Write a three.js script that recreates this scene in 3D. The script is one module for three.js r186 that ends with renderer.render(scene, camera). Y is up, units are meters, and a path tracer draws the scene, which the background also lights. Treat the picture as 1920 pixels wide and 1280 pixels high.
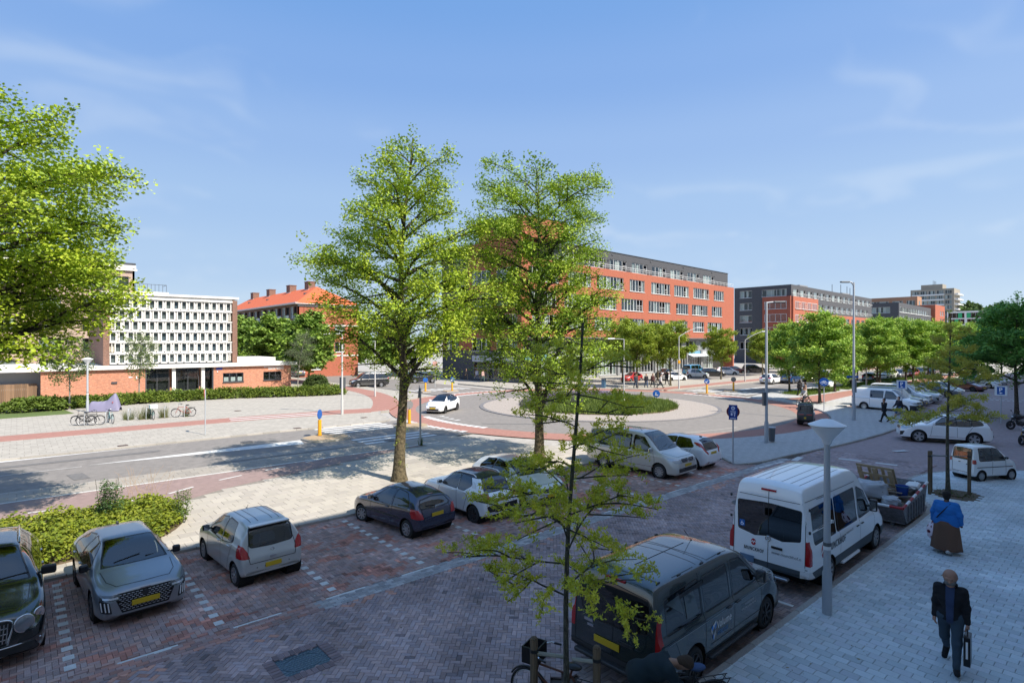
import * as THREE from 'three';
import { mergeGeometries, toCreasedNormals } from 'three/addons/utils/BufferGeometryUtils.js';
import { RoundedBoxGeometry } from 'three/addons/geometries/RoundedBoxGeometry.js';
import { createNoise2D, createNoise3D } from 'simplex-noise';

// ---------------------------------------------------------------- camera, sky, sun, exposure
// plan coordinates: u runs along the street (three.js x), v runs away from our building (three.js -z)
const scene = new THREE.Scene();
const camera = new THREE.PerspectiveCamera(62.19, 1024 / 682, 0.1, 3000);
camera.position.set(0, 6.1, 0);
camera.lookAt(0.659, 6.1, -0.752);
const renderer = new THREE.WebGLRenderer({ antialias: true });
renderer.toneMapping = THREE.LinearToneMapping;
renderer.toneMappingExposure = 2.0;
renderer.shadowMap.enabled = true;

function rngOf(seed) { let a = seed >>> 0; return () => { a = (a + 0x6d2b79f5) | 0; let t = Math.imul(a ^ (a >>> 15), 1 | a); t = (t + Math.imul(t ^ (t >>> 7), 61 | t)) ^ t; return ((t ^ (t >>> 14)) >>> 0) / 4294967296; }; }
const R0 = rngOf(7);
const n2 = createNoise2D(rngOf(11)), n3 = createNoise3D(rngOf(12));
const lerp = (a, b, t) => a + (b - a) * t, clamp = (x, a, b) => Math.min(b, Math.max(a, x));
const sstep = (a, b, x) => { const t = clamp((x - a) / (b - a), 0, 1); return t * t * (3 - 2 * t); };
const fbm2 = (x, y, o = 4) => { let s = 0, a = 0.5; for (let i = 0; i < o; i++) { s += a * n2(x, y); x = x * 2.03 + 7.1; y = y * 2.03 + 3.7; a *= 0.5; } return s; };
const fbm3 = (x, y, z, o = 4) => { let s = 0, a = 0.5; for (let i = 0; i < o; i++) { s += a * n3(x, y, z); x = x * 2.03 + 7.1; y = y * 2.03 + 3.7; z = z * 2.03 + 1.3; a *= 0.5; } return s; };

const SUN = new THREE.Vector3(0.2, Math.tan(47 * Math.PI / 180) * Math.hypot(0.2, 1), 1).normalize();   // behind the camera, a little to the right
{
  const W = 1024, H = 512, d = new Float32Array(W * H * 4);
  const key = [[0, .60, .74, .87], [.04, .56, .71, .865], [.12, .44, .61, .845], [.22, .365, .545, .83], [.32, .296, .474, .807], [.42, .215, .40, .775], [.52, .16, .355, .745], [.75, .14, .33, .72], [1, .135, .325, .71]];
  for (let j = 0; j < H; j++) for (let i = 0; i < W; i++) {
    const el = ((j + .5) / H - .5) * Math.PI, az = ((i + .5) / W - .5) * 2 * Math.PI, y = Math.sin(el), x = Math.cos(az) * Math.cos(el), z = Math.sin(az) * Math.cos(el);
    let k = 0; const s = Math.max(0, y); while (k < key.length - 2 && s > key[k + 1][0]) k++;
    const t = sstep(0, 1, clamp((s - key[k][0]) / (key[k + 1][0] - key[k][0]), 0, 1)), c = [1, 2, 3].map(q => lerp(key[k][q], key[k + 1][q], t));
    const mu = Math.max(-1, Math.min(1, x * SUN.x + y * SUN.y + z * SUN.z)), ang = Math.acos(mu);
    const aur = .9 * Math.exp(-ang / .22) + .38 * Math.exp(-ang / .6);
    let cl = 0;
    if (y > .01) {   // thin high cirrus, in streaks on a plane overhead
      const px = x / (y + .12), pz = z / (y + .12), ca = Math.cos(.55), sa = Math.sin(.55), a = px * ca + pz * sa, b = -px * sa + pz * ca;
      const wx = fbm2(a * .5, b * .5, 3);
      const f = fbm2(a * .42 + wx * .8 + 3.1, b * 1.5 + wx * 1.4, 5), g2 = fbm2(a * .25 + 9, b * .4 + 4, 3);
      cl = sstep(.1, .75, f + g2 * .8) * .34 * sstep(.01, .12, y);
    }
    const q = (j * W + i) * 4;
    for (let m = 0; m < 3; m++) d[q + m] = .513 * (lerp(c[m], [.8, .88, .95][m], cl * .6) + aur * [1, .97, .9][m]);
    if (y < 0) { const g = sstep(0, .06, -y); for (let m = 0; m < 3; m++) d[q + m] = lerp(d[q + m], [.2, .19, .17][m], g); }
    d[q + 3] = 1;
  }
  const t = new THREE.DataTexture(d, W, H, THREE.RGBAFormat, THREE.FloatType);
  t.mapping = THREE.EquirectangularReflectionMapping; t.magFilter = t.minFilter = THREE.LinearFilter; t.needsUpdate = true;
  scene.background = t; scene.environment = t;
}
const sun = new THREE.DirectionalLight(new THREE.Color().setRGB(1, .92, .8), 4.0);
sun.name = 'sun';
sun.position.copy(SUN).multiplyScalar(200).add(new THREE.Vector3(50, 0, -40));
sun.target.position.set(50, 0, -40); sun.target.name = 'sun_target';
sun.castShadow = true; sun.shadow.mapSize.set(4096, 4096); sun.shadow.radius = 1;
Object.assign(sun.shadow.camera, { left: -150, right: 150, top: 150, bottom: -150, near: 1, far: 600 });
scene.add(sun, sun.target);
// ---------------------------------------------------------------- helpers
const used = new Map();
const numbered = (n) => { const k = used.get(n) || 0; used.set(n,k + 1); return k ? n + '_' + String(k).padStart(3,'0') : n; };
const V = (u,h,v) => new THREE.Vector3(u,h,-v);
function tag(o,label,category,group) { if (label) o.userData.label = label; if (category) o.userData.category = category; if (group) o.userData.group = group; return o; }
function thing(name,label,category,[u,h,v] = [0,0,0],yaw = 0,group) {
  const o = new THREE.Group(); o.name = numbered(name); scene.add(o); o.position.set(u,h,-v); o.rotation.y = yaw; return tag(o,label,category,group);
}
function copyThing(src,label,[u,h,v],yaw = 0,group) {
  const o = src.clone(); o.name = numbered(src.name.replace(/_\d{3}$/,'')); scene.add(o); o.position.set(u,h,-v); o.rotation.y = yaw;
  o.userData = { ...src.userData }; if (label) o.userData.label = label; if (group) o.userData.group = group; return o;
}
function mesh(name,geo,mat,parent,label) {
  const m = new THREE.Mesh(geo,mat); m.name = name; m.castShadow = m.receiveShadow = true; (parent || scene).add(m); if (label) m.userData.label = label; return m;
}
function struct(name,geo,mat) { const m = mesh(numbered(name),geo,mat); m.userData.kind = 'structure'; return m; }
function structGroup(name) { const g = new THREE.Group(); g.name = numbered(name); g.userData.kind = 'structure'; scene.add(g); return g; }
function mg(list) {
  list = list.filter(Boolean); if (list.length === 1) return list[0];
  const plain = list.map(g => { const q = g.index ? g.toNonIndexed() : g; for (const k of Object.keys(q.attributes)) if (!['position','normal','uv'].includes(k)) q.deleteAttribute(k); if (!q.attributes.uv) q.setAttribute('uv',new THREE.BufferAttribute(new Float32Array(q.attributes.position.count * 2),2)); return q; });
  return mergeGeometries(plain);
}
// box with uv in metres; x0..x1 etc are local three axes
function bx(w,h,d,x = 0,y = 0,z = 0,ry = 0) {
  const g = new THREE.BoxGeometry(w,h,d),uv = g.attributes.uv,p = g.attributes.position,n = g.attributes.normal;
  for (let i = 0; i < uv.count; i++) { const ax = Math.abs(n.getX(i)),ay = Math.abs(n.getY(i)); if (ax > .5) uv.setXY(i,p.getZ(i) + z,p.getY(i) + y); else if (ay > .5) uv.setXY(i,p.getX(i) + x,p.getZ(i) + z); else uv.setXY(i,p.getX(i) + x,p.getY(i) + y); }
  if (ry) g.rotateY(ry); g.translate(x,y,z); return g;
}
const rbx = (w,h,d,r,x = 0,y = 0,z = 0,seg = 2) => { const g = new RoundedBoxGeometry(w,h,d,seg,r); g.translate(x,y,z); return g; };
const cyl = (r1,r2,h,x = 0,y = 0,z = 0,s = 16) => { const g = new THREE.CylinderGeometry(r1,r2,h,s); g.translate(x,y,z); return g; };
const ball = (r,x = 0,y = 0,z = 0,s = 14) => { const g = new THREE.SphereGeometry(r,s,Math.max(6,s * .7 | 0)); g.translate(x,y,z); return g; };
function rod(a,b,r1,r2 = r1,s = 8) {
  const A = new THREE.Vector3(...a),B = new THREE.Vector3(...b),d = B.clone().sub(A),g = new THREE.CylinderGeometry(r2,r1,d.length(),s);
  g.applyQuaternion(new THREE.Quaternion().setFromUnitVectors(new THREE.Vector3(0,1,0),d.clone().normalize())); g.translate((A.x + B.x) / 2,(A.y + B.y) / 2,(A.z + B.z) / 2); return g;
}
const tube = (pts,r,s = 8,n = 24,closed = false) => new THREE.TubeGeometry(new THREE.CatmullRomCurve3(pts.map(p => new THREE.Vector3(...p)),closed),n,r,s,closed);
const rgb = (r,g,b) => new THREE.Color().setRGB(r,g,b);
const MC = new Map();
function mat(r,g,b,rough = .8,metal = 0,extra = {}) {
  const k = JSON.stringify([r,g,b,rough,metal,Object.keys(extra),extra.clearcoat,extra.transmission,extra.side]); if (MC.has(k) && !Object.values(extra).some(x => x && x.isTexture)) return MC.get(k);
  const m = new THREE.MeshPhysicalMaterial({ color: rgb(r,g,b),roughness: rough,metalness: metal,...extra }); MC.set(k,m); return m;
}
// ---- textures
function texture(W,H,fn,srgb = false,rep = 1) {   // fn(x,y) -> [r,g,b] in 0..1 (linear unless srgb)
  const d = new Uint8Array(W * H * 4);
  for (let j = 0; j < H; j++) for (let i = 0; i < W; i++) { const c = fn(i,j),q = (j * W + i) * 4; for (let k = 0; k < 3; k++) { let x = clamp(c[k],0,1); x = srgb ? (x <= .0031308 ? 12.92 * x : 1.055 * Math.pow(x,1 / 2.4) - .055) : x; d[q + k] = x * 255; } d[q + 3] = 255; }
  const t = new THREE.DataTexture(d,W,H); t.wrapS = t.wrapT = THREE.RepeatWrapping; t.magFilter = THREE.LinearFilter; t.minFilter = THREE.LinearMipmapLinearFilter; t.generateMipmaps = true; if (srgb) t.colorSpace = THREE.SRGBColorSpace; t.repeat.set(rep,rep); t.needsUpdate = true; return t;
}
// periodic noise from a torus in 3-d/4-d would be dear; blend two shifted copies instead
function tileNoise(W,scale,oct,seed = 0) {
  const a = new Float32Array(W * W),f = (x,y) => fbm2(x * scale / W + seed,y * scale / W + seed * 1.7,oct);
  for (let j = 0; j < W; j++) for (let i = 0; i < W; i++) { const x = i / W,y = j / W; a[j * W + i] = (f(i,j) * (1 - x) + f(i - W,j) * x) * (1 - y) + (f(i,j - W) * (1 - x) + f(i - W,j - W) * x) * y; }
  return a;
}
const grainA = tileNoise(512,9,5,1),grainB = tileNoise(512,70,3,5),grainC = tileNoise(512,3,4,9);
const RT = rngOf(99);
function surfTex(c,amt,speck,metres,stain = 0,extra) {
  const rr = rngOf(31);
  return texture(512,512,(i,j) => { const q = j * 512 + i,n = 1 + grainA[q] * amt + grainB[q] * speck + (rr() - .5) * speck * .6 - Math.max(0,grainC[q] + .05) * stain; return extra ? extra(i,j,[c[0] * n,c[1] * n,c[2] * n],q) : [c[0] * n,c[1] * n,c[2] * n]; },true,1 / metres);
}
const bumpTex = (metres,fine = .6) => texture(512,512,(i,j) => { const q = j * 512 + i,x = .5 + grainB[q] * fine + grainA[q] * .3; return [x,x,x]; },false,1 / metres);
const M = {};
const BUMP = bumpTex(1.2);
function surf(c,amt,speck,metres,stain,rough,extra) { return new THREE.MeshStandardMaterial({ map: surfTex(c,amt,speck,metres,stain,extra),roughness: rough,bumpMap: BUMP,bumpScale: .004 }); }
function brickTex(c,vary,mortar,bw = .22,bh = .075,soldier = false) {
  const nx = 8,ny = 24,W = 512,H = 512,r = rngOf(5),tone = Array.from({ length: nx * ny * 2 },() => 1 + (r() - .5) * vary),hue = Array.from({ length: nx * ny * 2 },() => (r() - .5) * vary * .3);
  const t = texture(W,H,(i,j) => {
    const row = Math.floor(j / H * ny),off = row % 2 ? .5 : 0,fx = i / W * nx + off,col = Math.floor(fx) % nx,x = fx - Math.floor(fx),y = j / H * ny - row,q = j * W + i;
    const m = x < .05 || y < .14,n = 1 + grainA[q] * .35 + grainB[q] * .2; const k = row * nx + col;
    return m ? mortar.map(z => z * n) : [c[0] * tone[k] * n * (1 + hue[k]),c[1] * tone[k] * n,c[2] * tone[k] * n * (1 - hue[k])];
  },true);
  t.repeat.set(1 / (nx * bw),1 / (ny * bh)); return t;
}
const brickMat = (c,vary,mortar,rough = .85) => new THREE.MeshStandardMaterial({ map: brickTex(c,vary,mortar),roughness: rough });
// ---- plan shapes
function sheet(pts,h = 0,holes = []) {
  const s = new THREE.Shape(pts.map(([u,v]) => new THREE.Vector2(u,v)));
  for (const q of holes) s.holes.push(new THREE.Path(q.map(([u,v]) => new THREE.Vector2(u,v))));
  const g = new THREE.ShapeGeometry(s); g.rotateX(-Math.PI / 2); g.translate(0,h,0); return g;
}
function slab(pts,h0,h1,holes = []) {
  const s = new THREE.Shape(pts.map(([u,v]) => new THREE.Vector2(u,v)));
  for (const q of holes) s.holes.push(new THREE.Path(q.map(([u,v]) => new THREE.Vector2(u,v))));
  const g = new THREE.ExtrudeGeometry(s,{ depth: h1 - h0,bevelEnabled: false }); g.rotateX(-Math.PI / 2); g.translate(0,h0,0); return g;
}
const arc = (cu,cv,r,a0,a1,n = 48) => Array.from({ length: n + 1 },(_,i) => { const a = (a0 + (a1 - a0) * i / n) * Math.PI / 180; return [cu + r * Math.cos(a),cv + r * Math.sin(a)]; });
function spline(pts,n = 8) { const c = new THREE.CatmullRomCurve3(pts.map(([u,v]) => new THREE.Vector3(u,v,0)),false,'centripetal'); return c.getPoints((pts.length - 1) * n).map(p => [p.x,p.y]); }
const inPoly = (p,[u,v]) => { let c = false; for (let i = 0,j = p.length - 1; i < p.length; j = i++) { const [a,b] = p[i],[e,f] = p[j]; if ((b > v) !== (f > v) && u < (e - a) * (v - b) / (f - b) + a) c = !c; } return c; };
function strip(path,w,h) {   // a band of width w along a path, uv in metres
  const L = [],Rr = []; for (let i = 0; i < path.length; i++) { const a = path[Math.max(0,i - 1)],b = path[Math.min(path.length - 1,i + 1)],d = Math.hypot(b[0] - a[0],b[1] - a[1]) || 1,nx = -(b[1] - a[1]) / d * w / 2,ny = (b[0] - a[0]) / d * w / 2; L.push([path[i][0] + nx,path[i][1] + ny]); Rr.push([path[i][0] - nx,path[i][1] - ny]); }
  return sheet([...Rr,...L.reverse()],h);
}
// ---------------------------------------------------------------- ground, roads, pavements
const RC = [41.5,35.1];     // centre of the roundabout
M.asphalt = surf([.21,.194,.178],.28,.22,6,.12,.85);
M.asphaltDark = surf([.17,.165,.17],.3,.25,5,.15,.85);
M.redPath = surf([.33,.165,.13],.22,.16,4,.12,.85);
M.darkPath = surf([.27,.195,.18],.3,.2,4,.12,.85);
M.white = surf([.62,.62,.6],.12,.1,1.5,.25,.7);
M.kerb = surf([.36,.34,.31],.3,.25,1.3,.2,.85);
M.cobble = surf([.38,.335,.295],.2,.2,2.4,0,.9,(i,j,c) => { const x = (i / 512 * 12 + (Math.floor(j / 512 * 12) % 2) * .5) % 1,y = (j / 512 * 12) % 1,e = (x < .13 || y < .13) ? .55 : 1; return c.map(q => q * e); });
const slabJoint = (n,m) => (i,j,c) => { const row = Math.floor(j / 512 * m),x = (i / 512 * n + (row % 2) * .5) % 1,y = (j / 512 * m) % 1,e = (x < .035 || y < .035) ? .66 : 1 + ((row * 7 + Math.floor(i / 512 * n + (row % 2) * .5) * 13) % 11 - 5) * .012; return c.map(q => q * e); };
M.paving = surf([.37,.345,.30],.22,.16,4.8,.16,.88,slabJoint(8,8));
M.pavingFar = surf([.37,.35,.32],.25,.2,8,.2,.9);
M.earth = surf([.13,.095,.06],.5,.5,2,0,.95);
M.grassBase = surf([.09,.13,.03],.6,.5,2,0,.95);
M.joint = surf([.10,.085,.075],.4,.4,2,0,.95);
M.jointPale = surf([.27,.27,.265],.3,.3,2,0,.95); M.jointWarm = surf([.22,.2,.175],.3,.3,2,0,.95);
M.jointGrey = surf([.15,.15,.145],.4,.4,2,0,.95);

struct('ground',sheet([[-1200,-900],[1800,-900],[1800,1800],[-1200,1800]],-.06),M.pavingFar);
// carriageways: one asphalt network, red cycle ring, islands
const roadA = [[-90,30],[27,30],[27,38.85],[-90,38.85]];
struct('road',sheet(roadA,-.004),M.asphalt);
struct('road',sheet([[55,30.3],[420,30.3],[420,39.5],[55,39.5]],-.004),M.asphalt);
struct('road',sheet([[36,48],[45.5,48],[47,190],[35,190]],-.004),M.asphalt);
struct('roundabout_road',sheet(arc(...RC,17,0,360,96),0,[arc(...RC,11.15,0,360,96)]),M.asphalt);
struct('cycle_ring',sheet(arc(...RC,19.3,0,360,96),.004,[arc(...RC,17,0,360,96)]),M.redPath);
struct('roundabout_apron',slab(arc(...RC,10.8,0,360,96),-.05,.06,[arc(...RC,7.3,0,360,64)]),M.cobble);
struct('roundabout_apron_edge',slab(arc(...RC,11.15,0,360,96),-.05,.05,[arc(...RC,10.8,0,360,96)]),M.asphaltDark);

// ---- paved pieces laid one by one: the largest in view as meshes, the others as one instanced part
const paverGeo = (w,l,t,c = .004) => {   // slab with a chamfered top edge, no underside
  const P = [[w / 2 - c,l / 2 - c,t],[w / 2,l / 2,t - c],[w / 2,l / 2,0]],pos = [],q = (s) => [[-1,-1],[1,-1],[1,1],[-1,1]].map(([a,b]) => [a * P[s][0],P[s][2],-b * P[s][1]]);
  const tri = (a,b,d) => pos.push(...a,...b,...d),A = q(0),B = q(1),C = q(2); tri(A[0],A[1],A[2]); tri(A[0],A[2],A[3]);
  for (let i = 0; i < 4; i++) { const j = (i + 1) % 4; tri(B[i],B[j],A[j]); tri(B[i],A[j],A[i]); tri(C[i],C[j],B[j]); tri(C[i],B[j],B[i]); }
  const g = new THREE.BufferGeometry(); g.setAttribute('position',new THREE.Float32BufferAttribute(pos,3)); g.setAttribute('uv',new THREE.Float32BufferAttribute(new Float32Array(pos.length / 3 * 2).map((_,i) => pos[((i / 2) | 0) * 3 + (i % 2 ? 2 : 0)] + .3),2)); g.computeVertexNormals(); return g;
};
const viewable = (u,v,h = 0) => { const d = u * .659 + v * .752,l = u * .752 - v * .659; return d > 1.5 && Math.abs(l / d) < .94 && (6.1 - h) / d < .64; };
const pieceBump = texture(256,256,(i,j) => { const q = j * 2 * 512 + i * 2,x = .5 + grainB[q] * .8 + grainA[q] * .5; return [x,x,x]; },false,3);
function layPieces(root,pieceName,fieldName,geo,list,tones,limit,rough = .85,vary = 1) {   // list of [u, v, h, turn, tone index, shade]
  list = list.filter(p => viewable(p[0],p[1],p[2])).sort((a,b) => (a[0] * .659 + a[1] * .752) - (b[0] * .659 + b[1] * .752));
  const R = rngOf(list.length),mats = tones.map(c => [1 - .2 * vary,1,1 + .18 * vary].map(k => new THREE.MeshStandardMaterial({ color: rgb(...c.map(x => x * k)),roughness: rough,bumpMap: pieceBump,bumpScale: .003 })));
  const near = list.slice(0,limit),far = list.slice(limit);
  for (const [u,v,h,a,k,,cut] of near) { const m = mesh(pieceName,geo,mats[k % tones.length][R() * 3 | 0],root); m.position.set(u,h + (R() - .5) * .004,-v); m.rotation.set((R() - .5) * .012,a,(R() - .5) * .012); if (cut) m.scale.z = cut; }
  if (!far.length) return;
  const im = new THREE.InstancedMesh(geo,new THREE.MeshStandardMaterial({ color: 0xffffff,roughness: rough,bumpMap: pieceBump,bumpScale: .003 }),far.length),o = new THREE.Object3D(); im.name = fieldName; im.userData.kind = 'stuff';
  far.forEach(([u,v,h,a,k,s = 1],i) => { o.position.set(u,h + (R() - .5) * .004,-v); o.rotation.set((R() - .5) * .012,a,(R() - .5) * .012); o.scale.z = far[i][6] || 1; o.updateMatrix(); im.setMatrixAt(i,o.matrix); const c = tones[k % tones.length],f = (1 + (R() - .52) * .42 * vary) * s; im.setColorAt(i,rgb(c[0] * f,c[1] * f,c[2] * f)); });
  im.castShadow = im.receiveShadow = true; root.add(im);
}
// herringbone cells: bricks 2:1, turned by ang about the origin
function herringbone(test,l,ang,R,ntone) {
  const w = l / 2,out = [],ca = Math.cos(ang),sa = Math.sin(ang),N = Math.ceil(60 / w);
  for (let i = -N; i < N; i++) for (let j = -N; j < N; j++) {
    // classic 90 degree herringbone on a w-grid: horizontal brick covers (x,y),(x+1,y) when (x - y) mod 4 == 0, vertical covers (x,y),(x,y+1) when (x - y) mod 4 == 2 ... shifted
    const m = (((i - j) % 4) + 4) % 4; let x,y,a;
    if (m === 0) { x = (i + 1) * w; y = (j + .5) * w; a = 0; } else if (m === 3) { x = (i + .5) * w; y = (j + 1) * w; a = Math.PI / 2; } else continue;
    const u = x * ca - y * sa + 14,v = x * sa + y * ca + 11; if (test(u,v)) out.push([u,v,0,a + ang,R() * ntone | 0]);
  }
  return out;
}
const RB = rngOf(21);
// near street: dark brown-purple bricks in herringbone at 45 degrees
const drain = (u,v) => Math.abs(u - 4.1) < .49 && Math.abs(v - 10.7) < .36;
const laneEnd = (u,v) => v < 12.45 + .0 * u;
const street = structGroup('brick_street');
mesh('joint_sand',sheet([[-40,5.3],[26,5.3],[37,7.2],[170,7.2],[170,13],[-40,13]],-.03),M.joint,street);
const nearK = spline([[23.6,5.25],[24.7,5.3],[26.4,6.1],[28.6,7.0],[30.6,7.0],[32.6,6.3],[34.2,5.1],[35.4,3.9],[36.2,2]],6);   // edge of the near pavement corner
const nearPoly = [[-40,-.6],[-40,5.22],...nearK,[36.2,-.6]];
const nearWide = (u,v) => inPoly(nearPoly,[u,v]);
{
  const L = herringbone((u,v) => u > -3 && u < 34 && v > 7.2 && v < 12.5 && !drain(u,v) && !inPoly(nearPoly,[u,v]),.2,Math.PI / 4,RB,5);
  for (const p of L) { p[2] = 0; const s = fbm2(p[0] * .35,p[1] * .35,3); p[5] = 1 + s * .5; if (RB() < .03) p[5] *= .6; if (p[1] > 11.9 && RB() < .2 + s) p[4] = 5; }
  layPieces(street,'brick','brick_field',paverGeo(.194,.094,.03),L,[[.354,.266,.26],[.336,.266,.266],[.378,.283,.271],[.319,.254,.26],[.366,.266,.248],[.448,.236,.177]],300);
}
{ // farther on the bricks are too small to pick apart: the material takes over
  M.street = surf([.34,.26,.255],.35,.35,3.2,.2,.88);
  mesh('far_street',sheet([[34,7.25],[170,7.25],[170,12.42],[34,12.42]],-.002),M.street,street);
  mesh('far_street',sheet([[33,5.5],[36.2,2],[60,2],[60,7.25],[31,7.25]],-.004),M.street,street);
  mesh('gutter',sheet([[34,12.42],[170,12.42],[170,13.1],[34,13.1]],-.002),M.street,street);
}
// gutter band: three courses of long grey bricks along the street, white dashes on it
{
  const g = structGroup('gutter'),L = []; mesh('joint_sand',sheet([[-10,12.42],[34,12.42],[34,13.02],[-10,13.02]],-.028),M.joint,g);
  for (let r = 0; r < 5; r++) for (let i = 0; i < 180; i++) { const u = -2 + i * .205 + (r % 2) * .1; const red = u < 5.2; if (u < 30) L.push([u,12.49 + r * .115,.006 - (r === 4 ? .02 : 0),0,red ? RB() * 3 | 0 : 3 + (RB() * 2 | 0)]); }
  layPieces(g,'brick','brick_field',paverGeo(.2,.11,.03),L,[[.345,.218,.196],[.402,.207,.161],[.322,.23,.207],[.38,.368,.368],[.333,.328,.333]],300);
}
const bays = structGroup('parking_bays');
mesh('joint_sand',sheet([[-40,13.02],[27.6,13.02],[27.6,16.2],[26,18.5],[-40,18.5]],-.03),M.joint,bays);
const BAY = (k) => .75 + 2.53 * k;
{
  const L = herringbone((u,v) => u > -4 && u < 27.4 && v > 12.96 && v < 18.52 && !inPoly([[25.95,18.6],[28.6,16.2],[30,19]],[u,v]),.2,0,RB,6);
  for (const p of L) { const s = fbm2(p[0] * .3 + 5,p[1] * .3,3),rd = fbm2(p[0] * .5 + 31,p[1] * .8,3); p[5] = 1 + s * .45; if (rd > .27) p[4] = 6 + (RB() * 2 | 0); if (RB() < .04) p[5] *= .62; if (RB() < .05) p[5] *= 1.35; }
  layPieces(bays,'brick','brick_field',paverGeo(.194,.094,.03),L,[[.38,.253,.23],[.414,.276,.236],[.345,.253,.236],[.38,.282,.259],[.414,.253,.213],[.368,.276,.259],[.46,.207,.155],[.402,.19,.149]],300);
  M.bayFar = surf([.34,.25,.24],.35,.3,3,.2,.88);
  struct('parking_bays',sheet([[57,13.1],[140,13.1],[140,19.2],[57,19.2]],-.003),M.bayFar);
}
// near parallel parking strip, dirty
{
  const g = structGroup('parking_strip'); mesh('joint_sand',sheet([[-10,5.3],[25.5,5.3],[25.5,7.25],[-10,7.25]],-.028),M.joint,g);
  const L = herringbone((u,v) => u > 7.6 && u < 27 && v > 5.34 && v < 7.22 && !inPoly(nearPoly,[u,v - .1]),.2,0,RB,4);
  for (const p of L) p[5] = .8 + fbm2(p[0] * .6,p[1] * .6 + 20,3) * .6;
  layPieces(g,'brick','brick_field',paverGeo(.194,.094,.03),L,[[.287,.23,.23],[.299,.236,.23],[.253,.213,.207],[.345,.265,.241]],120);
}
// near pavement: 30 x 20 cm concrete pavers, long side across the pavement
const nearWalk = structGroup('near_pavement');
mesh('base',slab(nearPoly,-.05,.092),M.jointPale,nearWalk);
{
  const L = [],pit = (u,v) => Math.hypot(u - 27.65,(v - 5.2) * 1.2) < .95;
  for (let i = 0; i < 230; i++) for (let j = 0; j < 26; j++) { const u = -.9 + i * .2,v = -.4 + (j + (i % 2) * .5) * .3; if (pit(u,v) || u < 4) continue; let e = 0; while (e < .3 && inPoly(nearPoly,[u,v - .15 + e + .015])) e += .015; if (e < .05) continue; const c = Math.min(1,e / .3); L.push([u,v - .15 + c * .15,.07,0,RB() * 5 | 0,1 + fbm2(u * .25,v * .25,3) * .35,c < .98 ? c : 0]); }
  layPieces(nearWalk,'paver','paver_field',paverGeo(.192,.292,.035,.006),L,[[.54,.6,.62],[.58,.635,.65],[.5,.565,.585],[.55,.59,.62],[.6,.65,.66]],300,.85,.45);
}
function kerbLine(name,path,h,stone = 1,w = .15,limit = 300) {
  const g = structGroup(name),mats = [.88,1,1.1].map(k => { const m = M.kerb.clone(); m.color = rgb(k,k,k); return m; }),R = rngOf(path.length * 31 + 5); let n = 0;
  const c = new THREE.CatmullRomCurve3(path.map(([u,v]) => new THREE.Vector3(u,0,-v)),false,'centripetal'),Lc = c.getLength(),N = Math.max(1,Math.round(Lc / stone)),P = c.getSpacedPoints(N),geos = new Map();
  for (let i = 0; i < N && n < limit; i++,n++) { const a = P[i],b = P[i + 1],d = a.distanceTo(b),key = d.toFixed(2); if (!geos.has(key)) geos.set(key,rbx(Math.max(.05,d - .012),h + .1,w,.015,0,(h - .1) / 2,0,1)); const m = mesh('kerb_stone',geos.get(key),mats[R() * 3 | 0],g); m.position.set((a.x + b.x) / 2,(R() - .5) * .004,(a.z + b.z) / 2); m.rotation.y = Math.atan2(-(b.z - a.z),b.x - a.x); }
  return g;
}
kerbLine('near_kerb',[[-4,5.29],[23.4,5.29],...nearK.slice(2).map(([u,v]) => [u,v + .06])],.108);
kerbLine('bay_kerb',[[-12,18.55],[6,18.55],[16,18.55],[25.9,18.55],[26.9,17.6],[28.2,16.1]].slice(0,4),.108);
// middle pavement between bays and the main road: large concrete tiles, cycle path, tile band
const midEnd = spline([[25.9,18.6],[24.2,21],[22.6,24.2],[21.6,27.2],[21.2,29.2],[20.6,30]],5);
const midPoly = [[-90,18.6],[25.9,18.6],...midEnd.slice(1),[-90,30]];
const midWalk = structGroup('middle_pavement');
mesh('base',slab(midPoly,-.05,.094),M.jointWarm,midWalk);
const pathEdge = spline([[-30,25.2],[-8,24.9],[.6,24.4],[3.9,23.9],[6.4,25.1],[10.9,26.3],[15.3,27.5],[19,28.3]],8);
const pathV = (u) => { for (let i = 0; i < pathEdge.length - 1; i++) if (u >= pathEdge[i][0] && u < pathEdge[i + 1][0]) return lerp(pathEdge[i][1],pathEdge[i + 1][1],(u - pathEdge[i][0]) / (pathEdge[i + 1][0] - pathEdge[i][0])); return 28.1; };
{
  const L = [],shrub = (u,v) => u < 3.9 && u > -6 && v > 19.7 && v < 24.2 && (u - 1) * .55 < (v - 19.3);
  for (let i = 0; i < 120; i++) for (let j = 0; j < 26; j++) { const v = 18.85 + j * .5,u = -6 + i * .5 + (j % 2) * .25; const onPath = v > pathV(u) - .2 && v < 28.15; if (inPoly(midPoly,[u,v]) && inPoly(midPoly,[u,v + .1]) && !onPath && !shrub(u,v)) L.push([u,v,.07,0,v > 28 ? 3 + (RB() * 2 | 0) : RB() * 3 | 0,1 + fbm2(u * .2,v * .2,3) * .25]); }
  layPieces(midWalk,'tile','tile_field',paverGeo(.492,.492,.035,.006),L,[[.4,.37,.325],[.415,.385,.335],[.385,.355,.315],[.3,.275,.24],[.325,.295,.255]],300,.85,.3);
  mesh('cycle_path',slab([...pathEdge,[20.2,28.15],[-30,28.15]],.05,.1),M.darkPath,midWalk);
}
kerbLine('road_kerb',[[-40,30.05],[-10,30.05],[10,30.05],[20.4,30.05]],.106,1,.12);
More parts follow.
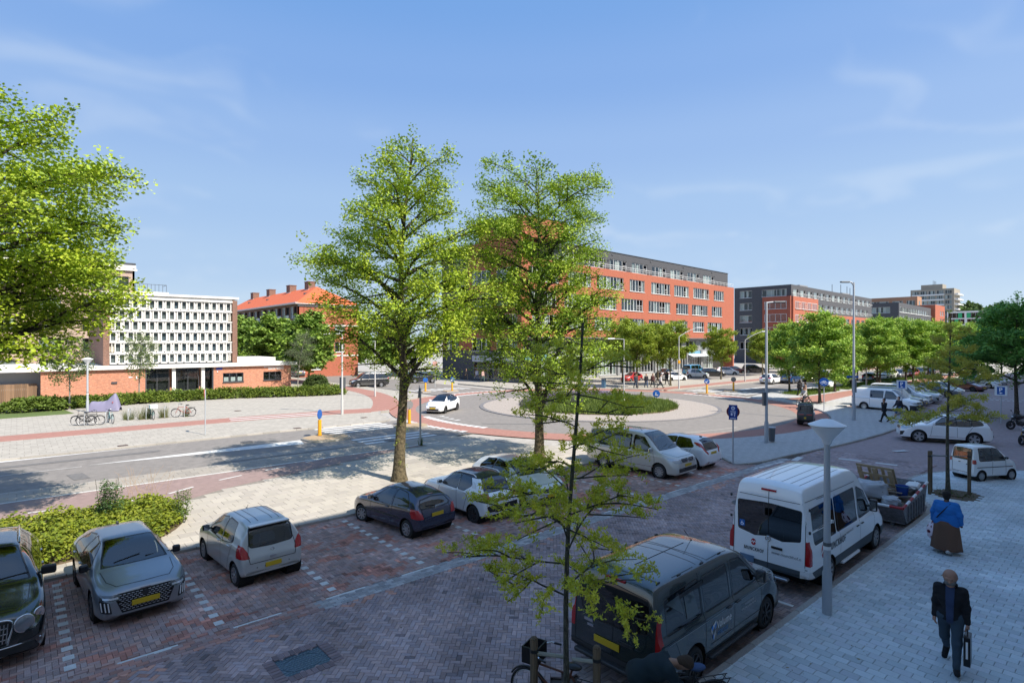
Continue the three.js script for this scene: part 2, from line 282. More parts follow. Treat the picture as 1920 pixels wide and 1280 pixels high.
// far side: school pavement
const cornerW = spline([[14.5,38.9],[18.6,38.6],[21.3,38.9],[22.2,40.2],[22.6,42.4],[23.6,44.2]],6);
const farPoly = [[-90,38.9],...cornerW,...arc(...RC,19.3,153,113,24),[35,56],[35,190],[-90,190]];
struct('school_pavement',slab(farPoly,-.05,.1),M.paving);
kerbLine('school_kerb',[[-30,38.9],[-5,38.9],[14.5,38.9],...cornerW.slice(3)],.108);
struct('cycle_path',slab([[-60,46.2],[14,45.5],[20,44.6],[22.6,43.9],[24.2,46.4],[21,47.3],[14,48.0],[-60,49.4]],.05,.104),M.redPath);
struct('cycle_path',slab([...spline([[22.4,44.2],[25.4,49],[28.6,56],[30.4,64],[31,80],[31,160]],6),...spline([[33.2,160],[33.2,80],[32.6,63],[30.6,54.5],[27.6,48],[24.6,44.4]],6)],.05,.108),M.redPath);
// right-hand peninsula
const penK = spline([[25.9,18.55],[27.3,17.2],[28.2,16],[27.2,14.4],[26.6,13.7],[27.6,13.2],[30.3,12.9],[37.9,12.1],[45.9,11.95],[50.8,12.9],[53.7,14.2],[57,14.4]],5);
const penPoly = [...penK,[57,19.2],[140,19.2],[140,30.2],[66,30.2],[61.5,29.5],...arc(...RC,19.4,-18,-140,40)].filter(([u,v]) => true);
struct('corner_pavement',slab(penPoly,-.05,.1),surf([.42,.42,.41],.2,.16,3.2,.15,.88,slabJoint(10,16)));
kerbLine('corner_kerb',penK.filter((_,i) => i % 2 === 0),.108);
struct('cycle_path',slab([...spline([[58,21.6],[70,22.4],[100,22.6],[140,22.6]],4),...spline([[140,25],[100,25],[72,24.9],[60.2,25.6]],4)],.05,.106),M.redPath);
for (const [a,b,c,d] of [[66,76,25.6,28.4],[80,93,21.2,22.3],[78,96,25.4,28.2],[99,120,25.4,28.0],[84,112,19.6,20.8]]) struct('grass_verge',slab([[a,c],[b,c],[b,d],[a,d]],.05,.13),M.grassBase);
// far right pavement in front of the red building
const blockPoly = [...arc(...RC,19.3,12,68,30).reverse(),[61,39.6],[160,39.6],[420,41],[420,70],[47,70]].reverse();
struct('shop_pavement',slab([[47.5,53.4],[50,52.3],[53,50.4],[56,47.8],[58.5,44.5],[60.3,40.6],[62,39.6],[420,40],[420,66],[47.5,66]],-.05,.1),M.paving);
struct('shop_parking',slab([[80,46.5],[115,46.5],[115,55.5],[80,55.5]],.05,.104),M.asphalt);
struct('cycle_path',slab([[60.6,40.2],[160,40.2],[160,42.4],[60,42.4]],.05,.108),M.redPath);

// ---- painted markings
const paint = (name,list,h = .006) => { const g = structGroup(name); for (const q of list) mesh('stripe',sheet(q,h),M.white,g); return g; };
const quad = (u0,v0,u1,v1,w) => { const d = Math.hypot(u1 - u0,v1 - v0),nx = -(v1 - v0) / d * w / 2,ny = (u1 - u0) / d * w / 2; return [[u0 - nx,v0 - ny],[u1 - nx,v1 - ny],[u1 + nx,v1 + ny],[u0 + nx,v0 + ny]]; };
paint('dashed_lane_line',Array.from({ length: 13 },(_,i) => quad(-.6 + i * 2.03,12.9,.4 + i * 2.03,12.9,.1)),.034);
for (let k = -1; k < 11; k++) if (k !== 10) { const L = []; for (let i = 0; i < 12; i++) { const v = 13.35 + i * .43; if (v < 18.3) L.push(quad(BAY(k) - .09,v,BAY(k) + .09,v,.2)); } paint('bay_line',L,.036); }
paint('street_dashes',[quad(29.8,12.2,31,12.35,.3),quad(32.1,10.9,32.25,9.9,.3),quad(32.35,9.3,32.5,8.4,.3),quad(33.3,13.0,33.4,12.2,.1),quad(36.5,9.6,37.3,9.2,.32),quad(26.2,12.7,29.2,12.45,.16),quad(12.3,7.2,13.2,7.2,.1),quad(13.4,5.5,13.4,6,.1),quad(13.4,6.3,13.4,6.7,.1)],.036);
paint('cycle_path_line',[quad(-20,28.1,12.5,28.25,.13),quad(13.2,28.2,19,28.3,.12)],.108);
paint('cycle_path_dashes',Array.from({ length: 9 },(_,i) => quad(-6 + i * 2.1,pathV(-6 + i * 2.1) + 1.6,-5 + i * 2.1,pathV(-5 + i * 2.1) + 1.6,.12)),.108);
paint('edge_line',[quad(-60,30.35,3.4,30.45,.16),[[-30,38.0],[-.5,38.45],[7.5,38.6],[-.5,38.75],[-30,38.6]]]);
paint('centre_wedge',[[[2.6,34.75],[12.9,33.5],[13.2,34.95],[9,34.9]],quad(-30,34.5,2.4,34.6,.06)]);
{ const L = []; for (let i = 0; i < 4; i++) L.push([[15.5 + .02 * i,38.6 - i * .82],[20.6,38.6 - i * .82],[20.6,38.2 - i * .82],[15.5,38.2 - i * .82]]); for (let i = 0; i < 4; i++) L.push([[15.6,33.0 - i * .84],[20.6,33.0 - i * .84],[20.6,32.55 - i * .84],[15.6,32.55 - i * .84]]); paint('zebra_crossing',L); }
paint('cycle_crossing_stripes',[quad(12.2,46.3,18.8,45.4,.35),quad(12.4,47.4,19,46.4,.35)],.112);
{ const L = []; for (const [c,span] of [[180,13],[-9,13],[92,14]]) for (const r of [17.05,19.25]) for (let a = c - span; a <= c + span; a += 2.1) { const t = a * Math.PI / 180,w = .36; L.push(quad(RC[0] + (r - w) * Math.cos(t),RC[1] + (r - w) * Math.sin(t),RC[0] + (r + w * .6) * Math.cos(t),RC[1] + (r + w * .6) * Math.sin(t),.5)); }
  for (const [c,span] of [[180,12]]) for (let a = c - span; a <= c; a += 3.2) { const t = a * Math.PI / 180; L.push([[RC[0] + 16.3 * Math.cos(t),RC[1] + 16.3 * Math.sin(t)],[RC[0] + 15.6 * Math.cos(t + .014),RC[1] + 15.6 * Math.sin(t + .014)],[RC[0] + 15.6 * Math.cos(t - .014),RC[1] + 15.6 * Math.sin(t - .014)]]); }
  paint('cycle_crossing_blocks',L,.012); }
{ const L = []; for (let i = 0; i < 5; i++) L.push(quad(62.5,31 + i * .75,66,31 + i * .75,.36),quad(62.5,35.4 + i * .75,66,35.4 + i * .75,.36)); paint('zebra_crossing',L); paint('centre_wedge',[[[66.5,34.2],[82,34.9],[66.5,35.1]]]); }
paint('zebra_crossing',Array.from({ length: 8 },(_,i) => quad(36.8 + i * 1.05,58.5,36.8 + i * 1.05,61.5,.45)));
paint('parking_line',[...[12.9,11.45,9.7].map(v => null).filter(Boolean),...Array.from({ length: 14 },(_,i) => quad(77 - i * .04,12.9 - i * .45,77 - i * .04,12.65 - i * .45,.5)),...Array.from({ length: 14 },(_,i) => quad(78.6,12.9 - i * .45,78.6,12.65 - i * .45,.35))],.006);
for (let k = 0; k < 9; k++) paint('bay_line',Array.from({ length: 7 },(_,i) => quad(60.4 + k * 2.55,13.4 + i * .8,60.4 + k * 2.55,13.65 + i * .8,.12)),.006);
paint('street_dashes',[quad(52.5,9.2,54,9.6,.18),quad(51.5,8.2,52.4,8.8,.18),quad(50,12.2,55,12.6,.12),quad(57,12.7,60,12.7,.12),quad(62,12.8,64,12.8,.12)],.006);

// traffic islands in the arms
function island(pts) { const P = spline([...pts,pts[0]],4).slice(0,-1); const g = structGroup('traffic_island'); mesh('top',slab(P,-.05,.12),surf([.36,.27,.17],.3,.3,2,.2,.9),g); const c = P.reduce((a,p) => [a[0] + p[0] / P.length,a[1] + p[1] / P.length],[0,0]); mesh('kerb',slab(P.map(([u,v]) => [c[0] + (u - c[0]) * 1.06,c[1] + (v - c[1]) * 1.1]),-.05,.1,[P]),M.kerb,g); }
island([[13.3,34.9],[13.5,33.7],[14.6,33.35],[15.7,33.6],[15.9,34.7],[15,35.4],[14,35.4]]);
island([[20.2,35.7],[20.3,34.4],[21.2,34.1],[22.2,34.6],[22.4,35.7],[21.4,36.2]]);
island([[59,33.6],[59.3,35.2],[60.9,35],[61,33.8]]); island([[64.7,33.4],[64.7,34.8],[67,34.4],[67,33.7]]);
island([[38.9,56.2],[40.6,56.3],[40.7,57.4],[39,57.4]]);
island([[36.4,57.7],[37.6,57.8],[37.6,58.8],[36.4,58.7]]);
// drain cover in the street with its brick border
{
  const g = thing('drain_cover','rectangular blue-grey ribbed iron cover set in the brick street','manhole cover',[4.1,0,10.7],0);
  mesh('frame',mg([bx(.96,.03,.04,0,.008,.34),bx(.96,.03,.04,0,.008,-.34),bx(.04,.03,.64,.46,.008,0),bx(.04,.03,.64,-.46,.008,0)]),mat(.11,.15,.18,.5,.6),g);
  mesh('plate',bx(.88,.02,.64,0,.004,0),mat(.12,.17,.2,.5,.6),g);
  const rib = []; for (let i = -6; i < 7; i++) for (let j = -4; j < 5; j++) { const x = i * .065 + (j % 2) * .02,z = j * .07,e = (x / .36) ** 2 + (z / .25) ** 2; if (e < .82 || e > 1.15) rib.push(bx(.05,.014,.02,x,.018,z,.5)); } mesh('ribs',mg(rib),mat(.17,.24,.28,.45,.6),g).userData.kind = 'stuff';
  mesh('ring',(() => { const t = new THREE.TorusGeometry(1,.02,6,40); t.rotateX(Math.PI / 2); t.scale(.37,.5,.26); t.translate(0,.018,0); return t; })(),mat(.14,.2,.24,.45,.6),g);
  const L = []; for (let i = 0; i < 8; i++) { L.push([3.73 + i * .105,11.14,.009,Math.PI / 2,i],[3.73 + i * .105,10.26,.009,Math.PI / 2,i + 1]); } for (let i = 0; i < 8; i++) { L.push([3.57,10.33 + i * .105,.009,0,i],[4.63,10.33 + i * .105,.009,0,i + 2]); }
  layPieces(street,'brick','brick_field',paverGeo(.194,.094,.03),L,[[.23,.165,.165],[.2,.15,.155]],60);
}
for (const [u,v,lab] of [[9.4,39.25,'rusty gully grate in the kerb beside the main road, nearest the camera'],[14.6,39.2,'dark gully grate in the kerb before the zebra crossing'],[20.6,41.2,'dark square drain lid on the pavement by the cycle path corner'],[14.4,52.4,'dark square drain lid on the wide school pavement']]) { const g = thing('gully',lab,'drain',[u - 4.8 * (u < 10),.1,v]); mesh('lid',bx(.5,.03,.34,0,.005,0),mat(.09,.06,.05,.7,.4),g); mesh('bars',mg([-1.5,-.5,.5,1.5].map(i => bx(.05,.02,.26,i * .11,.022,0))),mat(.14,.08,.06,.7,.4),g); }
// repairs, covers and wear in the carriageway
{
  const patch = surf([.15,.145,.14],.3,.3,3,.2,.85),worn = surf([.29,.27,.245],.3,.25,4,.2,.85);
  for (const [q,m] of [[quad(-8,36.9,6,36.7,.5),patch],[quad(8,31.6,15,31.4,1.1),worn],[quad(2,32.9,2.2,31.4,.6),patch],[quad(26,33,29,30,.35),patch],[quad(33,20.8,38.5,19.6,.3),worn],[quad(70,33,80,32.6,.9),patch]]) struct('asphalt_patch',sheet(q,.0085),m);
  for (const [u,v,l] of [[10.5,36.4,'round iron cover in the far lane of the main road'],[17.3,31.2,'round iron cover beside the zebra crossing'],[30.5,28.5,'round iron cover on the left of the roundabout road'],[20.5,10.3,'round iron cover in the brick street before the beige van']]) { const g = thing('manhole_cover',l,'manhole cover',[u,.03,v]); g.position.y = u === 20.5 ? .03 : .004; mesh('lid',cyl(.3,.3,.016,0,.006,0,28),mat(.1,.1,.1,.6,.5),g); mesh('ring',(() => { const t = new THREE.TorusGeometry(.33,.025,6,32); t.rotateX(Math.PI / 2); t.translate(0,.004,0); return t; })(),mat(.16,.15,.14,.6,.4),g); }
}
// ---------------------------------------------------------------- buildings
M.redBrick = brickMat([.36,.1,.055],.3,[.34,.15,.1]);
M.redBrick2 = brickMat([.33,.085,.05],.3,[.26,.12,.085]);
M.schoolBrick = brickMat([.46,.19,.115],.45,[.42,.28,.2]);
M.brownBrick = brickMat([.2,.105,.075],.4,[.2,.15,.12]);
M.darkBrick = brickMat([.075,.078,.088],.25,[.05,.052,.058]);
M.pinkBrick = brickMat([.40,.29,.235],.25,[.4,.33,.28]);
M.ochreBrick = brickMat([.38,.2,.115],.3,[.32,.2,.14]);
M.whiteWall = surf([.7,.69,.66],.08,.05,3,.1,.75);
M.concrete = surf([.46,.44,.41],.12,.1,4,.15,.85);
M.greyPanel = surf([.22,.225,.235],.06,.05,3,.08,.6);
const frameWhite = mat(.68,.69,.69,.45),frameGrey = mat(.3,.31,.33,.45),frameDark = mat(.06,.065,.075,.4);
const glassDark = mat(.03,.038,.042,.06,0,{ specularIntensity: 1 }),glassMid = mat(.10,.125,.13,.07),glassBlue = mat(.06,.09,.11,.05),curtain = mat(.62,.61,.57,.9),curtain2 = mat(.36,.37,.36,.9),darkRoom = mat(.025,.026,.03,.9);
const clearGlass = mat(.82,.86,.86,.03,0,{ transmission: 1 });

// a facade panel lies in local x (along), y (up), outward = +z.  holes: [x0, x1, y0, y1]
function wallWith(w,h,holes,depth,material,parent,name = 'wall',x0 = 0,y0 = 0,z = 0) {
  const s = new THREE.Shape([new THREE.Vector2(x0,y0),new THREE.Vector2(x0 + w,y0),new THREE.Vector2(x0 + w,y0 + h),new THREE.Vector2(x0,y0 + h)]);
  for (const [a,b,c,d] of holes) s.holes.push(new THREE.Path([new THREE.Vector2(a,c),new THREE.Vector2(b,c),new THREE.Vector2(b,d),new THREE.Vector2(a,d)]));
  const g = new THREE.ExtrudeGeometry(s,{ depth,bevelEnabled: false }); g.translate(0,0,z - depth); return mesh(name,g,material,parent);
}
const RW = rngOf(404);
// a window: frame with mullions, panes set back, curtains behind some; x along the wall
function windowUnit(parent,x0,x1,y0,y1,z,opts = {}) {
  const { n = Math.max(1,Math.round((x1 - x0) / 1.0)),frame = frameWhite,t = .07,recess = .14,balcony = -1,sill = true } = opts;
  const w = new THREE.Group(); w.name = 'window'; parent.add(w);
  const W = x1 - x0,H = y1 - y0,fr = [bx(W,t,.08,(x0 + x1) / 2,y0 + t / 2,z - recess),bx(W,t,.08,(x0 + x1) / 2,y1 - t / 2,z - recess)];
  const cw = W / n; for (let i = 0; i <= n; i++) fr.push(bx(t,H - 2 * t,.078,clamp(x0 + i * cw,x0 + t / 2,x1 - t / 2),(y0 + y1) / 2,z - recess));
  if (opts.transom) fr.push(bx(W - 2 * t,t * .8,.07,(x0 + x1) / 2,lerp(y0,y1,opts.transom),z - recess));
  mesh('frame',mg(fr),frame,w);
  if (sill) mesh('sill',bx(W + .1,.06,.2,(x0 + x1) / 2,y0 - .028,z + .02),opts.sillMat || frame,w);
  const back = z - recess - .62;
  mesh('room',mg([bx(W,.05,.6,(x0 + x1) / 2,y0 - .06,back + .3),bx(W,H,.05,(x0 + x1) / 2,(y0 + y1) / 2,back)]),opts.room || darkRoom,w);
  for (let i = 0; i < n; i++) {
    const a = x0 + i * cw + t * .6,b = x0 + (i + 1) * cw - t * .6,open = balcony === i || opts.second === i;
    if (!open) mesh('pane',bx(b - a,H - 2 * t,.016,(a + b) / 2,(y0 + y1) / 2,z - recess - .01),clearGlass,w);
    const r = RW(); if (!open && !opts.noCurtain) { const f = r < .42 ? 1 : r < .7 ? .5 : 0; if (f) { const s = RW() < .5; const cwid = (b - a) * f; const ripple = new THREE.PlaneGeometry(cwid,H - .12,14,1),p = ripple.attributes.position; for (let k = 0; k < p.count; k++) p.setZ(k,Math.sin(p.getX(k) * 24) * .035); ripple.computeVertexNormals(); ripple.translate(s ? a + cwid / 2 : b - cwid / 2,(y0 + y1) / 2,z - recess - .14); mesh('curtain',ripple,RW() < .7 ? curtain : curtain2,w); } }
    if (open) { mesh('railing',mg([bx(b - a,.05,.05,(a + b) / 2,y0 + 1.0,z - .03),bx(b - a,.03,.03,(a + b) / 2,y0 + .7,z - .03),bx(b - a,.03,.03,(a + b) / 2,y0 + .4,z - .03)]),frameWhite,w); }
  }
  return w;
}
// side of a building as a Group whose x runs along the wall from a to b (seen from outside left to right) and z points out
function side(parent,a,b) { const g = new THREE.Group(),d = Math.hypot(b[0] - a[0],b[1] - a[1]); g.name = 'facade'; g.position.set(a[0],0,-a[1]); g.rotation.y = Math.atan2(b[1] - a[1],b[0] - a[0]); parent.add(g); g.userData.len = d; return g; }
// NB thing > part > sub-part: facades would add a level, so walls and windows are laid straight under the building with the side's matrix baked in
function sideBake(parent,a,b,build) {
  const tmp = side(parent,a,b); build(tmp,tmp.userData.len); tmp.updateMatrix(); parent.remove(tmp);
  for (const c of [...tmp.children]) { c.updateMatrix(); c.matrix.premultiply(tmp.matrix); c.matrix.decompose(c.position,c.quaternion,c.scale); parent.add(c); }
}
const B = {};
// ---- red brick corner block with dark top floor, tower on the corner
{
  const b = thing('apartment_building','large red brick apartment block with dark grey top floor and corner tower behind the roundabout','building',[54.4,0,60]);
  const F0 = [0,0],F1 = [68.6,3.6],dir = Math.atan2(3.6,68.6);
  const rows = [[8.05,10.15],[11.5,13.6],[15.0,17.1]];
  sideBake(b,F0,F1,(f,L) => {
    // long street side
    const holes = [],wins = [],seqs = [[7,5,5,8,6,7,5,7,6],[6,7,5,7,8,5,7,5,7],[7,6,8,5,7,6,7,5,7]];
    rows.forEach(([y0,y1],r) => { let x = 2.2 - r * .4; seqs[r].forEach((n,k) => { const w = n * .96; if (x + w < L - 1) { holes.push([x,x + w,y0,y1]); wins.push([x,x + w,y0,y1,n]); } x += w + 1.5 + (k + r) % 3 * .35; }); });
    wallWith(L,18.3 - 6.8,holes,.35,M.redBrick,f,'wall',0,6.8,0);
    wins.forEach(([a,c,y0,y1,n],i) => windowUnit(f,a,c,y0,y1,0,{ n,balcony: n > 2 ? (i * 3 + 1) % n : -1,second: n > 6 ? (i * 2 + 4) % n : -1 }));
    mesh('soffit',bx(L,.1,3.2,L / 2,6.72,-1.6),M.greyPanel,f);
    // set-back dark top floor
    const th = [],tw = []; for (let x = 9; x < L - 4; x += 6.7) { const n = 4 + (Math.floor(x) % 2) * .35 | 0; th.push([x,x + n * 1.28,18.5,20.35]); tw.push([x,x + n * 1.28,n]); }
    wallWith(L - 9.2,3.2,th.map(([a,c,d,e]) => [a,c,d,e]).filter(q => q[1] < L - 1.2),.3,M.darkBrick,f,'wall',8,18.3,-.9);
    tw.filter(q => q[1] < L - 1.2).forEach(([a,c,n]) => windowUnit(f,a,c,18.5,20.35,-.9,{ n,balcony: n - 1,sill: false }));
    mesh('terrace_rail',mg([bx(L - 8.2,.05,.05,L / 2 + 4,19.1,-.12),bx(L - 8.2,.03,.03,L / 2 + 4,18.75,-.12),...Array.from({ length: 41 },(_,i) => bx(.04,.8,.04,8 + i * (L - 8.2) / 40,18.7,-.12))]),frameWhite,f);
    mesh('parapet_cap',bx(L - 9.0,.08,.5,L / 2 + 3.5,21.54,-1.05),frameDark,f);
    // ground and first floor: recessed glass shopfronts, grey band
    const z = -1.3; wallWith(L - 2,2.6,Array.from({ length: 11 },(_,i) => [3 + i * 5.8,7 + i * 5.8,4.3,6.2]).filter(q => q[1] < L - 3),.3,M.greyPanel,f,'wall',1,4.1,z);
    for (let i = 0; i < 11; i++) if (7 + i * 5.8 < L - 3) windowUnit(f,3 + i * 5.8,7 + i * 5.8,4.3,6.2,z,{ n: 3,frame: frameGrey });
    for (let i = 0; i < 11; i++) { const x = 1.6 + i * 6.05; if (x + 5.8 > L - 1) break; windowUnit(f,x,x + 5.2,.35,3.25,z,{ n: 5,frame: frameWhite,sill: false,noCurtain: i % 3 !== 0 }); mesh('pier',bx(.7,4.1,.45,x - .4,2.05,z + .02),M.greyPanel,f); mesh('fascia',bx(5.2,.8,.12,x + 2.6,3.7,z + .04),i % 4 === 2 ? mat(.62,.66,.68,.5) : i % 4 === 0 ? mat(.13,.3,.42,.5) : mat(.4,.42,.43,.5),f); mesh('plinth',bx(5.2,.34,.16,x + 2.6,.17,z),M.greyPanel,f); }
    mesh('awning',(() => { const g = bx(12,.06,1.5,L - 13,3.3,z + .8); g.translate(-(L - 13),-3.3,-(z + .8)); g.rotateX(.35); g.translate(L - 13,3.25,z + .7); return g; })(),mat(.6,.66,.7,.7),f);
  });
  // side along the cross street, in shade: red bands and dark bays
  sideBake(b,[0,20],[0,0],(f,L) => {
    const holes = [],wins = []; for (const [y0,y1] of [[4.6,6.6],...rows]) for (const [x,n] of [[1.2,3],[8.2,4],[14.3,4]]) { holes.push([x,x + n * 1.2,y0,y1]); wins.push([x,x + n * 1.2,y0,y1,n]); }
    wallWith(13.5,21.4 - 4.0,holes.filter(h => h[1] < 13.4),.3,M.redBrick2,f,'wall',0,4.0,0);
    wallWith(L - 13.5,21.4 - 4.0,holes.filter(h => h[0] > 13.4),.3,M.redBrick,f,'wall',13.5,4.0,0);
    wins.forEach(([a,c,y0,y1,n]) => windowUnit(f,a,c,y0,y1,0,{ n,frame: frameWhite }));
    for (const y of [13.7]) mesh('band',bx(7.4,3.4,.1,3.7,y + 1.0,.056),M.darkBrick,f);
    mesh('cladding',mg([bx(7.2,7.2,.1,3.6,17.9,.056)]),M.darkBrick,f);
    for (const y of [15.0,18.4]) windowUnit(f,4.4,6.9,y,y + 2,.3,{ n: 2,frame: frameGrey,recess: .12,sill: false });
    wallWith(L,4.0,[[8.4,18.4,.3,3.9]],.3,M.darkBrick,f,'wall',0,0,-.02);
    windowUnit(f,8.4,18.4,.3,2.9,-.02,{ n: 8,frame: frameGrey,sill: false,transom: .62,noCurtain: true });
    mesh('fascia',bx(10,.95,.14,13.4,3.42,.02),mat(.42,.45,.5,.6),f);
    mesh('dark_facing',bx(L - .3,.7,.08,L / 2,4.35,.045),M.darkBrick,f);
  });
  // tower on the corner: its two street faces stand proud of the walls
  const tw = mg([bx(9.2,24.2 - 21.3,10,4.6 - .12,22.75,-4.86)]); mesh('tower',tw,M.redBrick,b);
  mesh('tower_cap',mg([bx(9.4,.12,.3,4.5,24.26,.05),bx(9.4,.12,.3,4.5,24.26,-9.8),bx(.3,.12,10.1,-.1,24.26,-4.86),bx(.3,.12,10.1,9.05,24.26,-4.86)]),frameDark,b);
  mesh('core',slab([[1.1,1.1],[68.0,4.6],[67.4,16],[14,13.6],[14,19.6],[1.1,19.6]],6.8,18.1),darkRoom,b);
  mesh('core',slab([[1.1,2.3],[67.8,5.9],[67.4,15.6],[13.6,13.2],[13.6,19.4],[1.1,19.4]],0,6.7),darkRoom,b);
  mesh('roof',slab([[1,2.4],[68.0,6],[67.4,16],[14,13.6],[14,19.8],[1,19.8]],18.2,21.35),M.darkBrick,b);
  mesh('end_wall',slab([[68.1,3.6],[68.6,3.6],[68,16],[67.5,16]],0,18.3),M.redBrick,b);
  mesh('roof_mast',mg([rod([3.6,24.2,-3],[3.6,31.2,-3],.13,.1),rod([3.6,31.1,-3],[5.4,31.7,-3],.09)]),mat(.12,.13,.14,.5,.5),b);
  for (const [x,y] of [[22,21],[34,21],[46,21],[58,21]]) mesh('vent',ball(.16,x,y - .2,-(1.1 + x * .0525) + 1.02 - 0,8),frameDark,b);
  B.red = b;
}
function simpleBlock(name,label,origin,pts,h,wallMat,faces,roofMat = M.greyPanel) {   // pts in (u,v) relative; faces: [i, opts] builds windows on the edge i -> i+1
  const b = thing(name,label,'building',[origin[0],0,origin[1]]);
  mesh('roof',slab(pts.map(([u,v]) => { const c = pts.reduce((a,p) => [a[0] + p[0] / pts.length,a[1] + p[1] / pts.length],[0,0]); return [lerp(c[0],u,.985),lerp(c[1],v,.985)]; }),h - .4,h - .1),roofMat,b);
  pts.forEach((p,i) => {
    const q = pts[(i + 1) % pts.length]; const f = faces[i];
    sideBake(b,p,q,(g,L) => {
      if (!f) { wallWith(L,h,[],.3,wallMat,g); return; }
      const holes = []; (f.wins || []).forEach(([a,c,d,e]) => holes.push([a,c,d,e]));
      for (const [y0,y1,m] of f.bands || [[0,h,wallMat]]) wallWith(L,y1 - y0,holes.filter(k => k[2] >= y0 - .01 && k[3] <= y1 + .01),.3,m,g,'wall',0,y0,0);
      (f.wins || []).forEach(([a,c,d,e,n,o]) => windowUnit(g,a,c,d,e,0,{ n,...f.opts,...o }));
      f.extra?.(g,L);
    });
  });
  return b;
}
const winRow = (L,y0,y1,step,w,start = 1.2,n = 2,o) => { const r = []; for (let x = start; x + w < L - .6; x += step) r.push([x,x + w,y0,y1,n,o]); return r; };
// ---- second red and dark block farther along
{
  const h = 21.5,faces = {};
  const L0 = Math.hypot(75,2.9);
  const longWins = []; for (const y of [18.5]) longWins.push(...winRow(L0,y,y + 1.9,5.2,3.9,1.5,3,{ balcony: 2 })); longWins.push(...winRow(L0,15,17,5.0,3.8,1.5,3,{ balcony: 2 }),...winRow(L0,11.4,13.4,5.6,3.6,1.2,3,{ balcony: 2 }),...winRow(L0,7.8,9.8,5.6,3.6,1.2,3),...winRow(L0,1,3.2,5.6,4.4,1,4));
  faces[0] = { wins: longWins,bands: [[0,7,M.greyPanel],[7,14.3,M.redBrick],[14.3,18.3,M.darkBrick],[18.3,h,M.darkBrick]],extra: (g,L) => { mesh('red_bay',bx(19,11.4,.5,9.6,12.6,.26),M.redBrick,g); for (const [a,c,y] of [[1.4,5.4,15],[6,10,15],[10.6,18,15],[1.4,6.4,11.4],[8,13,11.4],[1.4,6.4,7.8],[8,13,7.8]]) windowUnit(g,a,c,y,y + 2,.66,{ n: Math.round((c - a) / 1.2),balcony: 2 }); mesh('rail',mg([bx(L,.06,.06,L / 2,19.2,.3),bx(L,.04,.04,L / 2,18.8,.3),bx(L - 19,.06,.06,L / 2 + 9.5,15.7,.3),bx(L - 19,.04,.04,L / 2 + 9.5,15.3,.3)]),frameWhite,g); } };
  faces[3] = { wins: [...[3.9,7.9,11.5,15,18.5].map(y => [1.6,5.2,y,y + 2,3]),[8,14.8,18.5,20.4,5]],bands: [[0,h,M.darkBrick]],extra: (g) => { mesh('red_bay',bx(7.6,18.4,.5,12.2,9.2,.26),M.redBrick2,g); for (const y of [3.9,7.9,11.5,15]) windowUnit(g,9,15,y,y + 2.1,.66,{ n: 4 }); } };
  simpleBlock('apartment_building','second red and dark grey apartment block, right of the large red corner block',[157,65],[[0,0],[75,2.9],[74.4,17],[0,16]],h,M.darkBrick,faces);
  const t = scene.children[scene.children.length - 1];
  mesh('roof_house',mg([bx(6,2.2,4,26,h + .8,-9),bx(4,1.6,3,30,h + .6,-8)]),M.greyPanel,t); mesh('roof_house',bx(7,1.8,4,62,h + .6,-9),M.greyPanel,t);
  mesh('antenna',mg([[52,4],[60,4.5],[66,4.2],[69,3.8]].map(([x,q]) => rod([x,h,-8],[x,h + q,-8],.09))),frameDark,t);
}
// ---- third block: dark with a red end, brown block behind
{
  const h = 21.7,L0 = 60.2; const w = [...winRow(L0,18,20,4.6,3.7,1.4,3),...winRow(L0,14.6,16.6,4.6,3.7,1.4,3),...winRow(L0,11,13,5,3.6,1.4,3),...winRow(L0,7.4,9.4,5,3.6,1.4,3)];
  simpleBlock('apartment_building','low dark grey block with white window bands beyond the second red block',[265,68],[[0,0],[60,2.5],[60,16],[0,16]],h,M.darkBrick,{ 0: { wins: w,bands: [[0,h,M.darkBrick]],extra: (g,L) => mesh('rail',mg([bx(L,.12,.1,L / 2,17.8,.2),bx(L,.12,.1,L / 2,14.4,.2)]),frameWhite,g) },3: { wins: [[3,13,17.6,20,6],[5,12,12.6,14.6,4],[5,12,8.6,10.6,4]] } });
  simpleBlock('apartment_building','plain red brick end block standing right of the low dark grey block',[326,69],[[0,0],[22,.8],[22,16],[0,14]],23.5,M.redBrick,{ 0: { wins: [18.6,15,11.4,7.8].flatMap(y => [[11,14,y,y + 2.2,2],[16,19,y,y + 2.2,2]]) } });
  simpleBlock('apartment_building','ochre brown brick block rising behind the low dark grey block',[330,77],[[0,0],[9,.3],[9,21],[0,21]],28.1,M.ochreBrick,{ 0: { wins: [[3,6,23.4,26,2]] },3: { wins: [[1,9,23.4,26.2,6],[10.5,15,23.4,26.2,3],[16.5,20,23.4,26.2,3]] } });
}
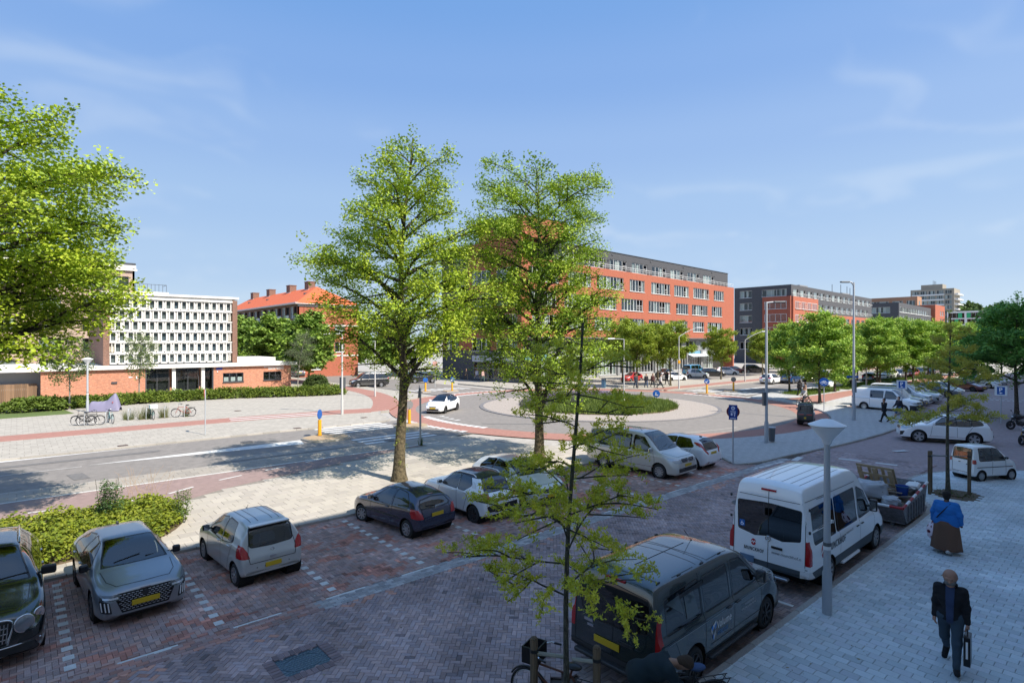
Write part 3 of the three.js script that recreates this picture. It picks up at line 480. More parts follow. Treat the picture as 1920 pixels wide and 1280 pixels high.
// ---- white block with green panels, high-rise
{
  const green = mat(.03,.36,.14,.6),wins = []; for (const y of [2.4,7,11.6,16.2,19.9]) for (const x of [.9,9.8]) wins.push([x,x + 7.8,y,y + 3.1,4,{ noCurtain: true }]);
  simpleBlock('apartment_building','white flat-roofed block with green balcony panels left of the far trees',[420,65],[[0,0],[12,.4],[12,18.5],[0,18.5]],24,M.whiteWall,{ 3: { wins,extra: (g) => { for (const [x,y] of [[6.6,19.9],[10.6,19.9],[5,16.2],[15.6,16.2],[8.2,11.6]]) mesh('panel',bx(1.9,3,.1,x,y + 1.5,.07),green,g); } },1: {} });
  const hw = []; for (let k = 0; k < 11; k++) for (let i = 0; i < 5; i++) hw.push([1.2 + i * 5.3,5.4 + i * 5.3,4 + k * 3.9,6.7 + k * 3.9,3]);
  const slabT = surf([.3,.27,.22],.1,.1,5,0,.85),t = simpleBlock('tower_block','tall grey and white tower block with banded balconies on the skyline',[540,102.5],[[0,0],[24,.8],[24,28],[0,28]],47,slabT,{ 3: { wins: hw,opts: { sill: false },extra: (g,L) => { for (let k = 0; k < 11; k++) mesh('balcony',bx(L - 7,.9,.9,L / 2 - 2.5,3.4 + k * 3.9,.46),frameWhite,g); } },0: { extra: (g,L) => { for (let k = 0; k < 11; k++) mesh('balcony',bx(L * .9,1.1,2.4,L / 2,3.6 + k * 3.9,1.2),frameWhite,g); } } });
  mesh('roof_house',bx(12,4,14,10,48.9,-15),slabT,t); mesh('antenna',mg([4,8,12].map(x => rod([x,50,-14],[x,54,-14],.15))),frameDark,t);
}
// ---- school: low brick wing under a white flat roof, grid-fronted hall above
{
  const b = thing('school_building','white grid-fronted hall over a low red brick wing with a white flat roof','building',[1.8,0,73]);
  sideBake(b,[0,0],[24.6,0],(f,L) => {
    const wins = [[16.6,18.9,1.25,2.35],[21.2,23.4,1.3,2.35]],gx = [[8.9,11.3],[11.95,14.25],[14.8,15.9]];
    wallWith(8.8,3.1,[],.3,M.schoolBrick,f,'wall',0,0,0);
    wallWith(L - 15.6,3.1,wins,.3,M.schoolBrick,f,'wall',15.6,0,0);
    wins.forEach(([a,c,y0,y1],i) => { windowUnit(f,a,c,y0,y1,0,{ n: 3,frame: frameDark,recess: .1,noCurtain: true }); if (!i) for (let k = 0; k < 3; k++) mesh('poster',bx(.5,.5,.01,a + .4 + k * .76,y0 + .35,-.16),frameWhite,f); });
    for (const [a,c] of [[8.8,11.2],[11.9,14.2],[14.8,15.6]]) windowUnit(f,a,c,.06,3.05,-.5,{ n: Math.max(1,Math.round((c - a) / 1.15)),frame: frameDark,sill: false,noCurtain: true });
    mesh('column',bx(.34,3.08,.34,11.55,1.54,-.2),M.whiteWall,f); mesh('column',bx(.34,3.08,.34,14.5,1.54,-.2),M.whiteWall,f);
    mesh('jamb',bx(.12,3.08,.5,8.86,1.54,-.26),frameDark,f); mesh('jamb',bx(.12,3.08,.5,15.54,1.54,-.26),frameDark,f);
    mesh('lamp',mg([bx(.12,.3,.12,8.0,2.2,.07),bx(.09,.14,.09,16.0,2.55,.06)]),frameWhite,f); mesh('letterbox',bx(.5,.2,.08,6.0,1.72,.05),frameDark,f);
    mesh('number_sign',bx(.34,.12,.03,7.45,2.25,.02),frameWhite,f);
    mesh('name_plate',bx(.68,.26,.03,16.2,2.88,.02),mat(.03,.06,.3,.5),f);
    const rl = rngOf(3),let1 = [],let2 = []; for (let i = 0; i < 19; i++) let1.push(bx(.06 + rl() * .05,.13,.03,21.35 + i * .125,2.93,.02)); for (let i = 0; i < 15; i++) if (i !== 7) let2.push(bx(.06 + rl() * .05,.13,.03,21.85 + i * .125,2.7,.02)); mesh('lettering',mg(let1),frameWhite,f); mesh('lettering',mg(let2),frameWhite,f);
    mesh('roof_edge',bx(L + 1.3,.4,.5,L / 2,3.32,.1),M.whiteWall,f);
  });
  mesh('canopy_roof',slab([[-6.5,.1],[25,.1],[25,14],[-6.5,14]],3.1,3.48),M.whiteWall,b);
  mesh('wing',slab([[.2,1.75],[24.4,1.75],[24.4,13.8],[.2,13.8]],0,3.09),M.schoolBrick,b);
  mesh('end_wall',slab([[24.3,0.02],[24.6,.02],[24.6,13.9],[24.3,13.9]],0,3.09),M.schoolBrick,b);
  mesh('passage_screen',slab([[-6,1.6],[0,1.6],[0,1.75],[-6,1.75]],0,3.0),frameGrey,b);
  mesh('roof_step',slab([[18.2,7],[25,7],[25,14],[18.2,14]],3.49,3.95),M.whiteWall,b);
  // hall
  const hu0 = 5.75,hu1 = 18.1,v0 = 2.0;
  mesh('hall',slab([[hu0,v0 + .9],[hu1,v0 + .9],[hu1,v0 + 16],[hu0,v0 + 16]],3.5,11.0),M.brownBrick,b);
  mesh('hall_pier',slab([[hu0 - .55,v0 - .35],[hu0,v0 - .35],[hu0,v0 + 16],[hu0 - .55,v0 + 16]],3.5,11.1),M.brownBrick,b);
  mesh('hall_pier',slab([[hu1,v0 - .35],[hu1 + .55,v0 - .35],[hu1 + .55,v0 + 16],[hu1,v0 + 16]],3.5,11.1),M.brownBrick,b);
  mesh('hall_roof',slab([[hu0 - .7,v0 - .5],[hu1 + .7,v0 - .5],[hu1 + .7,v0 + 16.2],[hu0 - .7,v0 + 16.2]],11.25,11.5),M.whiteWall,b);
  mesh('hall_eave',(() => { const s = new THREE.Shape([[0,0],[.12,.42],[.9,.42],[.9,-.15]].map(p => new THREE.Vector2(...p))); const g = new THREE.ExtrudeGeometry(s,{ depth: hu1 - hu0,bevelEnabled: false }); g.rotateY(Math.PI / 2); g.rotateY(0); g.scale(1,1,1); const q = g.clone(); q.translate(hu0,10.83,-(v0 - .35)); return q; })(),M.whiteWall,b);
  mesh('hall_sill',slab([[hu0,v0 - .2],[hu1,v0 - .2],[hu1,v0 + .6],[hu0,v0 + .6]],3.49,3.62),frameDark,b);
  const nC = 15,W = (hu1 - hu0) / (nC + .5),Hh = (10.95 - 3.62) / 6,fg = (() => { const t = .13,d = .55,w = W * .76,s = new THREE.Shape([[-w / 2,0],[w / 2,0],[w / 2,Hh - .14],[-w / 2,Hh - .14]].map(p => new THREE.Vector2(...p))); s.holes.push(new THREE.Path([[-w / 2 + .075,.1],[-w / 2 + .075,Hh - .24],[w / 2 - .075,Hh - .24],[w / 2 - .075,.1]].map(p => new THREE.Vector2(...p)))); const g = new THREE.ExtrudeGeometry(s,{ depth: .5,bevelEnabled: true,bevelSize: .015,bevelThickness: .015,bevelSegments: 1 }); g.translate(0,0,-.25); return g; })();
  const pg = bx(W * .76 - .15,Hh - .34,.02,0,(Hh - .14) / 2,-.1),sideg = bx(W * .24 - .02,Hh - .16,.05,0,Hh / 2,-.12),sideg2 = bx(W * .1,Hh - .14,.36,0,Hh / 2,0),creamy = mat(.5,.47,.38,.8),rg = rngOf(66);
  for (let r = 0; r < 6; r++) {
    const y = 3.64 + r * Hh; mesh('grid_ledge',bx(hu1 - hu0,.13,.7,(hu0 + hu1) / 2,y + Hh - .085,-(v0 + .1)),M.whiteWall,b);
    for (let c = 0; c < nC + (r % 2 ? 0 : 1); c++) { const x = hu0 + W * (c + (r % 2 ? 1 : .45)); if (x + W * .36 > hu1) { const e = mesh('infill',bx(W * .55,Hh - .16,.1,hu1 - W * .28,y + Hh / 2,-(v0 + .16)),creamy,b); mesh('fin',bx(.07,Hh - .15,.4,hu1 - W * .3,y + Hh / 2,-(v0 + .05)),M.whiteWall,b); continue; } if (c === 0 && r % 2) { const e = mesh('infill',bx(W * .6,Hh - .16,.1,hu0 + W * .3,y + Hh / 2,-(v0 + .16)),creamy,b); mesh('fin',bx(.07,Hh - .15,.4,hu0 + W * .3,y + Hh / 2,-(v0 + .05)),M.whiteWall,b); } const f = mesh('precast_frame',fg,M.whiteWall,b); f.position.set(x,y,-(v0 + .1)); f.userData = {}; const p = mesh('pane',pg,rg() < .8 ? glassMid : glassBlue,f); if (rg() < .22) mesh('paper',bx(W * .3,.3,.02,.0,.4 + rg() * .3,-.125),frameWhite,f); const s = mesh('infill',sideg,creamy,b); s.position.set(x + W * .5,y,-(v0 + .1)); const s2 = mesh('fin',sideg2,M.whiteWall,b); s2.position.set(x + W * .5,y,-(v0 + .1)); }
  }
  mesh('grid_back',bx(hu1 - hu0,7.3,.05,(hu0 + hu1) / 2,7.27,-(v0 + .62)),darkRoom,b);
}
// wooden fence left of the school: boards one by one
{
  const g = thing('board_fence','brown vertical board fence left of the low brick wing','fence',[-8,0,74]); const R = rngOf(8),geo = bx(.14,1.9,.03,0,.95,0),ms = [.8,1,1.2].map(k => mat(.2 * k,.125 * k,.075 * k,.85));
  for (let i = 0; i < 62; i++) { const m = mesh('board',geo,ms[R() * 3 | 0],g); m.position.set(i * .155,(R() - .5) * .04,(i % 2) * .02); } mesh('rail',mg([bx(9.6,.08,.05,4.8,.4,-.05),bx(9.6,.08,.05,4.8,1.5,-.05)]),ms[0],g);
}
// ---- pinkish apartment block behind the school
{
  const h = 18,L0 = 40,w = []; for (const y of [1.5,4.7,7.9,11.1,14.4]) for (let x = 2; x < 38; x += 5.2) w.push([x,x + 2.6,y,y + 1.9,2]); w.push([36.6,39.2,14.4,16.6,2]);
  const b = simpleBlock('apartment_building','pinkish brown apartment block with white roof edge behind the left tree',[-25.5,110],[[0,0],[40,0],[40,12],[0,12]],h,M.pinkBrick,{ 0: { wins: w.filter(q => q[1] < 36 || q[0] > 36),opts: { frame: frameDark },extra: (g,L) => mesh('roof_edge',mg([bx(L + .6,.3,.6,L / 2,h - .3,.1),bx(L + .4,.5,.3,L / 2,h + .2,-.2)]),M.whiteWall,g) },1: {} });
  mesh('roof_cap',bx(40.4,.5,12,20,h + .62,-6.3),frameDark,b);
  mesh('balcony',mg([bx(5,.35,3,42.4,14.2,-2),bx(5,.18,3.2,42.4,13.2,-2)]),M.whiteWall,b); mesh('balcony_rail',mg([bx(4.6,.06,.06,42.3,15.6,-.6),bx(.06,.06,2.8,44.6,15.6,-2),...Array.from({ length: 9 },(_,i) => bx(.05,1.2,.05,40.2 + i * .55,15,-.6))]),frameDark,b);
  mesh('stair_core',bx(3.2,15,4,42,6.6,-2.2),M.pinkBrick,b);
}
// ---- orange-roofed apartment block up the cross street
{
  const b = thing('apartment_building','brick apartment block with bright orange tiled hip roof and chimneys','building',[35.8,0,96]);
  const D = 44,Wd = 11,eave = 12.6;
  mesh('core',slab([[.35,.35],[Wd - .3,.35],[Wd - .3,D],[.35,D]],0,eave - .1),darkRoom,b);
  sideBake(b,[0,0],[Wd,0],(f,L) => { const wins = [[2.4,4.2,1.2,3],[6.6,8.4,4.2,6],[6.6,8.4,7.4,9.2]]; wallWith(L,eave,wins,.3,M.redBrick,f); wins.forEach(w => windowUnit(f,...w,0,{ n: 2 })); mesh('string_course',mg([bx(L,.2,.1,L / 2,8.9,.05),bx(L,.2,.1,L / 2,12.2,.05),bx(L,.2,.1,L / 2,3.6,.05)]),M.whiteWall,f); });
  sideBake(b,[0,D],[0,0],(f,L) => {
    const wins = [],bal = []; for (let k = 0; k < 4; k++) for (let i = 0; i < 11; i++) { const x = 1 + i * 3.95; wins.push([x,x + 1.5,.9 + k * 3.05,2.9 + k * 3.05,2]); bal.push([x + 1.7,x + 3.5,.5 + k * 3.05]); }
    const holes = [...wins.map(w => w.slice(0,4)),...bal.map(([a,c,y]) => [a,c,y,y + 2.4])]; wallWith(L,eave,holes,.3,M.brownBrick,f); wins.forEach(([a,c,y0,y1,n]) => windowUnit(f,a,c,y0,y1,0,{ n,sill: false }));
    bal.forEach(([a,c,y],i) => { mesh('balcony_front',bx(c - a + .1,1.0,.08,(a + c) / 2,y + .5,.05),i % 3 === 1 ? M.greyPanel : M.whiteWall,f); mesh('balcony_back',bx(c - a,2.4,.06,(a + c) / 2,y + 1.2,-1.1),i % 2 ? M.redBrick2 : frameDark,f); });
    mesh('gutter',bx(L + .6,.22,.5,L / 2,eave + .05,.2),frameWhite,f);
  });
  const tileT = texture(256,256,(i,j) => { const x = (i / 256 * 8) % 1,y = (j / 256 * 8) % 1,e = (y < .12 ? .7 : 1) * (x < .1 ? .8 : 1),n = 1 + grainA[j * 2 * 512 + i * 2] * .35; return [.56 * e * n,.125 * e * n,.045 * e * n]; },true,.4),tm = new THREE.MeshStandardMaterial({ map: tileT,roughness: .8 });
  const ov = .5,rid = 16.1,roof = (() => { const A = [-ov,eave,ov],Bq = [Wd + ov,eave,ov],C = [Wd + ov,eave,-D],Dd = [-ov,eave,-D],E = [Wd / 2,rid,-5.2],F = [Wd / 2,rid,-D]; const pos = [],uv = []; const tri = (...P) => { for (const p of P) { pos.push(...p); uv.push(p[2] + p[0] * .01,p[1] * 1.3 + p[0] * .02); } }; const tri2 = (...P) => { for (const p of P) { pos.push(...p); uv.push(p[0],p[1] * 1.3); } }; tri(A,E,Dd); tri(Dd,E,F); tri(Bq,C,E); tri(C,F,E); tri2(A,Bq,E); const g = new THREE.BufferGeometry(); g.setAttribute('position',new THREE.Float32BufferAttribute(pos,3)); g.setAttribute('uv',new THREE.Float32BufferAttribute(uv,2)); g.computeVertexNormals(); return g; })();
  mesh('roof',roof,tm,b); mesh('soffit',slab([[-ov,-ov],[Wd + ov,-ov],[Wd + ov,D],[-ov,D]],eave - .12,eave - .02),frameWhite,b);
  for (const v of [8.5,18,30,41]) { mesh('chimney',mg([bx(1.3,1.9,1.9,Wd / 2,rid + .1,-v),bx(1.45,.14,2.05,Wd / 2,rid + 1.1,-v)]),M.brownBrick,b); mesh('flashing',bx(1.34,.4,2.0,Wd / 2,rid - .5,-v),frameWhite,b); }
  for (const v of [4,12.5,15.5,24,26.5,36]) mesh('roof_vent',bx(.5,.9,.5,2.9 + (v % 2),rid - 1.8,-v),frameDark,b);
}
// ---- our own apartment building behind the camera: it throws the shade over the street
{
  const b = thing('apartment_building','long brick apartment building behind the viewpoint whose shade covers the near street','building',[-60,0,-.6]);
  mesh('wall',slab([[0,-12],[218,-12],[218,0],[95,0],[0,0]],0,20.65),surf([.6,.57,.52],.1,.08,4,.1,.85),b);
  mesh('roof_edge',slab([[-.2,-12.2],[218.2,-12.2],[218.2,.25],[-.2,.25]],20.65,21.05),M.whiteWall,b);
  const wf = [],wp = []; for (let k = 0; k < 6; k++) for (let i = 0; i < 40; i++) { const x = 4 + i * 4.2; if (Math.abs(x - 60) < 3.2) continue; wf.push(bx(2.2,1.9,.1,x,2 + k * 3.05,.0)); wp.push(bx(2,1.7,.06,x,2 + k * 3.05,.045)); }
  mesh('window_frames',mg(wf),frameWhite,b).userData.kind = 'stuff'; mesh('window_panes',mg(wp),glassMid,b).userData.kind = 'stuff';
}
// ---------------------------------------------------------------- trees and plants
const barkT = texture(256,256,(i,j) => { const n = fbm3(Math.cos(i / 256 * 6.283) * 1.6,Math.sin(i / 256 * 6.283) * 1.6,j / 40,4),f = Math.abs(n2(i / 9,j / 45)); const k = .75 + n * .7 - (f < .18 ? .25 : 0); return [k,k,k]; },true);
const bark = (r,g,b) => new THREE.MeshStandardMaterial({ color: rgb(r,g,b),map: barkT,bumpMap: barkT,bumpScale: .03,roughness: .95 });
M.barkLime = bark(.13,.105,.08); M.barkDark = bark(.075,.065,.052); M.barkPale = bark(.42,.39,.34); M.barkYoung = bark(.17,.165,.12); M.barkMossy = bark(.16,.13,.075);
function limbGeo(P,r0,r1,sides = 7,pow = 1) {   // tapered tube through points
  const c = new THREE.CatmullRomCurve3(P,false,'centripetal'),n = Math.max(4,P.length * 3),pts = c.getPoints(n),F = c.computeFrenetFrames(n,false),pos = [],nor = [],uv = [],idx = [];
  let len = 0;
  for (let i = 0; i <= n; i++) { if (i) len += pts[i].distanceTo(pts[i - 1]); const r = lerp(r0,r1,Math.pow(i / n,pow)); for (let k = 0; k <= sides; k++) { const a = k / sides * Math.PI * 2,x = F.normals[i].clone().multiplyScalar(Math.cos(a)).addScaledVector(F.binormals[i],Math.sin(a)); nor.push(x.x,x.y,x.z); pos.push(pts[i].x + x.x * r,pts[i].y + x.y * r,pts[i].z + x.z * r); uv.push(k / sides,len / 1.2); } }
  for (let i = 0; i < n; i++) for (let k = 0; k < sides; k++) { const a = i * (sides + 1) + k,b = a + sides + 1; idx.push(a,a + 1,b,b,a + 1,b + 1); }
  const g = new THREE.BufferGeometry(); g.setAttribute('position',new THREE.Float32BufferAttribute(pos,3)); g.setAttribute('normal',new THREE.Float32BufferAttribute(nor,3)); g.setAttribute('uv',new THREE.Float32BufferAttribute(uv,2)); g.setIndex(idx); return g;
}
// a sprig: several small leaves, each folded along its midrib
function sprigGeo(n,spread,leaf,width,seed,flat = .5) {
  const R = rngOf(seed),pos = [];
  for (let i = 0; i < n; i++) {
    const a = R() * 6.283,d = spread * Math.sqrt(R()),c = new THREE.Vector3(Math.cos(a) * d,(R() - .5) * spread * flat * 2,Math.sin(a) * d),l = leaf * (.7 + R() * .6),w = l * width;
    const e = new THREE.Euler((R() - .5) * 1.7,R() * 6.283,(R() - .5) * 1.7),q = new THREE.Quaternion().setFromEuler(e),p = (x,y,z) => new THREE.Vector3(x,y,z).applyQuaternion(q).add(c).toArray();
    const A = p(-l / 2,0,0),Bq = p(l * .5,-.12 * l,0),C = p(-.05 * l,.1 * l,w / 2),D = p(-.05 * l,.1 * l,-w / 2); pos.push(...A,...C,...Bq,...A,...Bq,...D);
  }
  const g = new THREE.BufferGeometry(); g.setAttribute('position',new THREE.Float32BufferAttribute(pos,3)); g.setAttribute('uv',new THREE.Float32BufferAttribute(new Float32Array(pos.length / 3 * 2),2)); g.computeVertexNormals(); return g;
}
function frondGeo(n,len,leaf,seed) {   // tuft of young pinnate leaves of a honey locust: slender stalks with small leaflets turned every way
  const R = rngOf(seed),pos = [];
  for (let k = 0; k < n; k++) {
    const dir = new THREE.Vector3(R() - .5,.15 + R() * .5,R() - .5).normalize(),bend = new THREE.Vector3(R() - .5,-.5,R() - .5).multiplyScalar(len * .5);
    for (let i = 0; i < 11; i++) { const q = .15 + i * .085,c = dir.clone().multiplyScalar(len * q).addScaledVector(bend,q * q),a = new THREE.Vector3(R() - .5,R() - .5,R() - .5).normalize().multiplyScalar(leaf),w = new THREE.Vector3(R() - .5,R() - .5,R() - .5).cross(a).normalize().multiplyScalar(leaf * .2); const m = c.clone().addScaledVector(a,.5),e = c.clone().add(a); pos.push(...c.toArray(),...m.clone().add(w).toArray(),...e.toArray(),...c.toArray(),...e.toArray(),...m.clone().sub(w).toArray()); }
  }
  const g = new THREE.BufferGeometry(); g.setAttribute('position',new THREE.Float32BufferAttribute(pos,3)); g.setAttribute('uv',new THREE.Float32BufferAttribute(new Float32Array(pos.length / 3 * 2),2)); g.computeVertexNormals(); return g;
}
const leafMat = new THREE.MeshPhysicalMaterial({ color: 0xffffff,roughness: .62,transmission: .38,thickness: 0,side: THREE.DoubleSide,specularIntensity: .5 }); leafMat.name = 'leaf';
function foliage(parent,name,geo,items,tones,seed) {   // items: [Vector3, scale, shade]
  const R = rngOf(seed),im = new THREE.InstancedMesh(geo,leafMat,items.length),o = new THREE.Object3D(); im.name = name; im.userData.kind = 'stuff';
  items.forEach(([p,s,k = 1],i) => { o.position.copy(p); o.rotation.set((R() - .5) * .9,R() * 6.283,(R() - .5) * .9); o.scale.setScalar(s * (.75 + R() * .5)); o.updateMatrix(); im.setMatrixAt(i,o.matrix); const a = tones[R() * tones.length | 0],f = (.8 + R() * .4) * k; im.setColorAt(i,rgb(a[0] * f,a[1] * f,a[2] * f)); });
  im.castShadow = im.receiveShadow = true; parent.add(im); return im;
}
// profile: [[height, radius], ...] gives the crown's outline
function tree(name,label,base,group,S) {
  const t = thing(name,label,'tree',base,0,group),R = rngOf(S.seed),prof = (h) => { const p = S.profile; if (h <= p[0][0] || h >= p[p.length - 1][0]) return 0; let i = 0; while (h > p[i + 1][0]) i++; return lerp(p[i][1],p[i + 1][1],sstep(0,1,(h - p[i][0]) / (p[i + 1][0] - p[i][0]))); };
  const top = S.profile[S.profile.length - 1][0],bot = S.profile[0][0],lean = S.lean || [0,0],ax = (h) => new THREE.Vector3(lean[0] * Math.pow(h / top,1.5) + Math.sin(h * .55 + S.seed) * S.wob * Math.min(1,h / 4),h,lean[1] * Math.pow(h / top,1.5) + Math.cos(h * .47 + S.seed * 2) * S.wob * Math.min(1,h / 4));
  const r0 = S.r,tr = (h) => r0 * Math.pow(Math.max(.02,1 - h / (top * 1.02)),.8) + .012;
  const TP = [],nT = Math.ceil(top / .8); for (let i = 0; i <= nT; i++) TP.push(ax(top * .96 * i / nT)); 
  const trunk = (() => { const g = limbGeo(TP,r0,.02,S.sides || 12,.75); const p = g.attributes.position,m = (S.sides || 12) + 1; for (let i = 0; i < p.count; i++) { const y = p.getY(i),f = 1 + .45 * Math.exp(-y / .35) ,c = ax(Math.max(0,y)); p.setX(i,c.x + (p.getX(i) - c.x) * f); p.setZ(i,c.z + (p.getZ(i) - c.z) * f); } return g; })();
  mesh('trunk',trunk,S.bark,t);
  const items = [],limbs = [];
  const spray = (P,from,dens,sc) => { const c = new THREE.CatmullRomCurve3(P,false,'centripetal'),L = c.getLength(),n = Math.round(L * dens * (1 - from)); for (let i = 0; i < n; i++) { const k = from + (1 - from) * Math.pow(R(),.8),p = c.getPoint(Math.min(1,k)),q = S.clump * (.35 + .65 * k); const v = new THREE.Vector3((R() + R() - 1) * q,(R() + R() - 1) * q * .85 + S.lift,(R() + R() - 1) * q); items.push([p.add(v),sc,1]); } items.push([P[P.length - 1].clone(),sc,1]); if (S.loose) items.push([c.getPoint(.86).add(new THREE.Vector3(0,.04,0)),sc * .9,1]); };
  const nL = S.limbs,jit = S.loose ? .42 : .18; let az = R() * 6;
  for (let i = 0; i < nL; i++) {
    const f = (i + .5 * R()) / nL,h0 = lerp(bot + S.start,top * .9,Math.pow(f,S.dist || .9)); az += 2.4 + (R() - .5) * .7;
    let reach = prof(Math.min(top * .985,h0 + S.rise * (1 - f) * .7)) * (.72 + R() * .36); if (S.azGain) reach *= S.azGain(az,h0); if (reach < .25) reach = .25;
    const rise = S.rise * (1 - f * .55) * (S.loose ? -.3 + R() * 2.2 : .6 + R() * .6) * Math.min(1,reach / 2.2 + .3),a0 = ax(h0),d = new THREE.Vector3(Math.cos(az),0,Math.sin(az)),pt = (k,y) => a0.clone().addScaledVector(d,reach * k).add(new THREE.Vector3((R() - .5) * jit * reach * k,y + (R() - .5) * (jit - .18) * reach,(R() - .5) * jit * reach * k));
    const droop = S.droop || 0,P = [a0,pt(.3,rise * .42),pt(.65,rise * .8),pt(1,rise - droop * reach * .3)],rr = Math.min(tr(h0) * .55,.035 + reach * .022) * (S.thin || 1); const parts = [limbGeo(P,rr,.012,6)];
    spray(P,.22,S.density,1);
    const c = new THREE.CatmullRomCurve3(P,false,'centripetal'),nb = Math.max(2,Math.round(reach * S.sub));
    for (let j = 0; j < nb; j++) {
      const k = .2 + .75 * (j + R() * .8) / nb,p = c.getPoint(k),s = j % 2 ? 1 : -1,an = az + s * (.55 + R() * .6),l = reach * (1.05 - k) * (.45 + R() * .35) + .35,e = new THREE.Vector3(Math.cos(an),0,Math.sin(an)),up = (R() - .32) * l * .7;
      const Q = [p,p.clone().addScaledVector(e,l * .5).add(new THREE.Vector3(0,up * .6,0)),p.clone().addScaledVector(e,l).add(new THREE.Vector3((R() - .5) * .2,up - droop * l * .35,(R() - .5) * .2))]; parts.push(limbGeo(Q,rr * .45 * (1.1 - k) + .01,.006,5)); spray(Q,.15,S.density * 1.15,1);
    }
    limbs.push(mg(parts));
  }
  if (S.single) mesh('branches',mg(limbs),S.bark,t); else for (const g of limbs) mesh('limb',g,S.barkLimb || S.bark,t);
  // thin growth round the leader, and shoots on the bole
  for (let h = bot + S.start * .6; h < top; h += .35 / S.leader) { const rd = Math.min(prof(h),S.clump * 1.3) * .8; items.push([ax(h).add(new THREE.Vector3((R() + R() - 1) * rd,0,(R() + R() - 1) * rd)),.9,1]); }
  for (let i = 0; i < (S.shoots || 0); i++) { const h = .5 + R() * (bot + S.start),a = R() * 6.283; items.push([ax(h).add(new THREE.Vector3(Math.cos(a) * (tr(h) + .06),0,Math.sin(a) * (tr(h) + .06))),.4,1]); }
  foliage(t,'crown',S.geo,items,S.tones,S.seed + 1); t.userData.n = undefined; delete t.userData.n; return t;
}
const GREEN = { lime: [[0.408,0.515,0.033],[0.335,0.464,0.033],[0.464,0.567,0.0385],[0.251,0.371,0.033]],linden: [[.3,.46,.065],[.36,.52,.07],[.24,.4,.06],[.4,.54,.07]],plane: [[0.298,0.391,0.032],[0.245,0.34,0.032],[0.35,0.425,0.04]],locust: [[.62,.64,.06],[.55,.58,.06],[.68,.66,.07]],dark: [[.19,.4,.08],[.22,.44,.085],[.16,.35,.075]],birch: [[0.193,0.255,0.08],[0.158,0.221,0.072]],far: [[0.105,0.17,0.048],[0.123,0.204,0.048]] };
const sprigBig = sprigGeo(13,.27,.112,.85,41,.7),sprigMid = sprigGeo(11,.36,.19,.85,42,.7),sprigFar = sprigGeo(7,.55,.5,.85,43,.6),frond = frondGeo(5,.16,.05,44),sprigBirch = sprigGeo(9,.3,.13,.7,45,.8);
const bigSpec = { r: .27,wob: .1,bark: M.barkMossy,barkLimb: M.barkDark,limbs: 40,start: .7,rise: 2.4,sub: 2.2,density: 7.2,clump: .56,lift: .04,leader: 1.5,shoots: 26,geo: sprigBig,tones: GREEN.lime,droop: .12,dist: .95 };
tree('broadleaf_tree','tall fresh green tree behind the navy blue hatchback, left of the two centre trees',[12.43,.1,21.58],'street trees with yellow green spring leaves',{ ...bigSpec,seed: 301,profile: [[3.0,0],[4.0,2.0],[5.6,3.4],[7.6,4.3],[9.6,4.2],[11.4,3.1],[12.8,1.9],[14.1,.7],[15.5,.1]],lean: [.5,.1] });
tree('broadleaf_tree','fresh green tree left of the beige van, right of the two centre trees',[20,.1,20.73],'street trees with yellow green spring leaves',{ ...bigSpec,seed: 317,limbs: 48,rise: 3.1,clump: .66,density: 6.3,r: .27,profile: [[1.4,0],[2.0,2.5],[3.8,3.7],[7,4.1],[9.8,4.2],[12,3.7],[13.4,2.8],[14.6,1.4],[15.4,.3]],lean: [.35,-.45],tones: [[0.335,0.464,0.033],[0.288,0.422,0.033],[0.4,0.515,0.0385],[0.214,0.34,0.033]] });
tree('broadleaf_tree','large fresh green tree cut off by the left edge, leaning over the shrub bed',[-1.35,.1,22.2],'street trees with yellow green spring leaves',{ ...bigSpec,seed: 333,limbs: 36,r: .3,density: 9,profile: [[3.6,0],[4.4,2.2],[5.6,4.0],[7.6,4.9],[9.4,4.9],[10.6,4.0],[11.4,2.2],[12.6,1.6],[13.6,.4]],lean: [.8,-.4],tones: [[0.408,0.515,0.033],[0.353,0.474,0.033],[0.464,0.567,0.0385],[0.26,0.381,0.033]] });
// young honey locusts tied between stakes
const locust = { loose: 1,r: .052,wob: .09,bark: M.barkYoung,barkLimb: M.barkYoung,limbs: 20,start: .2,rise: .5,sub: 3.4,density: 7,clump: .17,lift: .03,leader: 1.2,geo: frond,tones: GREEN.locust,droop: .1,thin: .55,sides: 10,dist: 1.1 };
tree('young_tree','young honey locust with feathery yellow green leaves, standing before the dark van',[6.27,.05,5.87],null,{ ...locust,seed: 350,profile: [[1.95,0],[2.25,1.15],[2.9,1.5],[3.6,1.3],[4.4,.85],[5.4,.8],[6.1,.5],[6.6,.1]],lean: [.18,0] });
tree('young_tree','thin young street tree with sparse yellow leaves, staked beside the white microcar',[27.65,.1,5.44],null,{ ...locust,seed: 366,r: .075,geo: frondGeo(4,.26,.08,46),limbs: 15,density: 6,clump: .22,tones: [[.6,.55,.1],[.5,.5,.09]],profile: [[2.6,0],[2.9,1.5],[3.5,1.7],[4.3,1.2],[5.4,.7],[6.6,.35],[7.2,.08]] });
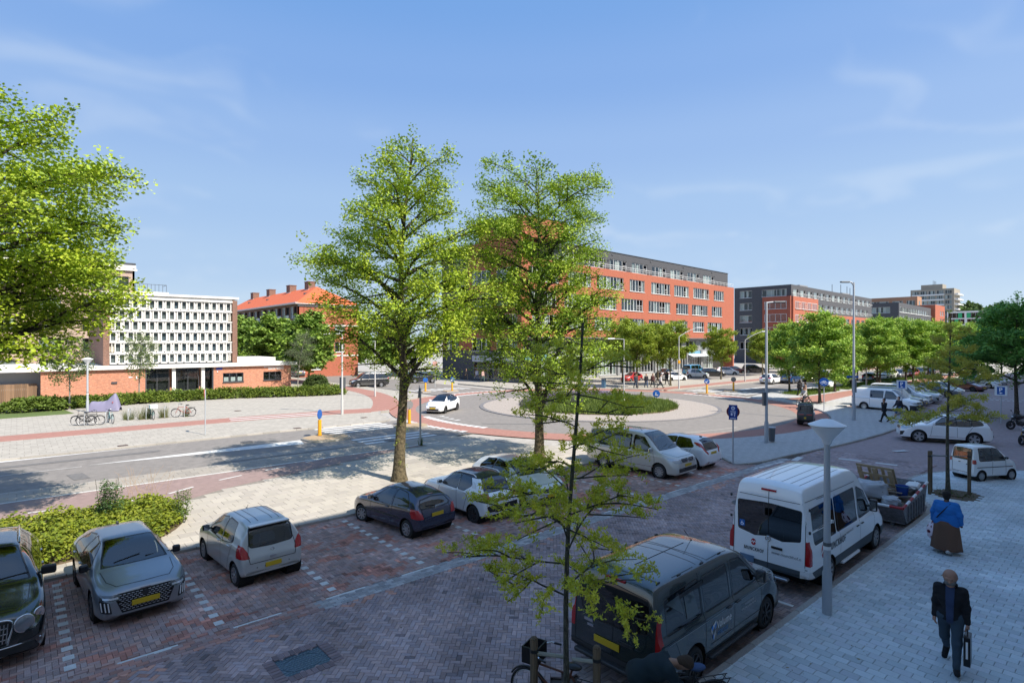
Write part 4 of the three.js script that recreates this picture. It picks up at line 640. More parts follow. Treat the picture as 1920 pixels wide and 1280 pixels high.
// street limes on the right, one model per kind, each copy turned
const lindenSpec = { r: .14,wob: .08,bark: M.barkLime,single: true,limbs: 26,start: .3,rise: 1.3,sub: 1.6,density: 13,clump: .55,lift: 0,leader: 2.4,geo: sprigMid,tones: GREEN.linden,droop: .15,sides: 9 };
const lind = [0,1].map(i => tree('linden_tree',i ? 'dark green linden standing third on the verge, behind the white delivery van' : 'dark green linden standing first on the verge beside the blue cycle sign',i ? [83.2,0,23.7] : [59.1,.1,21.76],'row of lindens along the right-hand road',{ ...lindenSpec,seed: 400 + i * 7,profile: [[1.7,0],[2.3,2.1],[3.8,3.1],[5.2,3.1],[6.6,2.5],[7.9,1.5],[9.2,.2]] }));
[[68.6,28.6,0,.93,'dark green linden left of the tall grey lamp post, nearest the roundabout'],[73.4,25.35,1,1,'dark green linden close behind the tall lamp post with the blue street sign'],[88,24.8,0,1.05,'dark green linden on the verge left of the slim lamp post'],[93,22.2,1,1,'dark green linden behind the second parked van roof'],[98.7,21.1,0,1,'dark green linden behind the parked silver people carriers'],[103,25.5,1,1.08,'dark green linden beside the parked bright red car'],[112,23,0,1,'linden left of the leaning pale pole on the verge'],[118,26,1,1.05,'linden on the far part of the verge, under the dark block'],[126,22,0,1,'linden on the far part of the verge, under the red end block'],[134,26,1,1.1,'linden far along the verge, under the white block'],[112,15.5,1,1.02,'linden on the island behind the row of parked cars'],[96,30,0,.95,'linden beyond the queue of cars on the right-hand road'],[146,23,0,1.1,'linden near the far end of the verge'],[160,27,1,1.15,'linden at the far end of the verge']].forEach(([u,v,k,s,l],i) => { const c = copyThing(lind[k],l,[u,.05,v],1.3 * i); c.scale.setScalar(s); });
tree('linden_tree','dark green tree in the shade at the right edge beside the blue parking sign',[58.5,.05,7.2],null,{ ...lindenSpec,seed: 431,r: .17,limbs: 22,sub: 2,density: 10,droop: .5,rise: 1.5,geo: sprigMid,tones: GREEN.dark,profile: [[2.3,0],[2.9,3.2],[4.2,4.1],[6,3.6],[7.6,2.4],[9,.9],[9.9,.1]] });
// pale green trees before the red block
const planeSpec = { ...lindenSpec,r: .13,rise: 1.9,density: 9.5,tones: GREEN.plane,limbs: 20,droop: 0,bark: M.barkMossy,clump: .5,start: .4 };
const plan = [0,1].map(i => tree('street_tree',i ? 'pale green tree before the shop windows, right of the walking group' : 'pale green tree before the shop windows, beside the walking group',i ? [67,.1,43.7] : [60.7,.1,44.56],'pale green trees in front of the red block',{ ...planeSpec,seed: 460 + i * 9,profile: [[2.0,0],[2.8,1.6],[4.3,2.9],[6,3.0],[7.3,2.3],[8.6,.5]] }));
[[66.9,51.7,1,1.05,'pale green tree close to the shop front, leftmost of the group'],[74.6,50.9,0,1,'pale green tree by the parked white car near the shops'],[84.2,45.7,0,.95,'pale green tree alone among the parked cars, below the last windows of the red block'],[98.8,45.8,1,.92,'pale green tree at the right end of the shop parking'],[106,48,0,.95,'pale green tree before the gap between the two red blocks'],[114,46,1,1,'pale green tree left of the second red block'],[124,52,0,1,'pale green tree in the street gap behind the red block corner'],[132,47,1,1.05,'pale green tree under the dark side wall of the second block'],[146,47,0,1,'pale green tree before the red front of the second block'],[160,47,1,1,'pale green tree farther along the second block']].forEach(([u,v,k,s,l],i) => { const c = copyThing(plan[k],l,[u,.05,v],2.1 * i + .5); c.scale.setScalar(s); });
// trees up the cross street
const farT = tree('street_tree','full green tree beside the orange-roofed block, next to the white hall',[29,.05,104],'green trees up the cross street',{ ...lindenSpec,seed: 490,geo: sprigFar,density: 7,clump: .6,tones: [[.22,.34,.055],[.18,.3,.05],[.27,.4,.06]],profile: [[1.6,0],[2.2,2.4],[4.2,3.8],[6.4,3.5],[8.4,2.1],[10.4,.2]] });
[[28.2,122,.95,'green tree farthest up the cross street, half behind the white hall'],[30,91,1.0,'green tree in front of the corner of the orange-roofed block'],[31.5,80,1.02,'green tree on the cross street nearest the camera, left of the tall centre tree'],[33,112,1,'green tree before the balconies of the orange-roofed block'],[50,104,1,'green tree on the right side of the cross street'],[49.5,88,.95,'green tree at the mouth of the cross street, beside the shaded red wall'],[48.5,120,1,'green tree deep in the cross street on the right']].forEach(([u,v,s,l],i) => { const c = copyThing(farT,l,[u,.05,v],1.7 * i + 1); c.scale.setScalar(s); });
const dist = tree('distant_tree','round dark green tree on the skyline right of the white block',[560,0,96],'far trees on the skyline at the right',{ ...lindenSpec,seed: 505,r: .6,limbs: 22,rise: 5,sub: .6,density: 2,clump: 2.6,geo: sprigGeo(9,2.2,2,.9,47,.7),tones: GREEN.far,profile: [[4,0],[7,9],[16,13],[24,12],[32,7],[36,1]] });
[[590,110,1.05],[575,82,.95],[520,66,.8],[560,60,.9],[480,52,.62],[460,40,.6],[420,50,.5],[620,70,1],[430,30,.55],[400,36,.5],[640,95,1],[380,22,.5],[440,14,.6],[520,30,.9],[500,8,.8]].forEach(([u,v,s],i) => { const c = copyThing(dist,['round dark green tree on the skyline, just right of the white block','tallest of the dark skyline trees at the right','skyline tree left of the young street tree top'][i] || 'rounded green crown in the far row of trees at the right edge',[u,0,v],i * 1.9,i > 2 ? 'far row of trees at the right edge' : 'skyline trees at the right'); c.scale.setScalar(s); });
// birches by the school
const birchSpec = { ...lindenSpec,r: .075,bark: M.barkPale,limbs: 18,rise: .9,sub: 1.8,density: 7,clump: .3,geo: sprigBirch,tones: GREEN.birch,wob: .12,thin: .5,start: .2,single: true };
tree('birch_tree','slender white-stemmed birch in front of the hall entrance',[9.1,.1,66],'young birches along the school hedge',{ ...birchSpec,seed: 520,profile: [[2.1,0],[2.7,.8],[4,1.5],[5.6,1.2],[7.1,.15]] });
tree('birch_tree','white-stemmed birch at the brick corner, tilted beside the round bush',[26.3,.1,70.5],'young birches along the school hedge',{ ...birchSpec,seed: 531,lean: [1.2,0],tones: [[.14,.18,.08],[.12,.17,.07]],profile: [[1.7,0],[2.3,1.0],[4,1.9],[6,1.5],[7.6,.2]] });
tree('birch_tree','white-stemmed birch at the left end of the hedge beside the lamp post',[3.5,.1,63.2],'young birches along the school hedge',{ ...birchSpec,seed: 542,profile: [[1.7,0],[2.3,1.4],[4,2.0],[5.6,1.5],[6.8,.15]],tones: [[.09,.15,.04],[.11,.17,.04]] });
// hedge, shrub bed, roundabout planting, tufts
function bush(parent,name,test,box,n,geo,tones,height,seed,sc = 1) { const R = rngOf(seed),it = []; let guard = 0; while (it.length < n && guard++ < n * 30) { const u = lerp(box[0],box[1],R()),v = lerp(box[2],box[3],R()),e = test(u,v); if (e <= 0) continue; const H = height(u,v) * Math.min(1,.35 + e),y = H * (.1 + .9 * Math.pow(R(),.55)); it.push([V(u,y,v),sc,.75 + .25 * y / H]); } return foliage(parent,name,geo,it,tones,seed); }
const near2 = (path,u,v) => { let m = 1e9; for (let i = 0; i < path.length - 1; i++) { const [a,b] = path[i],[c,d] = path[i + 1],t = clamp(((u - a) * (c - a) + (v - b) * (d - b)) / ((c - a) ** 2 + (d - b) ** 2),0,1); m = Math.min(m,Math.hypot(u - a - t * (c - a),v - b - t * (d - b))); } return m; };
{
  const p = [[2.6,64.6],[6.5,65],[10,65.6],[17,65.3],[25.3,61.9],[27.2,61.6]],t = thing('hedge','long bright green clipped hedge along the front of the school','hedge',[0,.1,0]);
  bush(t,'foliage',(u,v) => 1.15 - near2(p,u,v),[1,29,60,67],3600,sprigGeo(8,.26,.2,.9,60,.7),[[.15,.22,.025],[.19,.26,.03],[.12,.19,.022],[.22,.28,.035]],(u,v) => .95 + .25 * fbm2(u * .5,v * .5,2),600);
  mesh('stems',mg(spline(p,14).filter((_,i) => i % 2 === 0).map(([u,v],i) => rod([u,0,-v],[u + Math.sin(i * 3) * .3,.6,-v + Math.cos(i * 5) * .3],.025,.012,5))),M.barkDark,t);
  const t2 = thing('shrub','low leafy clump of shrubs at the left end of the school hedge','shrub',[0,.1,0]); bush(t2,'foliage',(u,v) => 1.3 - Math.hypot((u - 1.2) / 2,v - 63.8),[-2,4.4,62,66],700,sprigGeo(8,.26,.2,.9,61,.7),[[.13,.2,.025],[.16,.23,.03]],() => 1.1,610); mesh('stems',mg([0,1,2,3,4].map(i => rod([i * .6 - .2,0,-63.8],[i * .6,.7,-63.8 + (i % 2) * .3],.03,.01,5))),M.barkDark,t2);
  const t3 = thing('bush','round dark green bush beside the tilted birch at the brick corner','bush',[0,.1,0]); bush(t3,'foliage',(u,v) => 1.5 - Math.hypot(u - 28.6,v - 70.4),[26.5,31,68.5,72.5],800,sprigGeo(8,.26,.2,.9,62,.7),[[.075,.12,.03],[.09,.14,.03]],() => 1.7,620); mesh('stems',mg([0,1,2].map(i => rod([28.3 + i * .3,0,-70.4],[28.1 + i * .5,1,-70.4],.04,.01,5))),M.barkDark,t3);
  struct('lawn',slab([[-8,58.5],[3.6,59.5],[3.2,62.8],[-8,63.5]],.05,.12),M.grassBase);
}
{
  const poly = spline([[-5.8,19.4],[-1,19.3],[1.4,19.55],[3.2,20.0],[4.1,21.2],[4.3,22.6],[3.6,24.0],[2.2,24.1],[.4,23.6],[-5.8,24.4]],5),t = thing('shrub_bed','bright yellow green low shrub bed behind the grey hatchback','shrub bed',[0,.1,0]);
  const cen = (u,v) => inPoly(poly,[u,v]) ? Math.min(1.2,.15 + 1.6 * Math.min(...poly.map(([a,b]) => Math.hypot(a - u,b - v)))) : 0;
  bush(t,'foliage',cen,[-6,4.6,19,24.6],5200,sprigGeo(8,.16,.1,.8,63,.7),[[.25,.30,.02],[.21,.275,.02],[.28,.32,.025],[.16,.22,.02]],(u,v) => .5 + .34 * fbm2(u * .7,v * .7,3),630);
  mesh('soil',slab(poly,-.02,.03),M.earth,t);
  mesh('stems',mg(Array.from({ length: 60 },(_,i) => { const u = -5 + (i * .618 % 1) * 9,v = 19.6 + (i * .377 % 1) * 4; return inPoly(poly,[u,v]) ? rod([u,0,-v],[u + Math.sin(i) * .15,.5,-v + Math.cos(i) * .15],.012,.006,4) : null; })),M.barkDark,t);
  const t2 = thing('weed','tall dark leafy plant sticking out of the bright shrub bed','plant',[2.2,.1,22.6]); const it = [],R = rngOf(77); for (let k = 0; k < 7; k++) { const a = R() * 6.28,d = R() * .35,H = .9 + R() * .75; for (let y = .2; y < H; y += .07) it.push([new THREE.Vector3(Math.cos(a) * d + (R() - .5) * .25,y,Math.sin(a) * d + (R() - .5) * .25),.55,1]); }
  foliage(t2,'leaves',sprigBig,it,[[.06,.13,.035],[.075,.15,.04]],640); mesh('stem',mg([0,1,2,3,4].map(i => rod([Math.sin(i * 2) * .15,0,Math.cos(i * 2) * .15],[Math.sin(i * 2) * .35,1.5,Math.cos(i * 2) * .35],.012,.005,5))),M.barkYoung,t2);
  const t3 = thing('weed','small upright plant at the right end of the bright shrub bed','plant',[4.15,.1,21.3]); const i3 = []; for (let k = 0; k < 40; k++) i3.push([new THREE.Vector3((R() - .5) * .4,.2 + R() * .8,(R() - .5) * .4),.5,1]); foliage(t3,'leaves',sprigBig,i3,[[.12,.19,.04]],641); mesh('stem',mg([0,1,2].map(i => rod([i * .08 - .1,0,0],[i * .16 - .16,1.1,.05],.01,.004,5))),M.barkYoung,t3);
  const t4 = thing('dry_grass','pale dry grass stalks rising behind the bright shrub bed','dry grass',[3.3,.1,23.9]); mesh('stalk',mg(Array.from({ length: 26 },(_,i) => rod([(R() - .5) * 1.6,0,(R() - .5) * .6],[(R() - .5) * 2.2,1 + R() * .6,(R() - .5) * .8],.006,.003,4))),mat(.42,.3,.2,.9),t4);
}
{ // roundabout: grass and lavender
  const ins = (u,v) => 7.15 - Math.hypot(u - RC[0],v - RC[1]);
  struct('roundabout_soil',slab(arc(...RC,7.3,0,360,64),-.05,.12),M.earth);
  const dome = (u,v) => .12 + .5 * sstep(0,5,ins(u,v)),lav = (u,v) => fbm2(u * .22 + 2,v * .22,2) + .1 * (v - 35);
  const blade = (n,hgt,spread,w,seed) => { const R = rngOf(seed),pos = []; for (let i = 0; i < n; i++) { const a = R() * 6.28,d = spread * Math.sqrt(R()),x = Math.cos(a) * d,z = Math.sin(a) * d,b = R() * 6.28,wx = Math.cos(b) * w,wz = Math.sin(b) * w,h = hgt * (.6 + R() * .6),lx = (R() - .5) * h * .7,lz = (R() - .5) * h * .7; pos.push(x - wx,0,z - wz,x + wx,0,z + wz,x + lx,h,z + lz); } const g = new THREE.BufferGeometry(); g.setAttribute('position',new THREE.Float32BufferAttribute(pos,3)); g.setAttribute('uv',new THREE.Float32BufferAttribute(new Float32Array(pos.length / 3 * 2),2)); g.computeVertexNormals(); return g; };
  const t = thing('ground_cover','bright green low planting filling the round island of the roundabout','ground cover',[0,0,0]); bush(t,'leaves',(u,v) => (ins(u,v) > 0 && lav(u,v) < .18) ? Math.min(1,ins(u,v)) : 0,[34,49,27.8,42.5],4200,blade(14,.42,.3,.03,70),[[.16,.23,.04],[.2,.27,.045],[.13,.2,.035]],(u,v) => dome(u,v) + .02,650); 
  const t2 = thing('lavender','purple flowering lavender patch among the green planting of the roundabout','lavender',[0,0,0]); bush(t2,'foliage',(u,v) => (ins(u,v) > 0 && lav(u,v) >= .16) ? Math.min(1,ins(u,v)) : 0,[34,49,27.8,42.5],2000,blade(14,.5,.3,.025,71),[[.14,.17,.1],[.16,.18,.11]],(u,v) => dome(u,v) + .04,651); bush(t2,'flowers',(u,v) => (ins(u,v) > 0 && lav(u,v) >= .17) ? Math.min(1,ins(u,v)) : 0,[34,49,27.8,42.5],2000,sprigGeo(8,.3,.1,.5,72,.3),[[.16,.1,.26],[.2,.13,.3],[.2,.16,.24]],(u,v) => dome(u,v) + .62,652);
  const tuft = (label,at,tones,n,sc,hgt) => { const g = thing('grass_tuft',label,'grass tuft',at),R = rngOf(n + at[0] * 10 | 0),it = []; for (let i = 0; i < n; i++) it.push([new THREE.Vector3((R() + R() - 1) * sc,0,(R() + R() - 1) * sc),hgt,1]); foliage(g,'blades',blade(16,1,.16,.012,73),it,tones,n); mesh('root',bx(sc,.05,sc,0,.02,0),M.earth,g); return g; };
  const tt = [[.13,.16,.05],[.2,.2,.09],[.1,.14,.04]];
  tuft('tuft of tall grass round the bicycle stand without a bicycle, left one',[6.5,.1,52],tt,10,.35,.75); tuft('tuft of tall grass round the stand of the bicycle with the pale crate',[7.5,.1,51.6],tt,14,.4,1.0); tuft('tuft of tall grass round the bicycle stand without a bicycle, right one',[8.8,.1,51.6],tt,13,.4,.9); tuft('tuft of tall grass beside the red bicycle',[10.2,.1,51.3],tt,8,.35,.8);
  tuft('tuft of green weeds at the foot of the slim post by the zebra crossing',[17.6,.1,28.1],[[.1,.16,.03]],9,.16,.5); tuft('grey green weed tuft on the island before the tall centre tree',[20.2,.1,34.6],[[.16,.2,.08]],7,.2,.45);
  tuft('green grass tuft at the foot of the first linden on the verge',[68.6,.1,28.4],[[.12,.18,.03]],16,.6,.5);
  tuft('patch of moss and grass round the staked tree by the white microcar',[27.65,.1,5.3],[[.09,.16,.02],[.12,.19,.03]],80,.75,.12); tuft('thin grass at the foot of the honey locust stakes',[6.3,.03,5.9],[[.07,.12,.02]],40,.6,.12);
  for (const [a,b,c,d,n,l] of [[66,76,25.6,28.4,500,'bright grass strip under the first lindens'],[80,93,21.2,22.3,300,'bright grass strip behind the row of parked vans'],[78,96,25.4,28.2,700,'bright grass strip behind the white delivery van'],[99,120,25.4,28,700,'bright grass strip before the red car'],[84,112,19.6,20.8,500,'narrow grass strip along the heads of the parking bays']]) { const g = thing('grass',l,'grass',[0,.13,0]); g.userData.kind = 'stuff'; const R = rngOf(n + a),it = []; for (let i = 0; i < n; i++) it.push([V(lerp(a,b,R()),0,lerp(c,d,R())),.22,1]); foliage(g,'blades',blade(16,1,1.2,.08,74),it,[[.13,.2,.025],[.16,.24,.03]],n + 3); }
  struct('tree_pit',slab(arc(27.65,5.2,.95,0,360,24),.06,.1),M.earth); struct('tree_pit',slab([[5.2,5.3],[7.4,5.3],[7.4,7],[5.2,7]],-.02,.03),M.earth);
}
// ---------------------------------------------------------------- vehicles: a lofted shell, cut along the outlines of glass, lamps, doors and arches
function pchip(P) { const n = P.length,d = [],m = []; for (let i = 0; i < n - 1; i++) d.push((P[i + 1][1] - P[i][1]) / (P[i + 1][0] - P[i][0])); for (let i = 0; i < n; i++) m.push(i === 0 ? d[0] : i === n - 1 ? d[n - 2] : d[i - 1] * d[i] <= 0 ? 0 : 2 * d[i - 1] * d[i] / (d[i - 1] + d[i])); return (x) => { if (x <= P[0][0]) return P[0][1]; if (x >= P[n - 1][0]) return P[n - 1][1]; let i = 0; while (x > P[i + 1][0]) i++; const h = P[i + 1][0] - P[i][0],t = (x - P[i][0]) / h,t2 = t * t,t3 = t2 * t; return (2 * t3 - 3 * t2 + 1) * P[i][1] + (t3 - 2 * t2 + t) * h * m[i] + (-2 * t3 + 3 * t2) * P[i + 1][1] + (t3 - t2) * h * m[i + 1]; }; }
function sdPoly(P,x,y) { let d = 1e9,s = 1; for (let i = 0,j = P.length - 1; i < P.length; j = i++) { const ex = P[j][0] - P[i][0],ey = P[j][1] - P[i][1],wx = x - P[i][0],wy = y - P[i][1],t = clamp((wx * ex + wy * ey) / (ex * ex + ey * ey),0,1); d = Math.min(d,(wx - ex * t) ** 2 + (wy - ey * t) ** 2); const a = y >= P[i][1],b = y < P[j][1],c = ex * wy > ey * wx; if ((a && b && c) || (!a && !b && !c)) s = -s; } return s * Math.sqrt(d); }
class Shell {
  constructor(S) {
    Object.assign(this,S); const H = S.H,W = S.W / 2; this.fTop = pchip(S.top); this.fBelt = pchip(S.belt); this.fBot = pchip(S.bot);
    const [nr,nk] = S.nose || [.7,.3],[tr,tk] = S.tail || [.5,.16],rd = (x,r,k) => 1 - k * (1 - Math.sqrt(Math.max(0,1 - (1 - Math.min(1,x / r)) ** 2)));
    this.fW = (x) => W * rd(Math.max(0,x),nr,nk) * rd(Math.max(0,S.L - x),tr,tk); this.gh = H - this.fBelt(S.L * .5);
    const xs = [0]; const add = (a,b,dep) => { if (dep < 9 && (b - a > .075 || Math.abs(this.fTop(a) - this.fTop(b)) > .05 || Math.abs(this.fW(a) - this.fW(b)) > .025) && b - a > .003) { const m = (a + b) / 2; add(a,m,dep + 1); add(m,b,dep + 1); } else xs.push(b); };
    for (let i = 0; i < 24; i++) add(S.L * i / 24,S.L * (i + 1) / 24,0); this.xs = xs; this.secs = xs.map(x => this.section(x));
    this.cache = new Map();
  }
  section(x) {   // half section from the bottom centre to the top centre, as [z, y]
    const b = this.fBot(x),w = this.fW(x),t = this.fTop(x),bl = Math.max(b + .1,Math.min(this.fBelt(x),t - .035)),k = clamp((t - bl) / this.gh,0,1),rh = this.roofHalf * (w / (this.W / 2)),eh = this.hoodEdge ?? .1,wt = lerp(w - eh,rh,sstep(0,1,k)),c = this.crown ?? .03,hg = t - bl,f = this.flank ?? .03;
    let P = [[0,b],[w * .72,b],[w * .94,b + .015],[w * .985,b + .09],[w * (1 - f * .2),lerp(b,bl,.35)],[w,lerp(b,bl,.62)],[w * .992,bl - .09],[w * (1 - f),bl - .015],[lerp(w * (1 - f) - .012,wt,.1),bl + hg * .08],[lerp(w * (1 - f),wt,.52) + .01 * k,bl + hg * .5],[wt + .018 * k,t - Math.min(hg * .22,.1) - c * .4],[wt - .035,t - c * .75 - .01],[wt * .72,t - c * .35],[wt * .35,t - c * .08],[0,t]];
    for (let it = 0; it < 2; it++) { const Q = [P[0]]; for (let i = 0; i < P.length - 1; i++) { const [a,c2] = P[i],[d,e] = P[i + 1]; Q.push([a * .75 + d * .25,c2 * .75 + e * .25],[a * .25 + d * .75,c2 * .25 + e * .75]); } Q.push(P[P.length - 1]); P = Q; } return P;
  }
  sec(x) { const k = Math.round(x * 500); if (!this.cache.has(k)) this.cache.set(k,this.section(k / 500)); return this.cache.get(k); }
  sideZ(x,y) { const P = this.sec(clamp(x,0,this.L)); let m = -1; for (let i = 0; i < P.length - 1; i++) { const [a,c] = P[i],[d,e] = P[i + 1]; if ((c - y) * (e - y) <= 0 && c !== e) m = Math.max(m,a + (d - a) * (y - c) / (e - c)); } return m; }
  topY(x,z) { const P = this.sec(clamp(x,0,this.L)); z = Math.abs(z); for (let i = P.length - 1; i > 0; i--) if (P[i][0] <= z && P[i - 1][0] >= z) return P[i][1] + (P[i - 1][1] - P[i][1]) * (z - P[i][0]) / ((P[i - 1][0] - P[i][0]) || 1); return P[P.length - 1][1]; }
  endX(y,z,rear) { let a = rear ? this.L : 0,b = rear ? this.L - 1.6 : 1.6; const inside = (x) => this.sideZ(x,y) >= Math.abs(z); for (let i = 0; i < 40; i++) { const s = a + (b - a) * i / 40; if (inside(s)) { b = s; a = i ? a + (b - a) * (i - 1) / i : a; break; } } for (let i = 0; i < 12; i++) { const m = (a + b) / 2; if (inside(m)) b = m; else a = m; } return b; }
  lx(x) { return this.L / 2 - x; }
  grid() {   // triangle soup of [x, y, z, nx, ny, nz]
    const pos = [],idx = [],n = this.secs[0].length,m = 2 * n - 1; this.secs.forEach((P,i) => { const x = this.lx(this.xs[i]); for (let k = n - 1; k >= 0; k--) pos.push(x,P[k][1],-P[k][0]); for (let k = 1; k < n; k++) pos.push(x,P[k][1],P[k][0]); });
    // order: from top centre down the left side ... the loop starts at the top, so rebuild it as bottom-left-top-right-bottom
    const pos2 = []; this.secs.forEach((P,i) => { const x = this.lx(this.xs[i]); for (let k = 0; k < n; k++) pos2.push(x,P[k][1],-P[k][0]); for (let k = n - 2; k >= 0; k--) pos2.push(x,P[k][1],P[k][0]); });
    for (let i = 0; i < this.secs.length - 1; i++) for (let k = 0; k < m - 1; k++) { const a = i * m + k,b = a + m; idx.push(a,a + 1,b,b,a + 1,b + 1); }
    const cap = (i,rev) => { const c = pos2.length / 3,P = this.secs[i],y = (P[0][1] + P[n - 1][1]) / 2; pos2.push(this.lx(this.xs[i]),y,0); for (let k = 0; k < m - 1; k++) rev ? idx.push(c,i * m + k,i * m + k + 1) : idx.push(c,i * m + k + 1,i * m + k); }; cap(0,false); cap(this.secs.length - 1,true);
    const g = new THREE.BufferGeometry(); g.setAttribute('position',new THREE.Float32BufferAttribute(pos2,3)); g.setIndex(idx); g.computeVertexNormals();
    // outward check
    const p = g.attributes.position,N = g.attributes.normal; const mid = (this.secs.length >> 1) * m + n - 1; const sgn = N.getY(mid) > 0 ? 1 : -1,T = [];
    for (let i = 0; i < idx.length; i += 3) { const t = [],o = sgn > 0 ? [0,1,2] : [0,2,1]; for (const k of o) { const q = idx[i + k]; t.push([p.getX(q),p.getY(q),p.getZ(q),N.getX(q) * sgn,N.getY(q) * sgn,N.getZ(q) * sgn]); } T.push(t); }
    return T;
  }
}
const mix6 = (a,b,t) => a.map((x,i) => x + (b[i] - x) * t);
function cutSoup(T,f,cond,h = .03) {
  const ins = [],out = [],work = T.slice(); const len = (a,b) => Math.hypot(a[0] - b[0],a[1] - b[1],a[2] - b[2]);
  while (work.length) {
    const t = work.pop(),c = [0,1,2,3,4,5].map(i => (t[0][i] + t[1][i] + t[2][i]) / 3); if (!cond(c)) { out.push(t); continue; }
    const d = t.map(v => f(v)),e = [len(t[0],t[1]),len(t[1],t[2]),len(t[2],t[0])],mx = Math.max(...e),mn = Math.min(...d.map(Math.abs));
    if (mn > mx) { (d[0] < 0 ? ins : out).push(t); continue; }
    if (mx > h) { const k = e.indexOf(mx),a = t[k],b = t[(k + 1) % 3],q = t[(k + 2) % 3],m = mix6(a,b,.5); work.push([a,m,q],[m,b,q]); continue; }
    const inn = [],ou = []; for (let i = 0; i < 3; i++) { const a = t[i],b = t[(i + 1) % 3],da = d[i],db = d[(i + 1) % 3]; (da < 0 ? inn : ou).push(a); if ((da < 0) !== (db < 0)) { const x = mix6(a,b,da / (da - db)); inn.push(x); ou.push(x); } }
    for (const [poly,dst] of [[inn,ins],[ou,out]]) for (let i = 1; i < poly.length - 1; i++) dst.push([poly[0],poly[i],poly[i + 1]]);
  }
  return [ins,out];
}
function soupGeo(T,off = 0,filter) { const pos = [],nor = []; for (const t of T) { if (filter && !filter((t[0][2] + t[1][2] + t[2][2]) / 3)) continue; for (const v of t) { const l = Math.hypot(v[3],v[4],v[5]) || 1; pos.push(v[0] + v[3] / l * off,v[1] + v[4] / l * off,v[2] + v[5] / l * off); nor.push(v[3] / l,v[4] / l,v[5] / l); } } if (!pos.length) return null; const g = new THREE.BufferGeometry(); g.setAttribute('position',new THREE.Float32BufferAttribute(pos,3)); g.setAttribute('normal',new THREE.Float32BufferAttribute(nor,3)); g.setAttribute('uv',new THREE.Float32BufferAttribute(new Float32Array(pos.length / 3 * 2),2)); return g; }
const paintMat = (r,g,b,metal = .35,rough = .38) => new THREE.MeshPhysicalMaterial({ color: rgb(r,g,b),metalness: metal,roughness: rough,clearcoat: 1,clearcoatRoughness: .03,ior: 1.9 });
const CM = { glass: new THREE.MeshPhysicalMaterial({ color: rgb(.2,.26,.27),roughness: .02,transmission: 1,thickness: 0,ior: 2.1 }),tint: new THREE.MeshPhysicalMaterial({ color: rgb(.07,.085,.09),roughness: .02,transmission: 1,thickness: 0,ior: 2.1 }),black: mat(.015,.015,.017,.35),rubber: mat(.022,.022,.023,.8),trim: mat(.03,.031,.033,.55),chrome: mat(.7,.71,.72,.12,1),alloy: mat(.5,.51,.53,.3,.8),alloyDark: mat(.06,.062,.068,.35,.5),red: mat(.4,.012,.015,.12,0,{ clearcoat: 1 }),redDark: mat(.2,.008,.012,.15,0,{ clearcoat: 1 }),amber: mat(.6,.2,.02,.2),lens: mat(.5,.53,.56,.08,.35,{ clearcoat: 1 }),lensDark: mat(.09,.1,.11,.08,.3,{ clearcoat: 1 }),seat: mat(.035,.036,.04,.9),dash: mat(.025,.025,.027,.8),plateY: mat(.62,.42,.02,.5),plateW: mat(.6,.6,.6,.5),white: mat(.75,.75,.75,.5),well: mat(.008,.008,.008,.95),inner: mat(.05,.05,.055,.9) };
const wheelCache = new Map();
function wheelParts(R,w,style,rimMat) {
  const key = [R,w,style,rimMat.uuid].join(); if (wheelCache.has(key)) return wheelCache.get(key);
  const r = R * (style.low ? .74 : .66),pts = [[r,-w / 2 + .02],[r + .012,-w / 2],[R - .05,-w / 2 - .004],[R - .014,-w / 2 + .022],[R,-w / 2 + .05],[R,w / 2 - .05],[R - .014,w / 2 - .022],[R - .05,w / 2 + .004],[r + .012,w / 2],[r,w / 2 - .02]].map(p => new THREE.Vector2(...p));
  const tyre = new THREE.LatheGeometry(pts,36); tyre.rotateX(Math.PI / 2);
  const dish = new THREE.LatheGeometry([[.001,w * .12],[r * .55,w * .16],[r * .9,w * .3],[r * .97,w * .46],[r + .004,w * .5]].map(p => new THREE.Vector2(...p)),30); dish.rotateX(Math.PI / 2);
  const rims = [],n = style.n; for (let i = 0; i < n; i++) { const a = i / n * Math.PI * 2; const sp = new THREE.BoxGeometry(r * .74,(style.w || .07),.03); const p = sp.attributes.position; for (let k = 0; k < p.count; k++) { const q = p.getX(k) > 0 ? 1 : 0; p.setY(k,p.getY(k) * (q ? (style.flare || 1) : .8)); p.setZ(k,p.getZ(k) + (q ? w * .44 : w * .36)); } sp.translate(r * .52,0,0); sp.rotateZ(a); sp.computeVertexNormals(); rims.push(sp); if (style.twin) { const s2 = sp.clone(); s2.rotateZ(style.twin); rims.push(s2); } }
  const lip = new THREE.TorusGeometry(r * .95,r * .045,6,36); lip.translate(0,0,w * .46); rims.push(lip); const hub = new THREE.CylinderGeometry(r * .19,r * .22,.05,16); hub.rotateX(Math.PI / 2); hub.translate(0,0,w * .4); rims.push(hub);
  const out = { tyre,dish,rim: mg(rims) }; wheelCache.set(key,out); return out;
}
function addWheel(t,x,z,R,w,style,rimMat,turn = 0) {
  const P = wheelParts(R,w,style,rimMat),g = new THREE.Group(); g.name = 'wheel'; g.position.set(x,R,z); g.rotation.y = (z > 0 ? 0 : Math.PI) + turn; t.add(g);
  mesh('tyre',P.tyre,CM.rubber,g); mesh('wheel_back',P.dish,style.dishMat || CM.black,g); mesh('rim',P.rim,rimMat,g);
}
